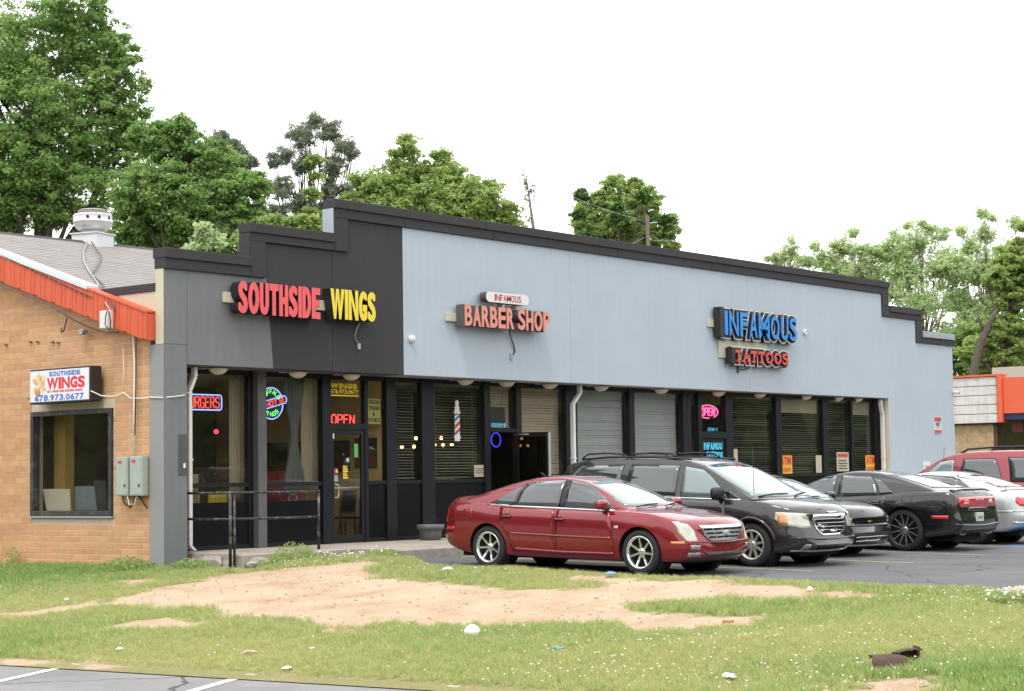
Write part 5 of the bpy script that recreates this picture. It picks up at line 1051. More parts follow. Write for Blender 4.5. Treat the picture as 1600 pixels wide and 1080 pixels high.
        for ii, o in ((0, 1), (len(rings) - 1, -1)): mb.f.append([ii * m + j for j in range(m)][::o]); mb.m.append(0); mb.sm.append(True)
        me3 = mb.mesh('cabin', [s.paint]); bm = bmesh.new(); bm.from_mesh(me3); bmesh.ops.recalc_face_normals(bm, faces=bm.faces); bm.to_mesh(me3); bm.free(); me3.set_sharp_from_angle(angle=radians(40)); s.cabin = link('cabin', me3, s.root)
        vs_ = [v.co.copy() for v in me2.vertices]; fs_ = [tuple(p.vertices) for p in me2.polygons]; o = len(vs_); vs_ += [v.co.copy() for v in me3.vertices]; fs_ += [tuple(o + i for i in p.vertices) for p in me3.polygons]
        s.bvh = BVHTree.FromPolygons(vs_, fs_); s.wheels()
        MB().box(xr + .25, xf - .3, -s.hwm + .40, s.hwm - .40, .17, .36).build('underbody', [M_gap], s.root)
    def hit(s, d, a, b):
        if d == 'F': o, v = Vector((6, a, b)), Vector((-1, 0, 0))
        elif d == 'B': o, v = Vector((-6, a, b)), Vector((1, 0, 0))
        elif d == 'T': o, v = Vector((a, b, 4)), Vector((0, 0, -1))
        elif d == 'L': o, v = Vector((a, 4, b)), Vector((0, -1, 0))
        else: o, v = Vector((a, -4, b)), Vector((0, 1, 0))
        p, n, _, _ = s.bvh.ray_cast(o, v)
        if p is None: return None, None
        if n.dot(v) > 0: n = -n
        return p, n
    def patch(s, name, d, rows, m, off=.004, skirt=.012, nu=12, nv=6, parent=None, grow=0.0, mats=None):
        """a panel lying on the shell: rows of outline points (bottom row first) cast onto it along d"""
        def rs(row, u):
            L_ = [0]
            for i in range(1, len(row)): L_.append(L_[-1] + sqrt((row[i][0] - row[i - 1][0]) ** 2 + (row[i][1] - row[i - 1][1]) ** 2))
            t = u * L_[-1]
            for i in range(1, len(row)):
                if t <= L_[i] + 1e-9: k = (t - L_[i - 1]) / max(1e-9, L_[i] - L_[i - 1]); return (row[i - 1][0] + (row[i][0] - row[i - 1][0]) * k, row[i - 1][1] + (row[i][1] - row[i - 1][1]) * k)
            return row[-1]
        if grow:
            allp = [p for r in rows for p in r]; cx = sum(p[0] for p in allp) / len(allp); cy = sum(p[1] for p in allp) / len(allp); wx = max(p[0] for p in allp) - min(p[0] for p in allp); wy = max(p[1] for p in allp) - min(p[1] for p in allp)
            rows = [[(cx + (p[0] - cx) * (1 + 2 * grow / wx), cy + (p[1] - cy) * (1 + 2 * grow / wy)) for p in r] for r in rows]
        V, Nn = [], []; last = None
        for j in range(nv + 1):
            fv = j / nv * (len(rows) - 1); i = min(int(fv), len(rows) - 2); k = fv - i
            for q in range(nu + 1):
                u = q / nu; A = rs(rows[i], u); B = rs(rows[i + 1], u); a, b = A[0] + (B[0] - A[0]) * k, A[1] + (B[1] - A[1]) * k
                p, n = s.hit(d, a, b)
                if p is None: p, n = last if last else (Vector((0, 0, 0)), Vector((0, 0, 1)))
                last = (p, n); V.append(p + n * off); Nn.append(n)
        W = nu + 1; fs_ = [(j * W + q, j * W + q + 1, (j + 1) * W + q + 1, (j + 1) * W + q) for j in range(nv) for q in range(nu)]
        edge = [q for q in range(W)] + [j * W + nu for j in range(1, nv + 1)] + [nv * W + q for q in range(nu - 1, -1, -1)] + [j * W for j in range(nv - 1, 0, -1)]
        o = len(V); V2 = V + [V[i] - Nn[i] * skirt for i in edge]; ne = len(edge)
        mb = MB(); mb.add(V2, fs_, 0, True)
        for i in range(ne): mb.f.append([edge[i], o + i, o + (i + 1) % ne, edge[(i + 1) % ne]]); mb.m.append(0); mb.sm.append(False)
        me = mb.mesh(name, mats or [m]); bm = bmesh.new(); bm.from_mesh(me); bmesh.ops.recalc_face_normals(bm, faces=bm.faces)
        # recalc may flip an open shell: make the panel face outwards
        bm.faces.ensure_lookup_table(); s0 = sum(bm.faces[i].normal.dot(Nn[fs_[i][0]]) for i in range(len(fs_)))
        if s0 < 0: bmesh.ops.reverse_faces(bm, faces=bm.faces)
        bm.to_mesh(me); bm.free(); return link(name, me, parent if parent is not None else s.root)
    def both(s, name, rows, m, off=.004, skirt=.012, nu=12, nv=6, grow=0):
        return [s.patch(name, d, rows, m, off, skirt, nu, nv, None, grow) for d in ('L', 'R')]
    def strip(s, name, d, pts, w, m, off=.004, skirt=.008, n=24):
        """a narrow band following the shell along a polyline"""
        lo, hi = [], []
        for i, p in enumerate(pts):
            a = pts[max(i - 1, 0)]; b = pts[min(i + 1, len(pts) - 1)]; tx, ty = b[0] - a[0], b[1] - a[1]; l = sqrt(tx * tx + ty * ty) or 1; lo.append((p[0] + ty / l * w / 2, p[1] - tx / l * w / 2)); hi.append((p[0] - ty / l * w / 2, p[1] + tx / l * w / 2))
        return s.patch(name, d, [lo, hi], m, off, skirt, n, 1)
    def wheels(s):
        P = s.P; R, w = P['wr'], P.get('tw', .22); rr_ = P['rim']
        for ax in (P['ax'], -P['ax']):
            for sg in (-1, 1):
                M = T(ax, sg * (s.hwm - .015), R) @ RX(-sg * pi / 2) @ RZ(P.get('spin', .3) + ax)      # local +z points outward
                tyre = MB().lathe([(rr_, -w), (rr_ + .02, -w - .004), (R - .02, -w + .01), (R, -w + .035), (R, -.04), (R - .012, -.015), (R - .04, -.002), (rr_ + .035, .002), (rr_ + .006, -.008), (rr_, -.02)], 44, cap=False).build('wheel', [M_tyre], s.root, M)
                rm = P['rimmat']; mb = MB(); mb.lathe([(rr_ - .004, -w + .02), (rr_ - .02, -.06), (rr_ - .014, -.022), (rr_ + .008, -.006), (rr_ + .004, .001), (rr_ - .012, -.002), (rr_ - .024, -.018), (rr_ - .03, -.05)], 44, P.get('lip', 0), cap=False); n = P['spokes']; hb = .065
                for k in range(n):
                    q = 2 * pi * k / n; Mk = RZ(q); w0, w1 = P['sw']; zi, zo = P.get('dish', (-.035, -.018)); r0, r1 = .03, rr_ - .016
                    for da in (P['split'] if 'split' in P else (0,)):
                        pts = []
                        for r_, ww, zz in ((r0, w0, zi), ((r0 + r1) / 2, (w0 + w1) / 2, (zi + zo) / 2 - .004), (r1, w1, zo)):
                            off = da * r_
                            pts += [(r_, off - ww / 2, zz - .03), (r_, off - ww / 2 * .7, zz), (r_, off + ww / 2 * .7, zz), (r_, off + ww / 2, zz - .03)]
                        mb.add([tuple(Mk @ Vector(p)) for p in pts], [(0, 4, 5, 1), (1, 5, 6, 2), (2, 6, 7, 3), (4, 8, 9, 5), (5, 9, 10, 6), (6, 10, 11, 7)])
                mb.lathe([(hb, zi - .03), (hb, zi + .004), (hb * .6, zi + .012), (.002, zi + .012)], 18, cap=False)
                for k in range(5): q = 2 * pi * k / 5; mb.lathe([(.011, zi), (.011, zi + .012), (.001, zi + .012)], 8, 1, T(.048 * cos(q), .048 * sin(q), 0), cap=False)
                mb.build('rim', [rm, M_rimd], tyre); MB().lathe([(rr_ - .02, -.13), (.001, -.13)], 30, cap=False).build('brake_disc', [M_rimd], tyre)
        # well liners
                MB().lathe([(P['ar'] - .004, -.30), (P['ar'] - .004, -.055)], 36, 0, RZ(0), cap=True).build('wheel_well', [M_gap], s.root, T(ax, sg * (s.hwm - .06), R + P.get('archz', 0)) @ RX(-sg * pi / 2))
    def mirror(s, x, z, sg, m, size=(.085, .115, .075)):
        p, n = s.hit('L' if sg > 0 else 'R', x, z); y = p.y
        bm = bmesh.new(); bmesh.ops.create_uvsphere(bm, u_segments=18, v_segments=12, radius=1)
        for v in bm.verts:
            c = v.co; q = [abs(c.x) ** .7 * (1 if c.x > 0 else -1), abs(c.y) ** .65 * (1 if c.y > 0 else -1), abs(c.z) ** .65 * (1 if c.z > 0 else -1)]; xx = q[0] * size[0]
            if xx < -size[0] * .4: xx = -size[0] * .4
            v.co = Vector((x + xx + .02, y + sg * (.15 + q[1] * size[1]), z + .075 + q[2] * size[2]))
        me = bpy.data.meshes.new('mirror'); bm.to_mesh(me); bm.free(); me.materials.append(m); me.polygons.foreach_set('use_smooth', [True] * len(me.polygons)); o = link('mirror', me, s.root)
        MB().box(x - .05, x + .04, min(y - sg * .02, y + sg * .09), max(y - sg * .02, y + sg * .09), z + .0, z + .035).build('mirror_arm', [M_trim], o, bevel=.01)
    def handle(s, x, z, sg, m):
        p, n = s.hit('L' if sg > 0 else 'R', x, z); s.patch('handle_recess', 'L' if sg > 0 else 'R', [[(x - .07, z - .03), (x + .07, z - .03)], [(x - .09, z), (x + .09, z)], [(x - .06, z + .035), (x + .06, z + .035)]], M_gap, .0065, .004, 8, 4)
        y = p.y + sg * .02; MB().tube([(x - .10, y - sg * .012, z), (x - .05, y + sg * .008, z), (x + .05, y + sg * .008, z), (x + .10, y - sg * .012, z)], .016, 8).build('handle', [m], s.root)
    def wiper(s, y0, y1, z):
        a, _ = s.hit('F', y0, z); b, _ = s.hit('F', y1, z + .03)
        if a and b: MB().tube([a + Vector((.02, 0, .01)), (a + b) / 2 + Vector((.03, 0, .03)), b + Vector((.02, 0, .02))], .010, 6).build('wiper', [M_trim], s.root)

PR = mat('paint_red', (.225, .008, .019), .24, metal=.35, coat=1.0, spec=.5, mottle=.02, mscale=2)
PK = mat('paint_black', (.010, .010, .012), .22, metal=.2, coat=1.0, mottle=.05, mscale=2); PV = mat('paint_charcoal', (.020, .020, .023), .25, metal=.3, coat=1.0, mottle=.12, mscale=3, dirt=(.05, .045, .04), dirt_amt=.25)
PS = mat('paint_silver', (.50, .51, .52), .3, metal=.5, coat=1.0); PM = mat('paint_maroon', (.30, .028, .040), .3, metal=.2, coat=1.0)
PITCH = .014
def doors(c, spec, gap=True):
    for rows in spec:
        for d in ('L', 'R'):
            c.patch('door_gap', d, rows, M_gap, .0012, .006, 10, 8, None, .007); c.patch('door', d, rows, c.paint, .0048, .004, 14, 10)
# --- red saloon
red = Car('red_saloon', 'dark red four door saloon car parked nearest, chrome wheels and grille', 'car', (3.40, -6.30, lot_z(-6.3)), radians(-90.6), PITCH, dict(
    ax=1.478, xf=2.42, xr=-2.576, W=1.844, wr=.335, ar=.382, tw=.235, rim=.238, rimmat=M_rimb, spokes=7, sw=(.05, .036), dish=(-.05, -.02), spin=.2, bowf=.24, bowr=.14, leanf=.22, gb=.80, gr=.585, gh=.42, swell=.016,
    top=[(-2.576, .99), (-2.5, 1.075), (-2.35, 1.105), (-1.85, 1.09), (-1.0, 1.0), (1.0, 1.0), (1.3, .975), (1.8, .925), (2.15, .865), (2.33, .825), (2.42, .80)],
    edge=[(-2.576, .94), (-2.4, 1.02), (-1.8, 1.025), (-1.0, .985), (0, .955), (1.0, .925), (1.5, .905), (2.0, .85), (2.3, .80), (2.42, .775)],
    bot=[(-2.576, .36), (-2.2, .26), (-1.9, .22), (1.7, .19), (2.2, .20), (2.42, .24)], hw=[(-2.576, .80), (-2.3, .89), (-1.5, .918), (0, .922), (1.5, .918), (2.1, .885), (2.42, .80)],
    roof=[(1.18, .965), (.95, 1.06), (.55, 1.25), (.25, 1.375), (0, 1.43), (-.3, 1.462), (-.7, 1.452), (-1.1, 1.385), (-1.5, 1.262), (-2.02, 1.085)]), PR)
doors(red, [[[(.98, .27), (-.10, .27)], [(1.0, .45), (-.11, .45)], [(.97, .70), (-.11, .70)], [(.93, .915), (-.08, .94)]],
            [[(-.14, .27), (-.96, .29)], [(-.15, .45), (-1.06, .50)], [(-.15, .70), (-1.20, .72)], [(-.12, .942), (-1.22, .975)]]])
W1r = [[(.95, .955), (-.05, .98)], [(.66, 1.14), (-.05, 1.18)], [(.42, 1.265), (-.05, 1.32)], [(.24, 1.335), (-.05, 1.385)]]
W2r = [[(-.15, .982), (-1.02, 1.0)], [(-.15, 1.2), (-.98, 1.2)], [(-.15, 1.392), (-.86, 1.352)]]
W3r = [[(-1.06, 1.002), (-1.50, 1.035)], [(-1.02, 1.19), (-1.24, 1.17)], [(-.92, 1.335), (-.98, 1.325)]]
for w_ in (W1r, W2r, W3r): red.both('window_trim', w_, M_trim, .002, .006, grow=.009); red.both('side_window', w_, M_cg, .006, .004)
for d in 'LR': red.patch('pillar_trim', d, [[(-.05, .98), (-.15, .982)], [(-.05, 1.385), (-.15, 1.39)]], M_trim, .004, .003, 3, 6); red.strip('belt_moulding', d, [(.97, .945), (0, .967), (-1.0, .988), (-1.52, 1.018)], .022, M_chr, .010); red.strip('side_moulding', d, [(.95, .53), (0, .545), (-1.06, .57)], .035, PR, .014, .012); red.strip('sill_moulding', d, [(1.0, .30), (0, .30), (-.95, .33)], .04, PR, .016, .02)
red.patch('windscreen', 'F', [[(-.70, 1.005), (.70, 1.005)], [(-.66, 1.18), (.66, 1.18)], [(-.575, 1.345), (0, 1.385), (.575, 1.345)]], M_cgl, .005, .004, 18, 8); red.patch('rear_window', 'B', [[(-.62, 1.14), (.62, 1.14)], [(-.54, 1.33), (.54, 1.33)]], M_cg, .005, .004, 14, 6)
red.patch('sunroof', 'T', [[(.0, -.42), (-.62, -.42)], [(.0, .42), (-.62, .42)]], M_cg, .003, .003, 8, 8)
red.wiper(-.60, -.1, .985); red.wiper(0, .5, .985)
M_grl = mat('grille_chrome', (.72, .72, .73), .34, metal=.85)
GR = [[(-.34, .505), (.34, .505)], [(-.46, .58), (.46, .58)], [(-.56, .735), (.56, .735)]]
red.patch('grille', 'F', GR, M_grl, .012, .02, 20, 8)
for k in range(3):
    zz = .55 + k * .058; hw_ = .39 + k * .062
    for j in range(5):
        a = -hw_ + j * 2 * hw_ / 5 + .012; b_ = a + 2 * hw_ / 5 - .024
        if j == 2 and k == 1: continue
        red.patch('grille_slot', 'F', [[(a, zz), (b_, zz)], [(a, zz + .026), (b_, zz + .026)]], M_gap, .019, .008, 4, 1)
red.patch('crest', 'F', [[(-.02, .575), (.02, .575)], [(-.055, .62), (.055, .62)], [(-.04, .655), (.04, .655)]], M_alloy, .024, .01, 6, 4)
for sg in (-1, 1):
    red.patch('headlight', 'F', [[(sg * .62, .50), (sg * .78, .50)], [(sg * .66, .64), (sg * .825, .64)], [(sg * .72, .755), (sg * .83, .80)]], M_lamp, .006, .008, 10, 8); red.patch('fog_light', 'F', [[(sg * .58, .285), (sg * .75, .285)], [(sg * .59, .345), (sg * .76, .345)]], M_lampc, .006, .006, 5, 3); red.patch('park_lamp', 'F', [[(sg * .59, .39), (sg * .75, .39)], [(sg * .59, .455), (sg * .76, .455)]], M_lampc, .006, .006, 5, 3)
red.patch('lower_intake', 'F', [[(-.44, .285), (.44, .285)], [(-.5, .345), (.5, .345)]], mat('mesh_dark', (.06, .06, .055), .5, metal=.5), .005, .004, 14, 3)
red.patch('air_dam', 'F', [[(-.72, .20), (.72, .20)], [(-.74, .232), (.74, .232)]], M_trim, .008, .01, 16, 2)
red.strip('bumper_crease', 'F', [(-.80, .50), (-.4, .49), (0, .485), (.4, .49), (.80, .50)], .022, PR, .018, .02, 24)
for d, sg in (('R', -1), ('L', 1)): red.patch('marker_light', d, [[(2.02, .47), (2.26, .47)], [(2.02, .51), (2.25, .51)]], M_amb, .006, .006, 5, 2); red.patch('rear_marker', d, [[(-2.44, .60), (-2.20, .60)], [(-2.43, .645), (-2.2, .645)]], M_tail, .006, .006, 5, 2); red.mirror(.80, .955, sg, PR); red.handle(-.02, .80, sg, PR); red.handle(-1.08, .83, sg, PR); red.patch('fender_badge', d, [[(1.02, .68), (1.10, .68)], [(1.02, .72), (1.10, .72)]], M_alloy, .006, .004, 3, 3); red.patch('fuel_flap', d, [[(-1.98, .78), (-1.80, .78)], [(-1.98, .93), (-1.80, .93)]], PR, .0015, .003, 5, 5)
for sg in (-1, 1): red.patch('tail_light', 'B', [[(sg * .62, .72), (sg * .80, .72)], [(sg * .62, .98), (sg * .78, .98)]], M_tail, .006, .006, 5, 5)
red.patch('spoiler', 'T', [[(-2.40, -.66), (-2.28, -.66)], [(-2.46, 0), (-2.32, 0)], [(-2.40, .66), (-2.28, .66)]], PR, .025, .03, 4, 12)
MB().tube([(-1.02, 0, 1.44), (-1.12, 0, 1.50)], .012, 6).build('aerial', [M_trim], red.root)
# --- black minivan
van = Car('black_minivan', 'black minivan with chrome grille parked between the red saloon and black saloon', 'minivan', (6.30, -6.45, lot_z(-6.45)), radians(-92.4), PITCH, dict(
    ax=1.539, xf=2.50, xr=-2.66, W=1.95, wr=.345, ar=.40, tw=.225, rim=.235, rimmat=M_alloy, spokes=9, sw=(.05, .042), dish=(-.03, -.016), spin=.1, bowf=.30, bowr=.12, leanf=.22, gb=.905, gr=.70, gh=.60, swell=.022, bowg=.22,
    top=[(-2.66, 1.03), (-2.55, 1.09), (1.2, 1.11), (1.5, 1.095), (1.9, 1.06), (2.2, 1.01), (2.4, .965), (2.50, .94)], edge=[(-2.66, .98), (-2.4, 1.08), (0, 1.06), (1.1, 1.04), (1.6, 1.02), (2.1, .97), (2.4, .92), (2.50, .90)],
    bot=[(-2.66, .40), (-2.3, .28), (0, .22), (1.9, .21), (2.3, .23), (2.50, .28)], hw=[(-2.66, .90), (-2.4, .96), (0, .975), (1.6, .97), (2.1, .935), (2.50, .82)],
    roof=[(1.55, 1.07), (1.25, 1.20), (.85, 1.42), (.55, 1.575), (.3, 1.67), (0, 1.72), (-.8, 1.748), (-1.6, 1.742), (-2.2, 1.70), (-2.42, 1.62), (-2.56, 1.35), (-2.66, 1.05)]), PV)
doors(van, [[[(1.06, .30), (.06, .30)], [(1.08, .55), (.05, .55)], [(1.05, .85), (.05, .85)], [(1.02, 1.03), (.06, 1.045)]], [[(.02, .30), (-1.02, .30)], [(.01, .7), (-1.12, .7)], [(.02, 1.045), (-1.15, 1.06)]]])
V1 = [[(1.04, 1.085), (.10, 1.10)], [(.86, 1.26), (.10, 1.29)], [(.66, 1.41), (.10, 1.46)], [(.46, 1.53), (.10, 1.585)]]; V2 = [[(-.02, 1.10), (-1.06, 1.12)], [(-.02, 1.36), (-1.05, 1.37)], [(-.02, 1.60), (-1.02, 1.615)]]; V3 = [[(-1.22, 1.125), (-2.40, 1.15)], [(-1.21, 1.37), (-2.32, 1.40)], [(-1.19, 1.615), (-2.14, 1.59)]]
for w_, mm_ in ((V1, M_cgl), (V2, M_cg), (V3, M_cg)): van.both('window_trim', w_, M_trim, .002, .006, grow=.014); van.both('side_window', w_, mm_, .006, .004)
for d in 'LR': van.patch('quarter_window', d, [[(1.30, 1.075), (1.09, 1.085)], [(1.14, 1.16), (1.05, 1.19)]], M_cg, .005, .004, 4, 4); van.strip('belt_moulding', d, [(1.32, 1.055), (.6, 1.07), (-.3, 1.085), (-1.1, 1.10)], .022, M_chr, .010)
van.patch('windscreen', 'F', [[(-.80, 1.10), (.80, 1.10)], [(-.76, 1.36), (.76, 1.36)], [(-.66, 1.60), (0, 1.645), (.66, 1.60)]], M_cgl, .005, .004, 18, 8); van.patch('rear_window', 'B', [[(-.68, 1.16), (.68, 1.16)], [(-.6, 1.55), (.6, 1.55)]], M_cg, .005, .004, 12, 6)
van.wiper(-.75, -.05, 1.10); van.wiper(.05, .7, 1.10)
van.patch('grille', 'F', [[(-.28, .485), (.28, .485)], [(-.38, .54), (.38, .54)], [(-.47, .83), (.47, .83)]], M_chr, .012, .02, 18, 8)
van.patch('grille_dark', 'F', [[(-.27, .515), (.27, .515)], [(-.35, .56), (.35, .56)], [(-.425, .80), (.425, .80)]], M_gap, .014, .004, 16, 8)
for k in range(4): zz = .565 + k * .06; hw_ = .335 + k * .026; van.patch('grille_bar', 'F', [[(-hw_, zz), (hw_, zz)], [(-hw_ - .006, zz + .014), (hw_ + .006, zz + .014)]], M_chr, .020, .006, 14, 1)
van.patch('winged_badge', 'F', [[(-.11, .835), (.11, .835)], [(-.15, .865), (.15, .865)]], M_alloy, .016, .006, 8, 2)
for sg in (-1, 1):
    van.patch('headlight', 'F', [[(sg * .52, .62), (sg * .72, .61), (sg * .88, .66)], [(sg * .51, .73), (sg * .92, .76)], [(sg * .55, .835), (sg * .90, .87)]], M_lamp, .006, .008, 14, 6); van.patch('turn_lamp', 'F', [[(sg * .845, .67), (sg * .90, .68)], [(sg * .85, .84), (sg * .90, .85)]], M_amb, .009, .006, 4, 4)
    van.patch('fog_light', 'F', [[(sg * .60, .275), (sg * .70, .275)], [(sg * .58, .32), (sg * .72, .32)], [(sg * .61, .365), (sg * .70, .365)]], M_lampc, .008, .006, 6, 4)
van.patch('lower_intake', 'F', [[(-.42, .275), (.42, .275)], [(-.46, .35), (.46, .35)]], M_gap, .005, .004, 12, 2); van.strip('bumper_crease', 'F', [(-.85, .47), (-.4, .44), (0, .435), (.4, .44), (.85, .47)], .02, PV, .016, .02)
van.strip('chin_strip', 'F', [(-.80, .265), (-.4, .245), (0, .24), (.4, .245), (.80, .265)], .02, M_alloy, .010, .01)
for d, sg in (('R', -1), ('L', 1)):
    van.mirror(.92, 1.08, sg, M_trim, (.10, .13, .10)); van.handle(.22, .93, sg, PV); van.handle(-.9, .95, sg, PV)
    van.strip('arch_lip', d, [(1.539 + .43 * cos(q), .345 + .43 * sin(q)) for q in [radians(k) for k in range(8, 173, 12)]], .045, PV, .012, .014); van.strip('sill_moulding', d, [(1.0, .33), (-1.0, .33)], .05, PV, .016, .02)
    van.strip('slider_rail', d, [(-1.2, 1.02), (-2.35, 1.05)], .014, M_gap, .002)
    for x0, x1 in ((-.15, -1.15), (-1.2, -2.2)): yy = sg * .60; MB().tube([(x0, yy, 1.735), (x0 - .12, yy, 1.80), ((x0 + x1) / 2, yy, 1.815), (x1 + .12, yy, 1.80), (x1, yy, 1.735)], .016, 8).build('roof_rail', [M_trim], van.root)
    MB().tube([(.15, sg * .63, 1.705), (-.6, sg * .645, 1.745), (-1.6, sg * .645, 1.745), (-2.2, sg * .62, 1.71)], .018, 8).build('roof_rail', [M_trim], van.root)
MB().tube([(1.42, -.68, 1.10), (1.40, -.68, 1.92)], .005, 5).build('aerial', [M_trim], van.root)
# --- black saloon, nose out, mostly hidden
blk = Car('black_saloon', 'black saloon facing out with gold bow tie badge, half hidden behind the minivan', 'car', (9.15, -5.75, lot_z(-5.75)), radians(-90), PITCH, dict(
    ax=1.368, xf=2.36, xr=-2.48, W=1.855, wr=.33, ar=.375, tw=.22, rim=.225, rimmat=M_alloy, spokes=10, sw=(.04, .03), bowf=.30, leanf=.14, gb=.79, gr=.57, gh=.42, swell=.02,
    top=[(-2.48, .98), (-2.38, 1.07), (-1.8, 1.08), (-1.0, 1.0), (.95, 1.0), (1.3, .975), (1.8, .93), (2.15, .87), (2.29, .83), (2.36, .80)], edge=[(-2.48, .93), (-2.3, 1.02), (-1, .98), (0, .95), (1.0, .93), (1.5, .90), (2.0, .85), (2.36, .765)],
    bot=[(-2.48, .34), (-2.1, .24), (1.7, .18), (2.2, .18), (2.36, .2)], hw=[(-2.48, .80), (-2.2, .89), (0, .927), (1.5, .92), (2.0, .89), (2.36, .82)], roof=[(1.15, .965), (.9, 1.08), (.3, 1.36), (0, 1.43), (-.3, 1.46), (-.8, 1.44), (-1.2, 1.36), (-1.95, 1.085)]), PK)
K1 = [[(.95, .955), (.0, .97)], [(.6, 1.17), (0, 1.2)], [(.27, 1.33), (0, 1.38)]]; K2 = [[(-.1, .975), (-1.0, 1.0)], [(-.1, 1.385), (-.85, 1.33)]]
for w_ in (K1, K2): blk.both('side_window', w_, M_cg, .006, .004)
blk.patch('windscreen', 'F', [[(-.70, 1.005), (.70, 1.005)], [(-.57, 1.35), (0, 1.385), (.57, 1.35)]], M_cgl, .005, .004, 18, 8); blk.patch('rear_window', 'B', [[(-.6, 1.14), (.6, 1.14)], [(-.52, 1.33), (.52, 1.33)]], M_cg, .005, .004, 10, 5)
blk.patch('grille', 'F', [[(-.52, .56), (.52, .56)], [(-.60, .665), (.60, .665)]], M_gap, .006, .006, 14, 4); blk.patch('lower_intake', 'F', [[(-.60, .23), (.60, .23)], [(-.64, .42), (.64, .42)]], M_gap, .006, .006, 14, 4)
for z in (.28, .345): blk.strip('grille_bar', 'F', [(-.58, z), (0, z), (.58, z)], .012, M_alloy, .012, .004)
blk.strip('grille_bar', 'F', [(-.56, .625), (0, .622), (.56, .625)], .010, M_trim, .012, .004); blk.strip('grille_trim', 'F', [(-.62, .555), (0, .55), (.62, .555)], .012, M_chr, .012, .004); blk.strip('bumper_crease', 'F', [(-.82, .545), (0, .53), (.82, .545)], .02, PK, .016, .02)
gold = mat('badge_gold', (.75, .42, .06), .3, metal=.6)
for a, b_, h in ((-.09, -.035, .014), (-.035, .035, .028), (.035, .09, .014)): blk.patch('bow_tie_badge', 'F', [[(a, .615 - h), (b_, .615 - h)], [(a, .615 + h), (b_, .615 + h)]], gold, .020, .006, 3, 2)
for sg in (-1, 1): blk.patch('headlight', 'F', [[(sg * .62, .575), (sg * .84, .62)], [(sg * .62, .665), (sg * .86, .72)]], M_lampc, .007, .006, 8, 4); blk.mirror(.85, .955, sg, PK)
blk.strip('splitter', 'F', [(-.82, .205), (0, .195), (.82, .205)], .02, M_alloy, .012, .01); blk.wiper(-.6, 0, .99)
# --- black saloon with big wheels, tail out
chg = Car('black_muscle_saloon', 'black saloon parked nose in, big thin spoked wheels and wide red tail light', 'car', (12.05, -6.05, lot_z(-6.05)), radians(90.5), -PITCH, dict(
    ax=1.526, xf=2.45, xr=-2.62, W=1.905, wr=.383, ar=.425, archz=.01, tw=.26, rim=.305, rimmat=mat('rim_machined', (.60, .58, .56), .22, metal=.9), spokes=12, lip=1, sw=(.034, .024), dish=(-.06, -.012), spin=.13, bowf=.2, bowr=.07, leanr=.05, gb=.82, gr=.60, gh=.44, swell=.03,
    top=[(-2.62, 1.03), (-2.56, 1.105), (-2.42, 1.135), (-1.9, 1.115), (-1.0, 1.0), (.9, 1.0), (1.3, .975), (2.0, .90), (2.35, .78), (2.45, .66)], edge=[(-2.62, 1.0), (-2.4, 1.075), (-1.6, 1.075), (-.8, 1.0), (0, .97), (1.0, .955), (1.6, .93), (2.1, .85), (2.45, .62)],
    bot=[(-2.62, .33), (-2.2, .27), (-1.9, .24), (1.7, .2), (2.2, .2), (2.45, .24)], hw=[(-2.62, .90), (-2.3, .945), (-1.5, .955), (0, .94), (1.5, .95), (2.1, .92), (2.45, .84)],
    roof=[(1.20, .97), (.85, 1.12), (.35, 1.34), (0, 1.44), (-.35, 1.48), (-.8, 1.462), (-1.2, 1.385), (-1.6, 1.27), (-2.15, 1.10)]), PK)
doors(chg, [[[(1.02, .28), (-.06, .28)], [(1.05, .6), (-.06, .6)], [(.98, .945), (-.03, .958)]], [[(-.10, .28), (-.95, .30)], [(-.10, .52), (-1.02, .56)], [(-.10, .75), (-1.14, .78)], [(-.07, .96), (-1.18, 1.01)]]])
C1 = [[(.98, .985), (.02, .995)], [(.66, 1.16), (.02, 1.19)], [(.30, 1.32), (.02, 1.375)]]; C2 = [[(-.10, .997), (-.93, 1.03)], [(-.10, 1.2), (-.86, 1.21)], [(-.10, 1.385), (-.72, 1.36)]]; C3 = [[(-.97, 1.033), (-1.24, 1.06)], [(-.92, 1.17), (-1.12, 1.17)], [(-.80, 1.33), (-.94, 1.29)]]
for w_ in (C1, C2, C3): chg.both('window_trim', w_, M_trim, .002, .006, grow=.016); chg.both('side_window', w_, M_cg, .006, .004)
chg.patch('rear_window', 'B', [[(-.66, 1.155), (.66, 1.155)], [(-.60, 1.28), (.60, 1.28)], [(-.54, 1.40), (.54, 1.40)]], M_cg, .005, .004, 16, 8); chg.patch('windscreen', 'F', [[(-.7, 1.02), (.7, 1.02)], [(-.57, 1.37), (.57, 1.37)]], M_cg, .005, .004, 12, 6)
chg.patch('tail_light', 'B', [[(-.76, .81), (-.4, .80), (0, .79), (.4, .80), (.76, .81)], [(-.79, .90), (.79, .90)], [(-.76, .985), (0, .99), (.76, .985)]], M_tail, .008, .008, 30, 5)
chg.patch('tail_panel', 'B', [[(-.44, .74), (.44, .74)], [(-.40, .80), (.40, .80)]], PK, .012, .006, 14, 3)
for sg in (-1, 1): chg.patch('reverse_lamp', 'B', [[(sg * .42, .865), (sg * .60, .865)], [(sg * .42, .93), (sg * .58, .93)]], mat('lens_white', (.7, .62, .6), .2, coat=1), .012, .006, 4, 3); chg.patch('side_reflector', 'L' if sg > 0 else 'R', [[(-2.42, .60), (-2.10, .60)], [(-2.42, .66), (-2.10, .66)]], M_tail, .006, .006, 5, 2)
p_, n_ = chg.hit('B', 0, .94); mb = MB()
text_mesh(mb, 'DODGE', .34, .05, .003, .004, frame_x0((p_.x - .012, .17, .93), (0, -1, 0), (0, 0, 1))); mb.build('lettering', [mat('lens_pale', (.72, .6, .6), .3)], chg.root)
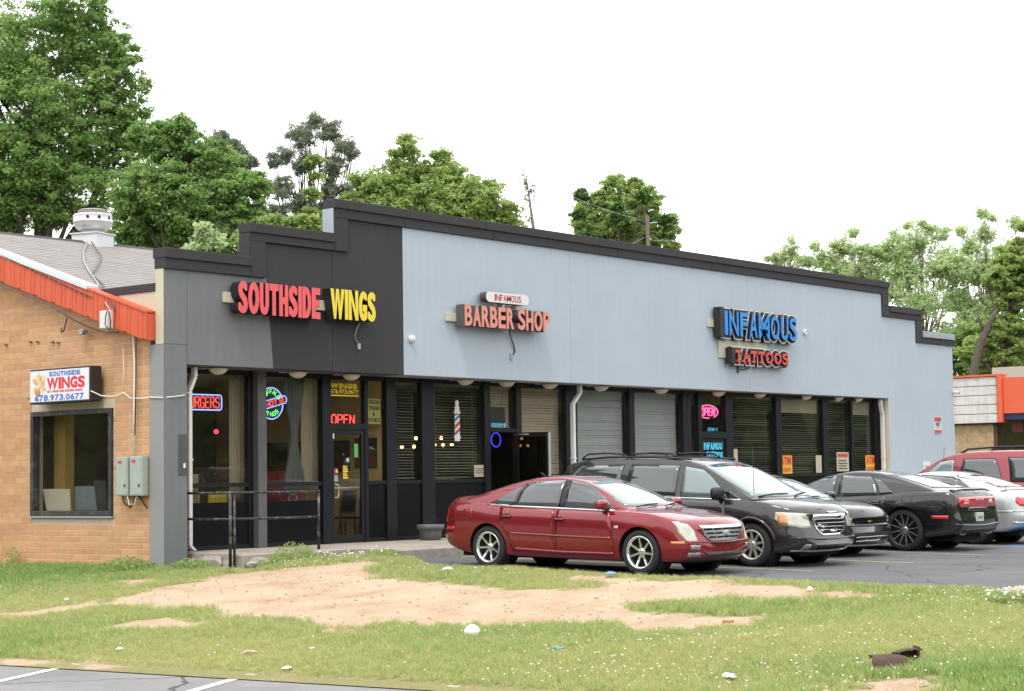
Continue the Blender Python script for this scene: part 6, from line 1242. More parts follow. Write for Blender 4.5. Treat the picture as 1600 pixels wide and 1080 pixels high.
p_, n_ = chg.hit('B', 0, .62); MB().box(p_.x - .02, p_.x + .03, -.155, .155, .54, .70).build('number_plate', [M_plate], chg.root, bevel=.004); MB().box(p_.x - .024, p_.x - .0205, -.11, .11, .585, .64).build('plate_print', [mat('plate_grey', (.25, .28, .26), .5)], chg.root)
chg.patch('spoiler', 'T', [[(-2.45, -.74), (-2.36, -.74)], [(-2.50, 0), (-2.38, 0)], [(-2.45, .74), (-2.36, .74)]], PK, .022, .03, 4, 14); chg.patch('brake_lamp', 'B', [[(-.09, 1.055), (.09, 1.055)], [(-.09, 1.075), (.09, 1.075)]], M_tail, .008, .004, 4, 1)
chg.strip('bumper_crease', 'B', [(-.88, .50), (-.4, .47), (0, .465), (.4, .47), (.88, .50)], .025, PK, .018, .02); chg.patch('diffuser', 'B', [[(-.66, .32), (.66, .32)], [(-.70, .41), (.70, .41)]], M_trim, .006, .006, 14, 3)
for sg in (-1, 1): MB().lathe([(.055, 0), (.06, .10), (.05, .10), (.045, 0)], 16, 0, T(-2.44, sg * .55, .34) @ RY(-pi / 2) @ Matrix.Diagonal((.75, 1.5, 1, 1)), cap=False).build('exhaust_tip', [M_chr], chg.root)
for d, sg in (('L', 1), ('R', -1)): chg.handle(-.95, .86, sg, PK); chg.handle(.12, .85, sg, PK); chg.mirror(.85, .975, sg, PK); chg.strip('fuel_flap_line', d, [(-1.72, .90), (-1.72, 1.02)], .006, M_gap, .002); chg.strip('fuel_flap_line', d, [(-1.52, .90), (-1.52, 1.02)], .006, M_gap, .002); chg.strip('fuel_flap_line', d, [(-1.72, .90), (-1.52, .90)], .006, M_gap, .002)
# --- silver saloon, tail out
slv = Car('silver_saloon', 'silver saloon parked tail out between the black saloon and the dark red wagon', 'car', (15.15, -6.1, lot_z(-6.1)), radians(90), -PITCH, dict(
    ax=1.38, xf=2.36, xr=-2.44, W=1.82, wr=.325, ar=.37, tw=.215, rim=.212, rimmat=M_alloy, spokes=7, sw=(.06, .05), spin=.5, bowf=.22, bowr=.20, leanr=.10, gb=.77, gr=.55, gh=.42,
    top=[(-2.44, .96), (-2.35, 1.04), (-2.1, 1.075), (-1.8, 1.08), (-1.0, 1.0), (.95, .98), (1.3, .95), (1.8, .87), (2.2, .75), (2.36, .64)], edge=[(-2.44, .90), (-2.3, .98), (-1.6, 1.0), (-.8, .96), (0, .93), (1.0, .91), (1.6, .87), (2.36, .60)],
    bot=[(-2.44, .36), (-2.1, .25), (1.7, .19), (2.36, .24)], hw=[(-2.44, .78), (-2.2, .87), (-1.4, .905), (0, .91), (1.5, .905), (2.36, .78)], roof=[(1.2, .94), (.9, 1.07), (.35, 1.32), (0, 1.405), (-.35, 1.44), (-.8, 1.42), (-1.15, 1.345), (-1.9, 1.085)]), PS)
doors(slv, [[[(.98, .27), (-.08, .27)], [(.95, .92), (-.05, .935)]], [[(-.12, .27), (-.92, .29)], [(-.12, .6), (-1.08, .62)], [(-.09, .936), (-1.14, .96)]]])
S1 = [[(.95, .955), (-.02, .965)], [(.6, 1.15), (-.02, 1.17)], [(.28, 1.30), (-.02, 1.345)]]; S2 = [[(-.12, .967), (-1.02, .99)], [(-.12, 1.17), (-.98, 1.17)], [(-.12, 1.35), (-.82, 1.315)]]; S3 = [[(-1.06, .995), (-1.34, 1.02)], [(-1.0, 1.15), (-1.18, 1.15)], [(-.88, 1.29), (-.96, 1.27)]]
for w_ in (S1, S2, S3): slv.both('window_trim', w_, M_trim, .002, .006, grow=.02); slv.both('side_window', w_, M_cg, .006, .004)
slv.patch('rear_window', 'B', [[(-.62, 1.12), (.62, 1.12)], [(-.58, 1.25), (.58, 1.25)], [(-.51, 1.365), (.51, 1.365)]], M_cg, .005, .004, 14, 6); slv.patch('windscreen', 'F', [[(-.68, .99), (.68, .99)], [(-.55, 1.33), (.55, 1.33)]], M_cg, .005, .004, 12, 6)
for sg in (-1, 1): slv.patch('tail_light', 'B', [[(sg * .40, .78), (sg * .72, .76)], [(sg * .36, .85), (sg * .78, .84)], [(sg * .44, .90), (sg * .74, .94)]], M_tail, .008, .008, 14, 5); slv.mirror(.82, .945, sg, PS); slv.handle(-.98, .83, sg, PS)
slv.strip('bumper_crease', 'B', [(-.82, .66), (0, .65), (.82, .66)], .02, PS, .014, .02); slv.strip('bumper_line', 'B', [(-.82, .44), (0, .43), (.82, .44)], .03, M_alloy, .012, .02)
for d in 'LR': slv.strip('side_moulding', d, [(.9, .52), (-1.0, .54)], .03, PS, .012, .012); slv.strip('bumper_crease', d, [(-1.78, .66), (-2.2, .66)], .02, PS, .012, .012)
slv.patch('number_plate', 'B', [[(-.15, .70), (.15, .70)], [(-.15, .80), (.15, .80)]], M_plate, .012, .004, 4, 3)
MB().lathe([(.03, 0), (.03, .14), (.024, .14)], 12, 0, T(-2.30, .45, .27) @ RY(-pi / 2), cap=False).build('exhaust_tip', [M_chr], slv.root); MB().tube([(-1.95, .62, 1.05), (-1.98, .62, 1.16)], .006, 5).build('aerial', [M_trim], slv.root)
# --- dark red long wagon behind
suv = Car('red_wagon', 'tall dark red long wagon with black roof rack parked farthest right', 'car', (19.45, -5.15, lot_z(-5.15)), radians(90), -PITCH, dict(
    ax=1.65, xf=2.62, xr=-2.95, W=2.0, wr=.385, ar=.44, tw=.26, rim=.22, rimmat=M_alloy, spokes=6, sw=(.08, .06), bowf=.18, bowr=.08, leanf=.06, gb=.93, gr=.74, gh=.58,
    top=[(-2.95, 1.12), (-2.85, 1.17), (1.1, 1.17), (1.5, 1.16), (2.2, 1.10), (2.5, 1.04), (2.62, .96)], edge=[(-2.95, 1.06), (-2.8, 1.14), (0, 1.13), (1.1, 1.12), (2.0, 1.07), (2.5, 1.0), (2.62, .9)],
    bot=[(-2.95, .46), (-2.6, .40), (0, .34), (2.3, .36), (2.62, .42)], hw=[(-2.95, .93), (-2.7, .98), (0, 1.0), (1.8, .99), (2.4, .95), (2.62, .86)], roof=[(1.45, 1.15), (1.2, 1.26), (.8, 1.53), (.45, 1.74), (.2, 1.82), (-.3, 1.865), (-1.4, 1.885), (-2.4, 1.86), (-2.75, 1.80), (-2.86, 1.55), (-2.95, 1.14)]), PM)
U1 = [[(1.02, 1.175), (.18, 1.18)], [(.82, 1.38), (.18, 1.42)], [(.56, 1.60), (.24, 1.66), (.18, 1.66)]]; U2 = [[(-.02, 1.18), (-1.0, 1.185)], [(-.02, 1.45), (-.92, 1.45)], [(-.06, 1.67), (-.80, 1.675)]]; U3 = [[(-1.22, 1.19), (-2.70, 1.19)], [(-1.18, 1.45), (-2.68, 1.45)], [(-1.12, 1.70), (-2.58, 1.69)]]
doors(suv, [[[(1.1, .45), (.10, .45)], [(1.08, 1.12), (.10, 1.13)]], [[(.06, .45), (-.9, .5)], [(.06, .8), (-1.12, .85)], [(.06, 1.13), (-1.14, 1.135)]]])
for w_, mm_ in ((U1, M_cgl), (U2, M_cg), (U3, M_cg)): suv.both('window_trim', w_, M_trim, .002, .006, grow=.02); suv.both('side_window', w_, mm_, .006, .004)
suv.patch('windscreen', 'F', [[(-.8, 1.2), (.8, 1.2)], [(-.68, 1.70), (.68, 1.70)]], M_cgl, .005, .004, 12, 6); suv.patch('rear_window', 'B', [[(-.66, 1.25), (.66, 1.25)], [(-.6, 1.68), (.6, 1.68)]], M_cg, .005, .004, 10, 5)
for sg in (-1, 1):
    suv.mirror(1.0, 1.15, sg, M_trim, (.10, .13, .11)); MB().tube([(.12, sg * .62, 1.80), (-.1, sg * .64, 1.90), (-.8, sg * .66, 1.945), (-1.8, sg * .66, 1.95), (-2.5, sg * .64, 1.92), (-2.65, sg * .62, 1.84)], .022, 8).build('roof_rail', [M_trim], suv.root)
    suv.patch('tail_light', 'B', [[(sg * .78, .8), (sg * .92, .8)], [(sg * .76, 1.5), (sg * .86, 1.5)]], M_tail, .006, .006, 4, 6); suv.patch('headlight', 'F', [[(sg * .56, .78), (sg * .86, .78)], [(sg * .56, .93), (sg * .86, .95)]], M_lampc, .006, .006, 6, 4)
for x in (-.6, -1.4, -2.2): MB().tube([(x, -.65, 1.93), (x, .65, 1.93)], .018, 8).build('rack_bar', [M_trim], suv.root)
suv.patch('grille', 'F', [[(-.5, .72), (.5, .72)], [(-.5, .96), (.5, .96)]], M_gap, .006, .006, 8, 3); MB().tube([(1.25, -.80, 1.18), (1.2, -.80, 1.95)], .005, 5).build('aerial', [M_trim], suv.root)
# ------------------------------------------------------------------ trees
def leaf_mat(name, cols, trans=.35):
    m = bpy.data.materials.new(name); m.use_nodes = True; t = m.node_tree; b = t.nodes['Principled BSDF']; lk = t.links.new
    a = N(t, 'ShaderNodeAttribute', attribute_name='tint'); r = N(t, 'ShaderNodeValToRGB'); e = r.color_ramp.elements
    e[0].position = 0; e[0].color = (*cols[0], 1); e[1].position = 1; e[1].color = (*cols[-1], 1)
    for i, c in enumerate(cols[1:-1]): q = e.new((i + 1) / (len(cols) - 1)); q.color = (*c, 1)
    lk(a.outputs['Fac'], r.inputs['Fac']); lk(r.outputs['Color'], b.inputs['Base Color']); b.inputs['Roughness'].default_value = .5; b.inputs['Specular IOR Level'].default_value = .3
    tr = N(t, 'ShaderNodeBsdfTranslucent'); lk(r.outputs['Color'], tr.inputs['Color']); ms = N(t, 'ShaderNodeMixShader'); ms.inputs[0].default_value = trans
    lk(b.outputs[0], ms.inputs[1]); lk(tr.outputs[0], ms.inputs[2]); lk(ms.outputs[0], t.nodes['Material Output'].inputs['Surface']); return m
LM = {'mid': leaf_mat('leaves_mid', [(.16, .275, .085), (.245, .395, .125), (.33, .475, .155), (.44, .52, .19)], .5),
      'dark': leaf_mat('leaves_dark', [(.05, .11, .03), (.08, .17, .04), (.13, .23, .055), (.2, .28, .07)]),
      'light': leaf_mat('leaves_light', [(.26, .38, .11), (.35, .47, .15), (.43, .54, .19), (.53, .58, .25)], .55),
      'fresh': leaf_mat('leaves_fresh', [(.48, .60, .31), (.56, .68, .38), (.63, .73, .43), (.70, .75, .49)], .6),
      'pine': leaf_mat('needles', [(.20, .25, .18), (.26, .31, .22), (.33, .36, .27), (.40, .42, .30)], .4)}
M_bark = mat('bark', (.10, .08, .062), .95, mottle=.3, mscale=4, bump=.8, bscale=14)
M_barkp = mat('bark_pale', (.20, .17, .14), .95, mottle=.3, mscale=4)
Rv = np.array([sin(_yaw), -cos(_yaw), 0]); Fv = np.array([cos(_yaw), sin(_yaw), 0])
def quads(C, Nrm, size, rng, aspect=.62):
    """one leaf-shaped quad per point"""
    n = len(C); a = rng.normal(size=(n, 3)); a -= Nrm * (a * Nrm).sum(1, keepdims=True); a /= np.linalg.norm(a, axis=1, keepdims=True) + 1e-9; b = np.cross(Nrm, a)
    s = size[:, None]; droop = np.array([0, 0, -1.0])[None] * s * .18
    V = np.stack([C - a * s, C + b * s * aspect + droop * .0, C + a * s + droop, C - b * s * aspect], 1); return V.reshape(-1, 3)
def leaf_object(name, V, tint, m, parent):
    n = len(V) // 4; me = bpy.data.meshes.new(name); me.vertices.add(len(V)); me.vertices.foreach_set('co', V.astype(np.float32).ravel()); me.loops.add(len(V)); me.loops.foreach_set('vertex_index', np.arange(len(V), dtype=np.int32))
    me.polygons.add(n); me.polygons.foreach_set('loop_start', np.arange(0, len(V), 4, dtype=np.int32)); a = me.attributes.new('tint', 'FLOAT', 'POINT'); a.data.foreach_set('value', np.repeat(tint, 4).astype(np.float32)); me.materials.append(m); me.update(calc_edges=True); return link(name, me, parent)
def tree(name, label, base, lobes, n, kind, leaf=.14, seed=1, clump=.34, per=120, trunk=.28, fork=.35, group='trees behind the shops', bark=None, limbs=16, gap=.0, needle=False, z0=-.4, hollow=.45, cat='tree', up=.35):
    """lobes: (across, depth, height, radius) relative to the foot; clumps of leaves are strewn through every lobe, limbs reach out to them"""
    rng = np.random.default_rng(seed); rr_ = random.Random(seed); o = empty(name, (base[0], base[1], z0), 0, label, cat, group)
    L_ = np.array([[*(Rv * a + Fv * d)[:2], h - z0, r] for a, d, h, r in lobes]); vol = L_[:, 3] ** 2; vol /= vol.sum(); nc = max(8, n // per); V, TT, CC = [], [], []
    for i, l in enumerate(L_):
        for _ in range(max(2, int(round(nc * vol[i])))):
            d = rng.normal(size=3); d /= np.linalg.norm(d); d[2] = d[2] * .9 + .12; c = l[:3] + d * l[3] * (hollow + (1 - hollow) * rng.random()) * np.array([1, 1, .92]); r = clump * l[3] * rng.uniform(.55, 1.35) ; r = min(max(r, .22), .95)
            if rng.random() < gap: continue
            CC.append(c); k = int(per * rng.uniform(.5, 1.5) * (1 if not needle else 1)); q = rng.normal(size=(k, 3)); q /= np.linalg.norm(q, axis=1, keepdims=True) + 1e-9
            rad = r * rng.random(k) ** .42; ax = rng.normal(size=3); ax[2] *= up; ax /= np.linalg.norm(ax); P = c + q * rad[:, None] * np.array([1, 1, .6]) + ax * (rng.random(k)[:, None] - .35) * r * 1.5; P[:, 2] -= .12 * r * rng.random(k)
            nn = q * .55 + rng.normal(size=(k, 3)) * .6 + np.array([0, 0, .75]); nn /= np.linalg.norm(nn, axis=1, keepdims=True) + 1e-9; sz = leaf * rng.uniform(.6, 1.35, k)
            if needle: nn = rng.normal(size=(k, 3)); nn /= np.linalg.norm(nn, axis=1, keepdims=True)
            V.append(quads(P, nn, sz, rng, .62 if not needle else .16)); ct = rng.normal(.42, .17); TT.append(np.clip(ct + rng.normal(0, .13, k) , 0, 1))
    leaf_object('crown', np.concatenate(V), np.concatenate(TT), LM[kind], o)
    mb = MB(); top = L_[:, 2].max(); cx = (L_[:, 0] * vol).sum(); cy = (L_[:, 1] * vol).sum(); hh = top * .93; pts = []; rs = []
    for i in range(9): t = i / 8; pts.append((cx * t ** 1.5 * .8 + .12 * sin(3 * t + seed), cy * t ** 1.5 * .8, hh * t)); rs.append(trunk * (1 - .93 * t) + .02)
    mb.tube(pts, rs, 9)
    idx = list(range(len(CC))); rr_.shuffle(idx)
    for i in idx[:limbs]:
        c = Vector(CC[i]); t = min(max(fork, (c.z / hh) * rr_.uniform(.5, .85)), .95); k = t * 8; j = min(int(k), 7); a = Vector(pts[j]).lerp(Vector(pts[j + 1]), k - j); r0 = (trunk * (1 - .93 * t) + .02) * .55; mid = a.lerp(c, .5) + Vector((rr_.uniform(-.3, .3), rr_.uniform(-.3, .3), .35 if not needle else -.1))
        mb.tube([a, a.lerp(mid, .6), mid, mid.lerp(c, .6), c], [r0, r0 * .8, r0 * .6, r0 * .4, .012], 6)
        for _ in range(2): e = c + Vector((rr_.uniform(-1, 1), rr_.uniform(-1, 1), rr_.uniform(-.3, .8))) * .8; mb.tube([mid.lerp(c, .5), c.lerp(e, .4), e], [r0 * .35, .014, .006], 5)
    mb.build('trunk', [bark or M_bark], o); return o
def at(px, D, zz=0):
    """foot of a tree standing D metres out along a bearing px (photo columns, 800 = straight ahead)"""
    q = np.array([CAM.x, CAM.y, 0]) + (Fv * D + Rv * (px - 800) / 2875 * D * 1.0); return (float(q[0]), float(q[1]))
def lob(c, D, items, hz=742, seed=0):
    r = random.Random(seed); s = D / 2875; return [((x - c) * s, r.uniform(-.5, .5) * R_ * s * 1.3, 1.2 + (hz - y) * s, R_ * s) for x, y, R_ in items]
D = 72; tree('tall_oak', 'tallest dark green tree at the far left, its top beyond the picture edge', at(70, D), lob(70, D, [(60, 50, 95), (150, 65, 60), (185, 120, 52), (30, 170, 100), (130, 190, 85), (55, 280, 100), (170, 240, 60), (-40, 100, 110), (120, 300, 85), (-30, 290, 110), (200, 170, 34), (120, 0, 60), (190, 70, 30), (205, 215, 30)], 752), 150000, 'mid', .075, 3, .15, 60, .5, .3, limbs=34, gap=.10)
D = 66; tree('broad_tree', 'rounded mid green tree right of the tallest tree, behind the roof fan', at(300, D), lob(300, D, [(268, 222, 50), (325, 262, 58), (372, 305, 50), (240, 300, 65), (300, 335, 75), (388, 345, 38), (232, 210, 38), (282, 190, 22), (395, 285, 26), (330, 370, 60), (210, 360, 60)], 750), 105000, 'mid', .072, 5, .15, 60, .4, .3, limbs=28, gap=.05)
D = 84; tree('pine_tree', 'dark pine peeking over the rounded tree', at(360, D), lob(360, D, [(340, 212, 20), (362, 232, 22), (384, 250, 18), (350, 260, 30)], 750), 7000, 'pine', .17, 8, .25, 40, .25, .5, needle=True, limbs=8)
D = 80; tree('pine_tree', 'sparse grey green pine with bare limbs left of the light green oak', at(490, D), lob(490, D, [(491, 182, 17), (472, 206, 24), (515, 203, 22), (448, 238, 20), (540, 224, 20), (431, 252, 10), (478, 250, 24), (522, 258, 22), (552, 238, 12), (440, 292, 24), (468, 318, 26), (516, 296, 20), (432, 326, 18), (545, 296, 14), (505, 330, 20), (425, 238, 5)], 748), 15000, 'pine', .15, 9, .22, 30, .22, .45, needle=True, limbs=30, gap=.12, hollow=.2)
tree('climbing_vine', 'light green climber around the pine trunk', at(491, 79), lob(491, 79, [(492, 244, 13), (495, 270, 9), (491, 300, 13), (490, 332, 15), (488, 360, 18)], 748), 3600, 'light', .08, 10, .3, 40, .05, .6, limbs=3, cat='vine')
D = 70; tree('light_oak', 'wide light green oak behind the middle of the parapet', at(680, D), lob(680, D, [(638, 262, 36), (700, 285, 46), (600, 300, 46), (750, 312, 38), (790, 335, 26), (672, 325, 56), (560, 322, 34), (640, 224, 18), (622, 232, 10), (690, 240, 13), (772, 290, 13), (730, 350, 60), (610, 350, 55), (805, 350, 18), (560, 275, 16)], 746), 62000, 'light', .078, 12, .20, 36, .36, .3, limbs=34, gap=.10)
D = 62; tree('low_tree', 'low bright green tree between the pine and the parapet step', at(455, D), lob(455, D, [(450, 352, 22), (480, 345, 16), (425, 345, 14), (520, 358, 20), (390, 375, 20)], 748), 9000, 'light', .075, 13, .22, 40, .12, .4, limbs=8)
D = 58; tree('young_tree', 'small bright green tree just above the low left parapet', at(320, D), lob(320, D, [(322, 366, 15), (335, 378, 12), (302, 384, 9), (318, 352, 7)], 750), 4200, 'fresh', .065, 14, .25, 40, .06, .5, limbs=8)
# nearly bare tree
D = 78; bx, by = at(836, D); o = empty('bare_tree', (bx, by, -.4), 0, 'thin nearly leafless tree right of the light green oak', 'tree', 'trees behind the shops'); rr_ = random.Random(6); mb = MB(); s = D / 2875; Vl = []
def zz(y): return 1.6 + (743 - y) * s
def off(x, z): q = Rv * (x - 836) * s; return Vector((q[0], q[1], z))
stem = [off(836, 0), off(838, zz(420)), off(836, zz(350)), off(831, zz(310)), off(826, zz(266))]; mb.tube(stem, [.16, .11, .075, .045, .012], 7)
for k in range(26):
    t = rr_.uniform(.5, .98); j = t * 4; i = min(int(j), 3); a = stem[i].lerp(stem[i + 1], j - i); sd = rr_.choice((-1, 1)); ln = rr_.uniform(8, 24) * s * (1.15 - t); b = a + Vector((Rv[0] * sd * ln, Rv[1] * sd * ln, ln * rr_.uniform(.8, 1.8))) + Vector((Fv[0], Fv[1], 0)) * rr_.uniform(-.3, .3); mb.tube([a, a.lerp(b, .5) + Vector((0, 0, -.05)), b], [.022, .015, .006], 5); Vl += [a.lerp(b, rr_.uniform(.5, 1)) for _ in range(rr_.choice((0, 2, 5)))]
mb.build('trunk', [M_barkp], o); rng = np.random.default_rng(2); C = np.array([tuple(v) for v in Vl]) + rng.normal(0, .08, (len(Vl), 3)); nn = rng.normal(size=C.shape); nn /= np.linalg.norm(nn, axis=1, keepdims=True); leaf_object('crown', quads(C, nn, np.full(len(C), .09), rng), rng.random(len(C)), LM['pine'], o)
D = 90; tree('round_tree', 'round green tree standing alone behind the parapet by the pole', at(985, D), lob(985, D, [(972, 298, 34), (938, 325, 36), (1008, 318, 34), (985, 350, 46), (1042, 352, 26), (918, 352, 24), (966, 276, 14), (1000, 290, 16), (950, 375, 40), (1030, 380, 36)], 741), 40000, 'light', .085, 21, .16, 50, .3, .3, limbs=18, gap=.06)
D = 88; tree('dark_tree', 'darker green tree mixed into the round lone tree', at(980, D), lob(980, D, [(912, 302, 13), (905, 330, 11), (975, 342, 17), (1046, 346, 14), (1012, 305, 11), (925, 370, 12), (968, 322, 10)], 741), 7000, 'dark', .09, 22, .35, 40, .12, .5, limbs=8, hollow=.1)
# airy trees on the right
D = 100
for nm, lb, c, it, n, sd, kd in (('airy_tree', 'leftmost airy pale green tree over the parapet', 1240, [(1238, 398, 20), (1222, 404, 14), (1262, 410, 18), (1240, 374, 8), (1205, 405, 8), (1236, 440, 30)], 3600, 31, 'fresh'), ('airy_tree', 'second airy pale green tree over the parapet step', 1330, [(1290, 408, 20), (1325, 392, 20), (1352, 396, 20), (1340, 365, 10), (1318, 430, 36), (1378, 400, 22), (1364, 430, 30), (1395, 385, 14), (1310, 385, 12), (1280, 385, 10)], 8000, 32, 'fresh'), ('airy_tree', 'tallest airy pale green tree above the right parapet end', 1440, [(1440, 385, 38), (1418, 430, 48), (1476, 424, 40), (1450, 352, 12), (1408, 372, 14), (1480, 372, 16), (1500, 470, 36), (1440, 480, 46), (1390, 460, 30), (1405, 400, 26), (1370, 430, 26), (1490, 420, 36), (1510, 520, 40), (1470, 540, 40), (1462, 362, 14), (1425, 356, 10)], 19000, 33, 'fresh'), ('airy_tree', 'airy pale green tree nearest the right picture edge', 1550, [(1542, 425, 38), (1548, 370, 20), (1570, 460, 36), (1540, 338, 10), (1520, 390, 18), (1585, 400, 26), (1530, 490, 36), (1505, 430, 30), (1560, 520, 36), (1595, 350, 14), (1510, 365, 12), (1560, 345, 10)], 15000, 34, 'fresh')):
    tree(nm, lb, at(c, D), lob(c, D, it, 739), int(n * 1.9), kd, .085, sd, .20, 18, .16, .3, limbs=34, gap=.15, bark=M_barkp, hollow=.1, up=1.6)
D = 84; tree('edge_tree', 'dense mid green tree filling the right picture edge', at(1560, D), lob(1560, D, [(1605, 405, 36), (1588, 470, 38), (1615, 520, 48), (1612, 360, 16), (1560, 520, 34), (1575, 555, 36), (1640, 440, 60), (1562, 440, 24), (1530, 560, 34), (1590, 430, 36)], 738), 50000, 'light', .085, 35, .16, 55, .3, .3, limbs=14, gap=.08)
o = empty('leaning_tree', (*at(1515, 83), -.4), 0, 'dark leaning tree stem showing through the leaves at the right', 'tree'); s = 83 / 2875; P = [(1515, 738), (1522, 585), (1534, 540), (1546, 515), (1556, 498), (1562, 488)]; mb = MB(); q = lambda x, y: (Rv[0] * (x - 1515) * s, Rv[1] * (x - 1515) * s, 1.6 + (738 - y) * s)
mb.tube([q(*p) for p in P], [.26, .20, .17, .14, .10, .05], 9); mb.tube([q(1540, 525), q(1533, 505), q(1530, 490)], [.08, .06, .03], 7); mb.build('trunk', [M_bark], o)
D = 92; tree('shrub_belt', 'dense dark shrubs low behind the orange and white building', at(1530, D), lob(1530, D, [(1500, 560, 34), (1545, 556, 34), (1590, 560, 36), (1520, 530, 28), (1560, 520, 26), (1480, 540, 26), (1470, 580, 30), (1620, 570, 40), (1492, 588, 24), (1522, 582, 26), (1555, 585, 26)], 737), 26000, 'mid', .09, 36, .18, 55, .15, .3, limbs=6, group=None, cat='shrub')
# utility pole behind the roof
D = 80; px_, py_ = at(1022, D); s = D / 2875; e_ = empty('utility_pole', (px_, py_, -.4), 0, 'weathered wooden utility pole rising behind the parapet', 'utility pole'); zt = 1.6 + (740 - 334) * s
lean_ = Rv * (-6) * s
MB().tube([(0, 0, 0), (lean_[0], lean_[1], zt)], [.12, .085], 10).build('pole', [mat('pole_wood', (.13, .10, .08), .95, mottle=.25, mscale=5)], e_)
MB().tube([(lean_[0], lean_[1], zt - .35), (lean_[0] + Rv[0] * .45, lean_[1] + Rv[1] * .45, zt - .30)], .03, 6).build('bracket', [M_galv], e_)
for zq, dx, dz in ((zt - .3, -90, -60), (zt - .9, -80, 40), (zt - 1.1, 330, -10)):
    a = Vector((px_ + lean_[0], py_ + lean_[1], zq - .4)); b_ = Vector((a.x + Rv[0] * dx * s * 3, a.y + Rv[1] * dx * s * 3, a.z - dz * s * 2)); mid = (a + b_) / 2 - Vector((0, 0, .3)); o_ = MB().tube([a, a.lerp(mid, .5) - Vector((0, 0, .08)), mid, mid.lerp(b_, .5) - Vector((0, 0, .08)), b_], .010, 5).build('overhead_wire', [M_galv]); tag(o_, {-90: 'thin wire running down left from the utility pole', -80: 'lower thin wire left of the utility pole', 330: 'thin wire running right from the utility pole'}[dx], 'wire')

# woods across the street, behind the viewer: they show in glass and paint
rng = np.random.default_rng(77); n = 30000; ang = rng.uniform(radians(105), radians(368), n); rad = rng.uniform(78, 96, n); hgt = rng.random(n) ** .8 * (14 + 1.5 * np.sin(ang * 9) + 1.2 * np.sin(ang * 23 + 1)); C = np.stack([-5 + rad * np.cos(ang), -12 + rad * np.sin(ang), hgt - 1.0], 1)
nn = np.stack([-np.cos(ang), -np.sin(ang), np.full(n, .5)], 1) + rng.normal(0, .4, (n, 3)); nn /= np.linalg.norm(nn, axis=1, keepdims=True); w_ = leaf_object('woods', quads(C, nn, rng.uniform(.7, 1.6, n), rng, .8), rng.random(n), LM['dark'], None); w_['kind'] = 'stuff'

# ------------------------------------------------------------------ white and orange building on the right
nb = empty('orange_building', (50, 8.2, 0), 0, 'low building with white plank sign face and orange fascia at the right edge', 'building'); IN = T(-50, -8.2, 0)
M_plk = mat('plank_white', (.62, .60, .58), .8, mottle=.1, mscale=2.5, streak=.12, dirt=(.35, .32, .3), dirt_amt=.4); M_orf = mat('orange_fascia', (.72, .12, .05), .6, mottle=.04, mscale=1.5); M_peb = mat('pebble_wall', (.42, .30, .18), .95, mottle=.35, mscale=7, bump=1.0, bscale=22); M_navy = mat('navy_band', (.015, .022, .085), .6)
zb, zt = 3.04, 4.92; k = 0
while k < 5:
    h = (zt - zb) / 5; MB().box(49.97, 50.05, 8.26, 16, zb + k * h + .025, zb + (k + 1) * h).build('plank', [M_plk], nb, IN, bevel=.008); k += 1
MB().box(50.06, 50.2, 8.2, 16, zb - .02, zt + .02).build('backing', [M_trim], nb, IN); MB().box(49.9, 50.3, 8.2, 16, zt + .022, zt + .10).build('cap', [M_orf], nb, IN); MB().box(49.86, 50.35, 7.98, 8.19, zb + .03, zt + .10).build('corner_trim', [M_orf], nb, IN)
MB().box(49.95, 50.3, -6, 7.97, 3.42, 4.86).build('fascia', [M_orf], nb, IN); MB().box(50.0, 50.3, -6, 8.17, 3.16, 3.41).build('navy_band', [M_navy], nb, IN)
MB().box(50.21, 50.4, 8.55, 16, -.4, 3.02).build('pebble_wall', [M_peb], nb, IN); MB().box(50.2, 50.35, 8.38, 8.52, -.4, 3.15).build('post', [mat('post_brown', (.08, .04, .025), .7)], nb, IN)
MB().box(50.38, 50.40, -6, 8.36, .5, 3.15).build('shop_window', [M_glass], nb, IN); MB().box(54, 54.2, -6, 16, -.4, 3.3).build('room_wall', [mat('room_sand', (.50, .40, .26), .9, mottle=.1)], nb, IN); MB().box(50.36, 50.42, -6, 8.36, -.4, .49).build('sill_wall', [M_peb], nb, IN)
MB().box(50.45, 60, -6, 16, 3.45, 3.6).build('roof_deck', [M_shg], nb, IN); MB().box(54.5, 56.5, 5, 10.5, 3.7, 5.55).build('roof_unit', [mat('roof_unit_beige', (.45, .40, .34), .8)], nb, IN); MB().box(58, 58.2, -6, 16, -.4, 4.6).build('wall', [M_peb], nb, IN)
e_ = empty('wall_board', (50.34, 7.7, 2.65), 0, 'dark red board in the window of the orange building', 'sign'); MB().box(0, .03, -.35, .1, 0, .42).build('board', [mat('board_maroon', (.12, .025, .03), .7)], e_)
e_ = empty('window_frame_print', (51.2, 7.0, 1.5), 0, 'brown framed picture inside the orange building window', 'picture'); MB().box(0, .04, -.6, .5, 0, 1.0).build('frame', [mat('frame_brown', (.22, .13, .06), .7)], e_); MB().box(-.012, -.001, -.45, .35, .15, .85).build('picture', [mat('print_tan2', (.40, .28, .15), .7, mottle=.2)], e_)
e_ = empty('dried_flowers', (51.0, 7.75, .95), 0, 'dried dark flowers in the orange building window', 'plant'); rr_ = random.Random(9); mb = MB()
for _ in range(26): x, y, z = rr_.uniform(-.1, .1), rr_.uniform(-.45, .4), rr_.uniform(.3, .95); mb.tube([(0, y * .3, 0), (x * .5, y * .8, z * .6), (x, y, z)], .008, 4); mb.ball((x, y, z), rr_.uniform(.04, .08), 6)
mb.build('stems', [mat('dried_brown', (.10, .055, .035), .95)], e_); MB().lathe([(.10, -.5), (.15, -.3), (.12, 0)], 14).build('vase', [M_retg], e_)
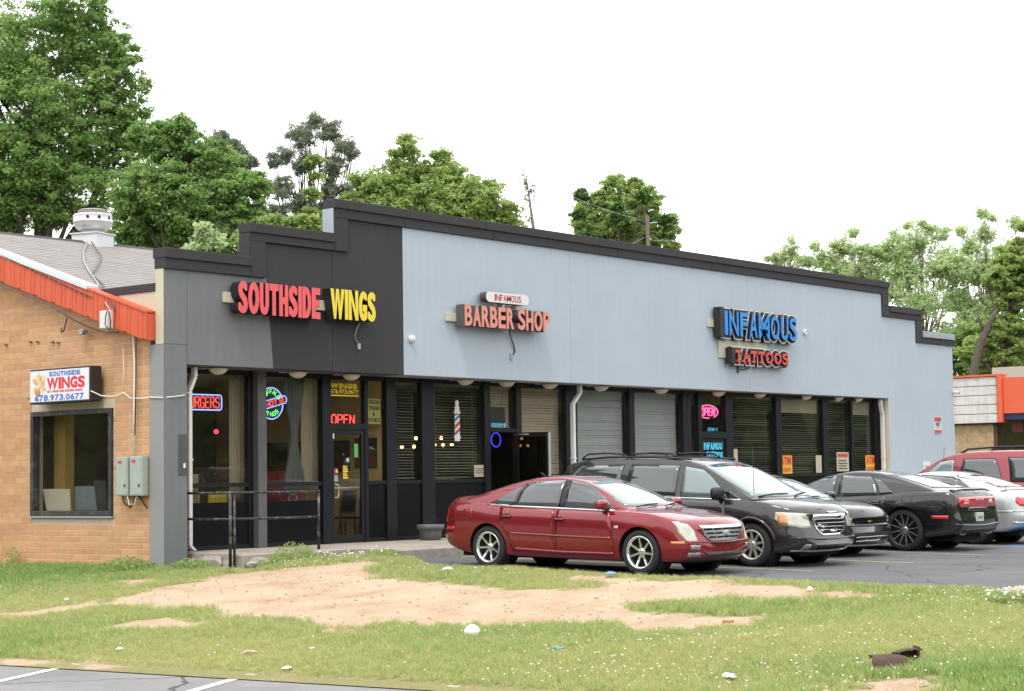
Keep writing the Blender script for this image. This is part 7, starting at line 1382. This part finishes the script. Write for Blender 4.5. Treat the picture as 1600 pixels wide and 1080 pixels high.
# ------------------------------------------------------------------ litter and odds and ends on the grass
M_wp = mat('litter_white', (.72, .72, .72), .6); M_bp = mat('litter_blue', (.20, .38, .55), .5); M_rustp = mat('rusty_metal', (.09, .055, .04), .85, mottle=.3, mscale=12, bump=.6, bscale=40); M_conl = mat('rock_tan', (.46, .36, .26), .95, mottle=.2, mscale=6)
rr = random.Random(21)
def G(x, y): return float(lawn_z(x, y))
e_ = empty('white_cap', (-3.39, -9.54, G(-3.39, -9.54) + .015), .4, 'white domed cap lying on the grass below the dirt', 'cap')
mb = MB(); mb.lathe([(.105, 0), (.10, .045), (.078, .09), (.045, .115), (.005, .122)], 20, 0, Matrix.Diagonal((1.1, .95, 1, 1))); mb.build('crown', [M_wp], e_); MB().tube([(.107 * 1.1 * cos(q), .107 * .95 * sin(q), .006) for q in [k * pi / 10 for k in range(21)]], .007, 5).build('brim', [M_wp], e_); MB().ball((0, 0, .122), .012, 8).build('button', [M_bp], e_)
def crumple(name, x, y, sx, sy, sz, m, label, zz=.03, cat='litter'):
    bm = bmesh.new(); bmesh.ops.create_icosphere(bm, subdivisions=3, radius=1)
    for v in bm.verts: k = 1 + .5 * (rr.random() - .5); v.co = Vector((v.co.x * sx * k, v.co.y * sy * k, max(-.25, v.co.z) * sz * (1 + .7 * (rr.random() - .5))))
    me = bpy.data.meshes.new(name); bm.to_mesh(me); bm.free(); me.materials.append(m); o = link(name, me, None, T(x, y, G(min(x, 1.9), y) + zz) @ RZ(rr.uniform(0, 3))); return tag(o, label, cat)
crumple('crumpled_bottle', .95, -5.35, .08, .035, .03, M_wp, 'crushed clear bottle on the grass near the rear wheel of the red saloon', .05)
crumple('blue_wrapper', 1.25, -8.15, .08, .05, .03, M_bp, 'blue and white wrapper in the grass below the red saloon headlight', .05)
crumple('paper_scrap', -4.46, -13.76, 0.112, 0.053, 0.030, M_wp, 'torn white paper low in the clover left of the rusty scrap', .05)
crumple('paper_scrap', -5.6, -5.87, 0.053, 0.030, 0.018, M_wp, 'small white paper near the asphalt edge on the left')
crumple('paper_scrap', -4.72, -8.25, 0.038, 0.022, 0.018, M_wp, 'white paper bit on the grass left of the white cap')
crumple('paper_scrap', -5.75, -8.9, 0.075, 0.038, 0.018, M_wp, 'flattened white scrap beside the stall line end')
crumple('paper_scrap', -3.12, -1.55, 0.038, 0.030, 0.018, M_wp, 'white scrap at the left tip of the bare dirt')
crumple('blue_scrap', -3.84, -11.15, .08, .04, .02, M_bp, 'small blue scrap right of the white cap')
crumple('paper_scrap', .86, -11.58, .04, .04, .03, M_wp, 'white lump on the far thin dirt strip')
crumple('tan_wrapper', -5.16, -7.65, .12, .06, .03, M_conl, 'tan wrapper on the grass above the white flattened scrap')
crumple('rock', .95, -14.34, .30, .22, .12, M_conl, 'pale tan rock at the right picture edge under the white clover', .0, 'rock')
crumple('rock', .35, -12.3, .10, .08, .06, M_conl, 'pale stone at the right end of the bare dirt', .01, 'rock')
for k, (x, y, r) in enumerate(((-4.3, -15.2, .07), (-4.45, -15.5, .06), (-4.1, -15.65, .08), (-4.75, -15.0, .07), (-4.2, -14.9, .05))): crumple('rock', x, y, r, r * .8, r * .6, M_conl, ('largest of the pale stones', 'flat pale stone', 'rightmost pale stone', 'left pale stone', 'smallest pale stone')[k] + ' in the dirt below the rusty scrap', .0, 'rock')
o = MB().box(-.035, .035, -.07, .07, -.02, .03).build('brick_fragment', [mat('brick_red', (.36, .12, .07), .9)], None, T(-1.55, -11.89, G(-1.55, -11.89)) @ RZ(.6), bevel=.01); tag(o, 'red brick fragment lying on the bare dirt', 'brick')
# rusty bent channel scrap
e_ = empty('rusty_scrap', (-3.45, -15.0, G(-3.45, -15.0)), radians(-48), 'two rusty bent metal channel pieces lying in the clover', 'scrap metal')
def bent(name, L0, R0, q0, q1, M, seed):
    r_ = random.Random(seed); nu, nv = 14, 9; V = []
    for j in range(nv + 1):
        q = q0 + (q1 - q0) * j / nv
        for i in range(nu + 1): x = -L0 / 2 + L0 * i / nu; rr2 = R0 * (1 + .10 * sin(5 * x / L0 + seed)); e2 = (r_.uniform(-.012, .02) if j in (0, nv) else 0); V.append((x + (r_.uniform(-.02, .012) if i in (0, nu) else 0), rr2 * cos(q), rr2 * sin(q) + e2))
    o = MB().add(V, [(j * (nu + 1) + i, j * (nu + 1) + i + 1, (j + 1) * (nu + 1) + i + 1, (j + 1) * (nu + 1) + i) for j in range(nv) for i in range(nu)], 0, True).build(name, [M_rustp], e_, M); o.modifiers.new('thick', 'SOLIDIFY').thickness = .012
bent('channel', .34, .105, .15, pi - .1, T(-.05, 0, .04) @ RX(.55) @ RY(.10), 1)
bent('bracket', .28, .075, -.4, pi - 1.0, T(.22, .24, .10) @ RZ(.25) @ RX(.2) @ RY(-.12), 2)
mb = MB(); mb.box(.33, .345, .16, .32, -.02, .21); mb.build('end_plate', [M_rustp], e_, RZ(.1), bevel=.004); MB().box(-.16, .14, -.26, -.13, .01, .02).build('flat_piece', [M_galv], e_)
# weeds: leafy clumps against the building, the pavement end and the far right
def weed(name, x, y, r, h, n, kind, label, seed, flowers=0, zz=None, cat='weed', leaf=.03):
    rng = np.random.default_rng(seed); z = (G(x, y) if zz is None else zz); o = empty(name, (x, y, z), 0, label, cat, 'weeds by the building'); a = rng.uniform(0, 2 * pi, n); d = r * np.sqrt(rng.random(n)); C = np.stack([d * np.cos(a), d * np.sin(a), rng.random(n) ** .7 * h * (1 - .6 * (d / r) ** 2)], 1); nn = rng.normal(size=(n, 3)) + np.array([0, 0, .8]); nn /= np.linalg.norm(nn, axis=1, keepdims=True)
    leaf_object('leaves', quads(C, nn, leaf * rng.uniform(.5, 1.5, n), rng, .38), rng.random(n), LM[kind], o); mb = MB(); r_ = random.Random(seed)
    for i in range(0, n, max(1, n // 40)): mb.tube([(C[i][0] * .4, C[i][1] * .4, 0), tuple(C[i])], .004, 4)
    mb.build('stems', [gmat], o)
    if flowers:
        mb = MB()
        for _ in range(flowers): q = r_.uniform(0, 6.28); dd_ = r * sqrt(r_.random()); mb.ball((dd_ * cos(q), dd_ * sin(q), h * (1 - .6 * (dd_ / r) ** 2) + r_.uniform(0, .05)), r_.uniform(.012, .02), 6)
        mb.build('flower_heads', [MATS['clover_white']], o)
weed('weed_clump', 1.45, -1.55, .42, .42, 900, 'light', 'tall feathery green weed at the broken pavement end', 1); weed('weed_clump', .95, -1.65, .35, .26, 600, 'light', 'yellow green weed at the foot of the handrail post', 2); weed('weed_clump', 1.95, -1.75, .42, .26, 1000, 'light', 'weed clump with white clover right of the handrail', 3, 40); weed('weed_clump', 2.05, -2.35, .40, .22, 800, 'light', 'second weed clump with white clover along the kerb', 4, 40); weed('weed_clump', 2.0, -3.0, .35, .14, 400, 'light', 'low weed fringe along the kerb behind the red saloon', 5, 10)
weed('weed_clump', -.18, 3.9, .15, .40, 120, 'light', 'single thin weed against the brick under the side window', 6); weed('weed_clump', -.35, .5, .5, .24, 800, 'mid', 'broad leaf weed patch by the grey pillar foot', 7); weed('weed_clump', .1, -.55, .35, .20, 500, 'mid', 'small weed tuft left of the handrail', 8)
weed('clover_bush', .9, -14.4, .42, .13, 1300, 'light', 'dense white clover bush at the right edge of the lawn', 9, 70)
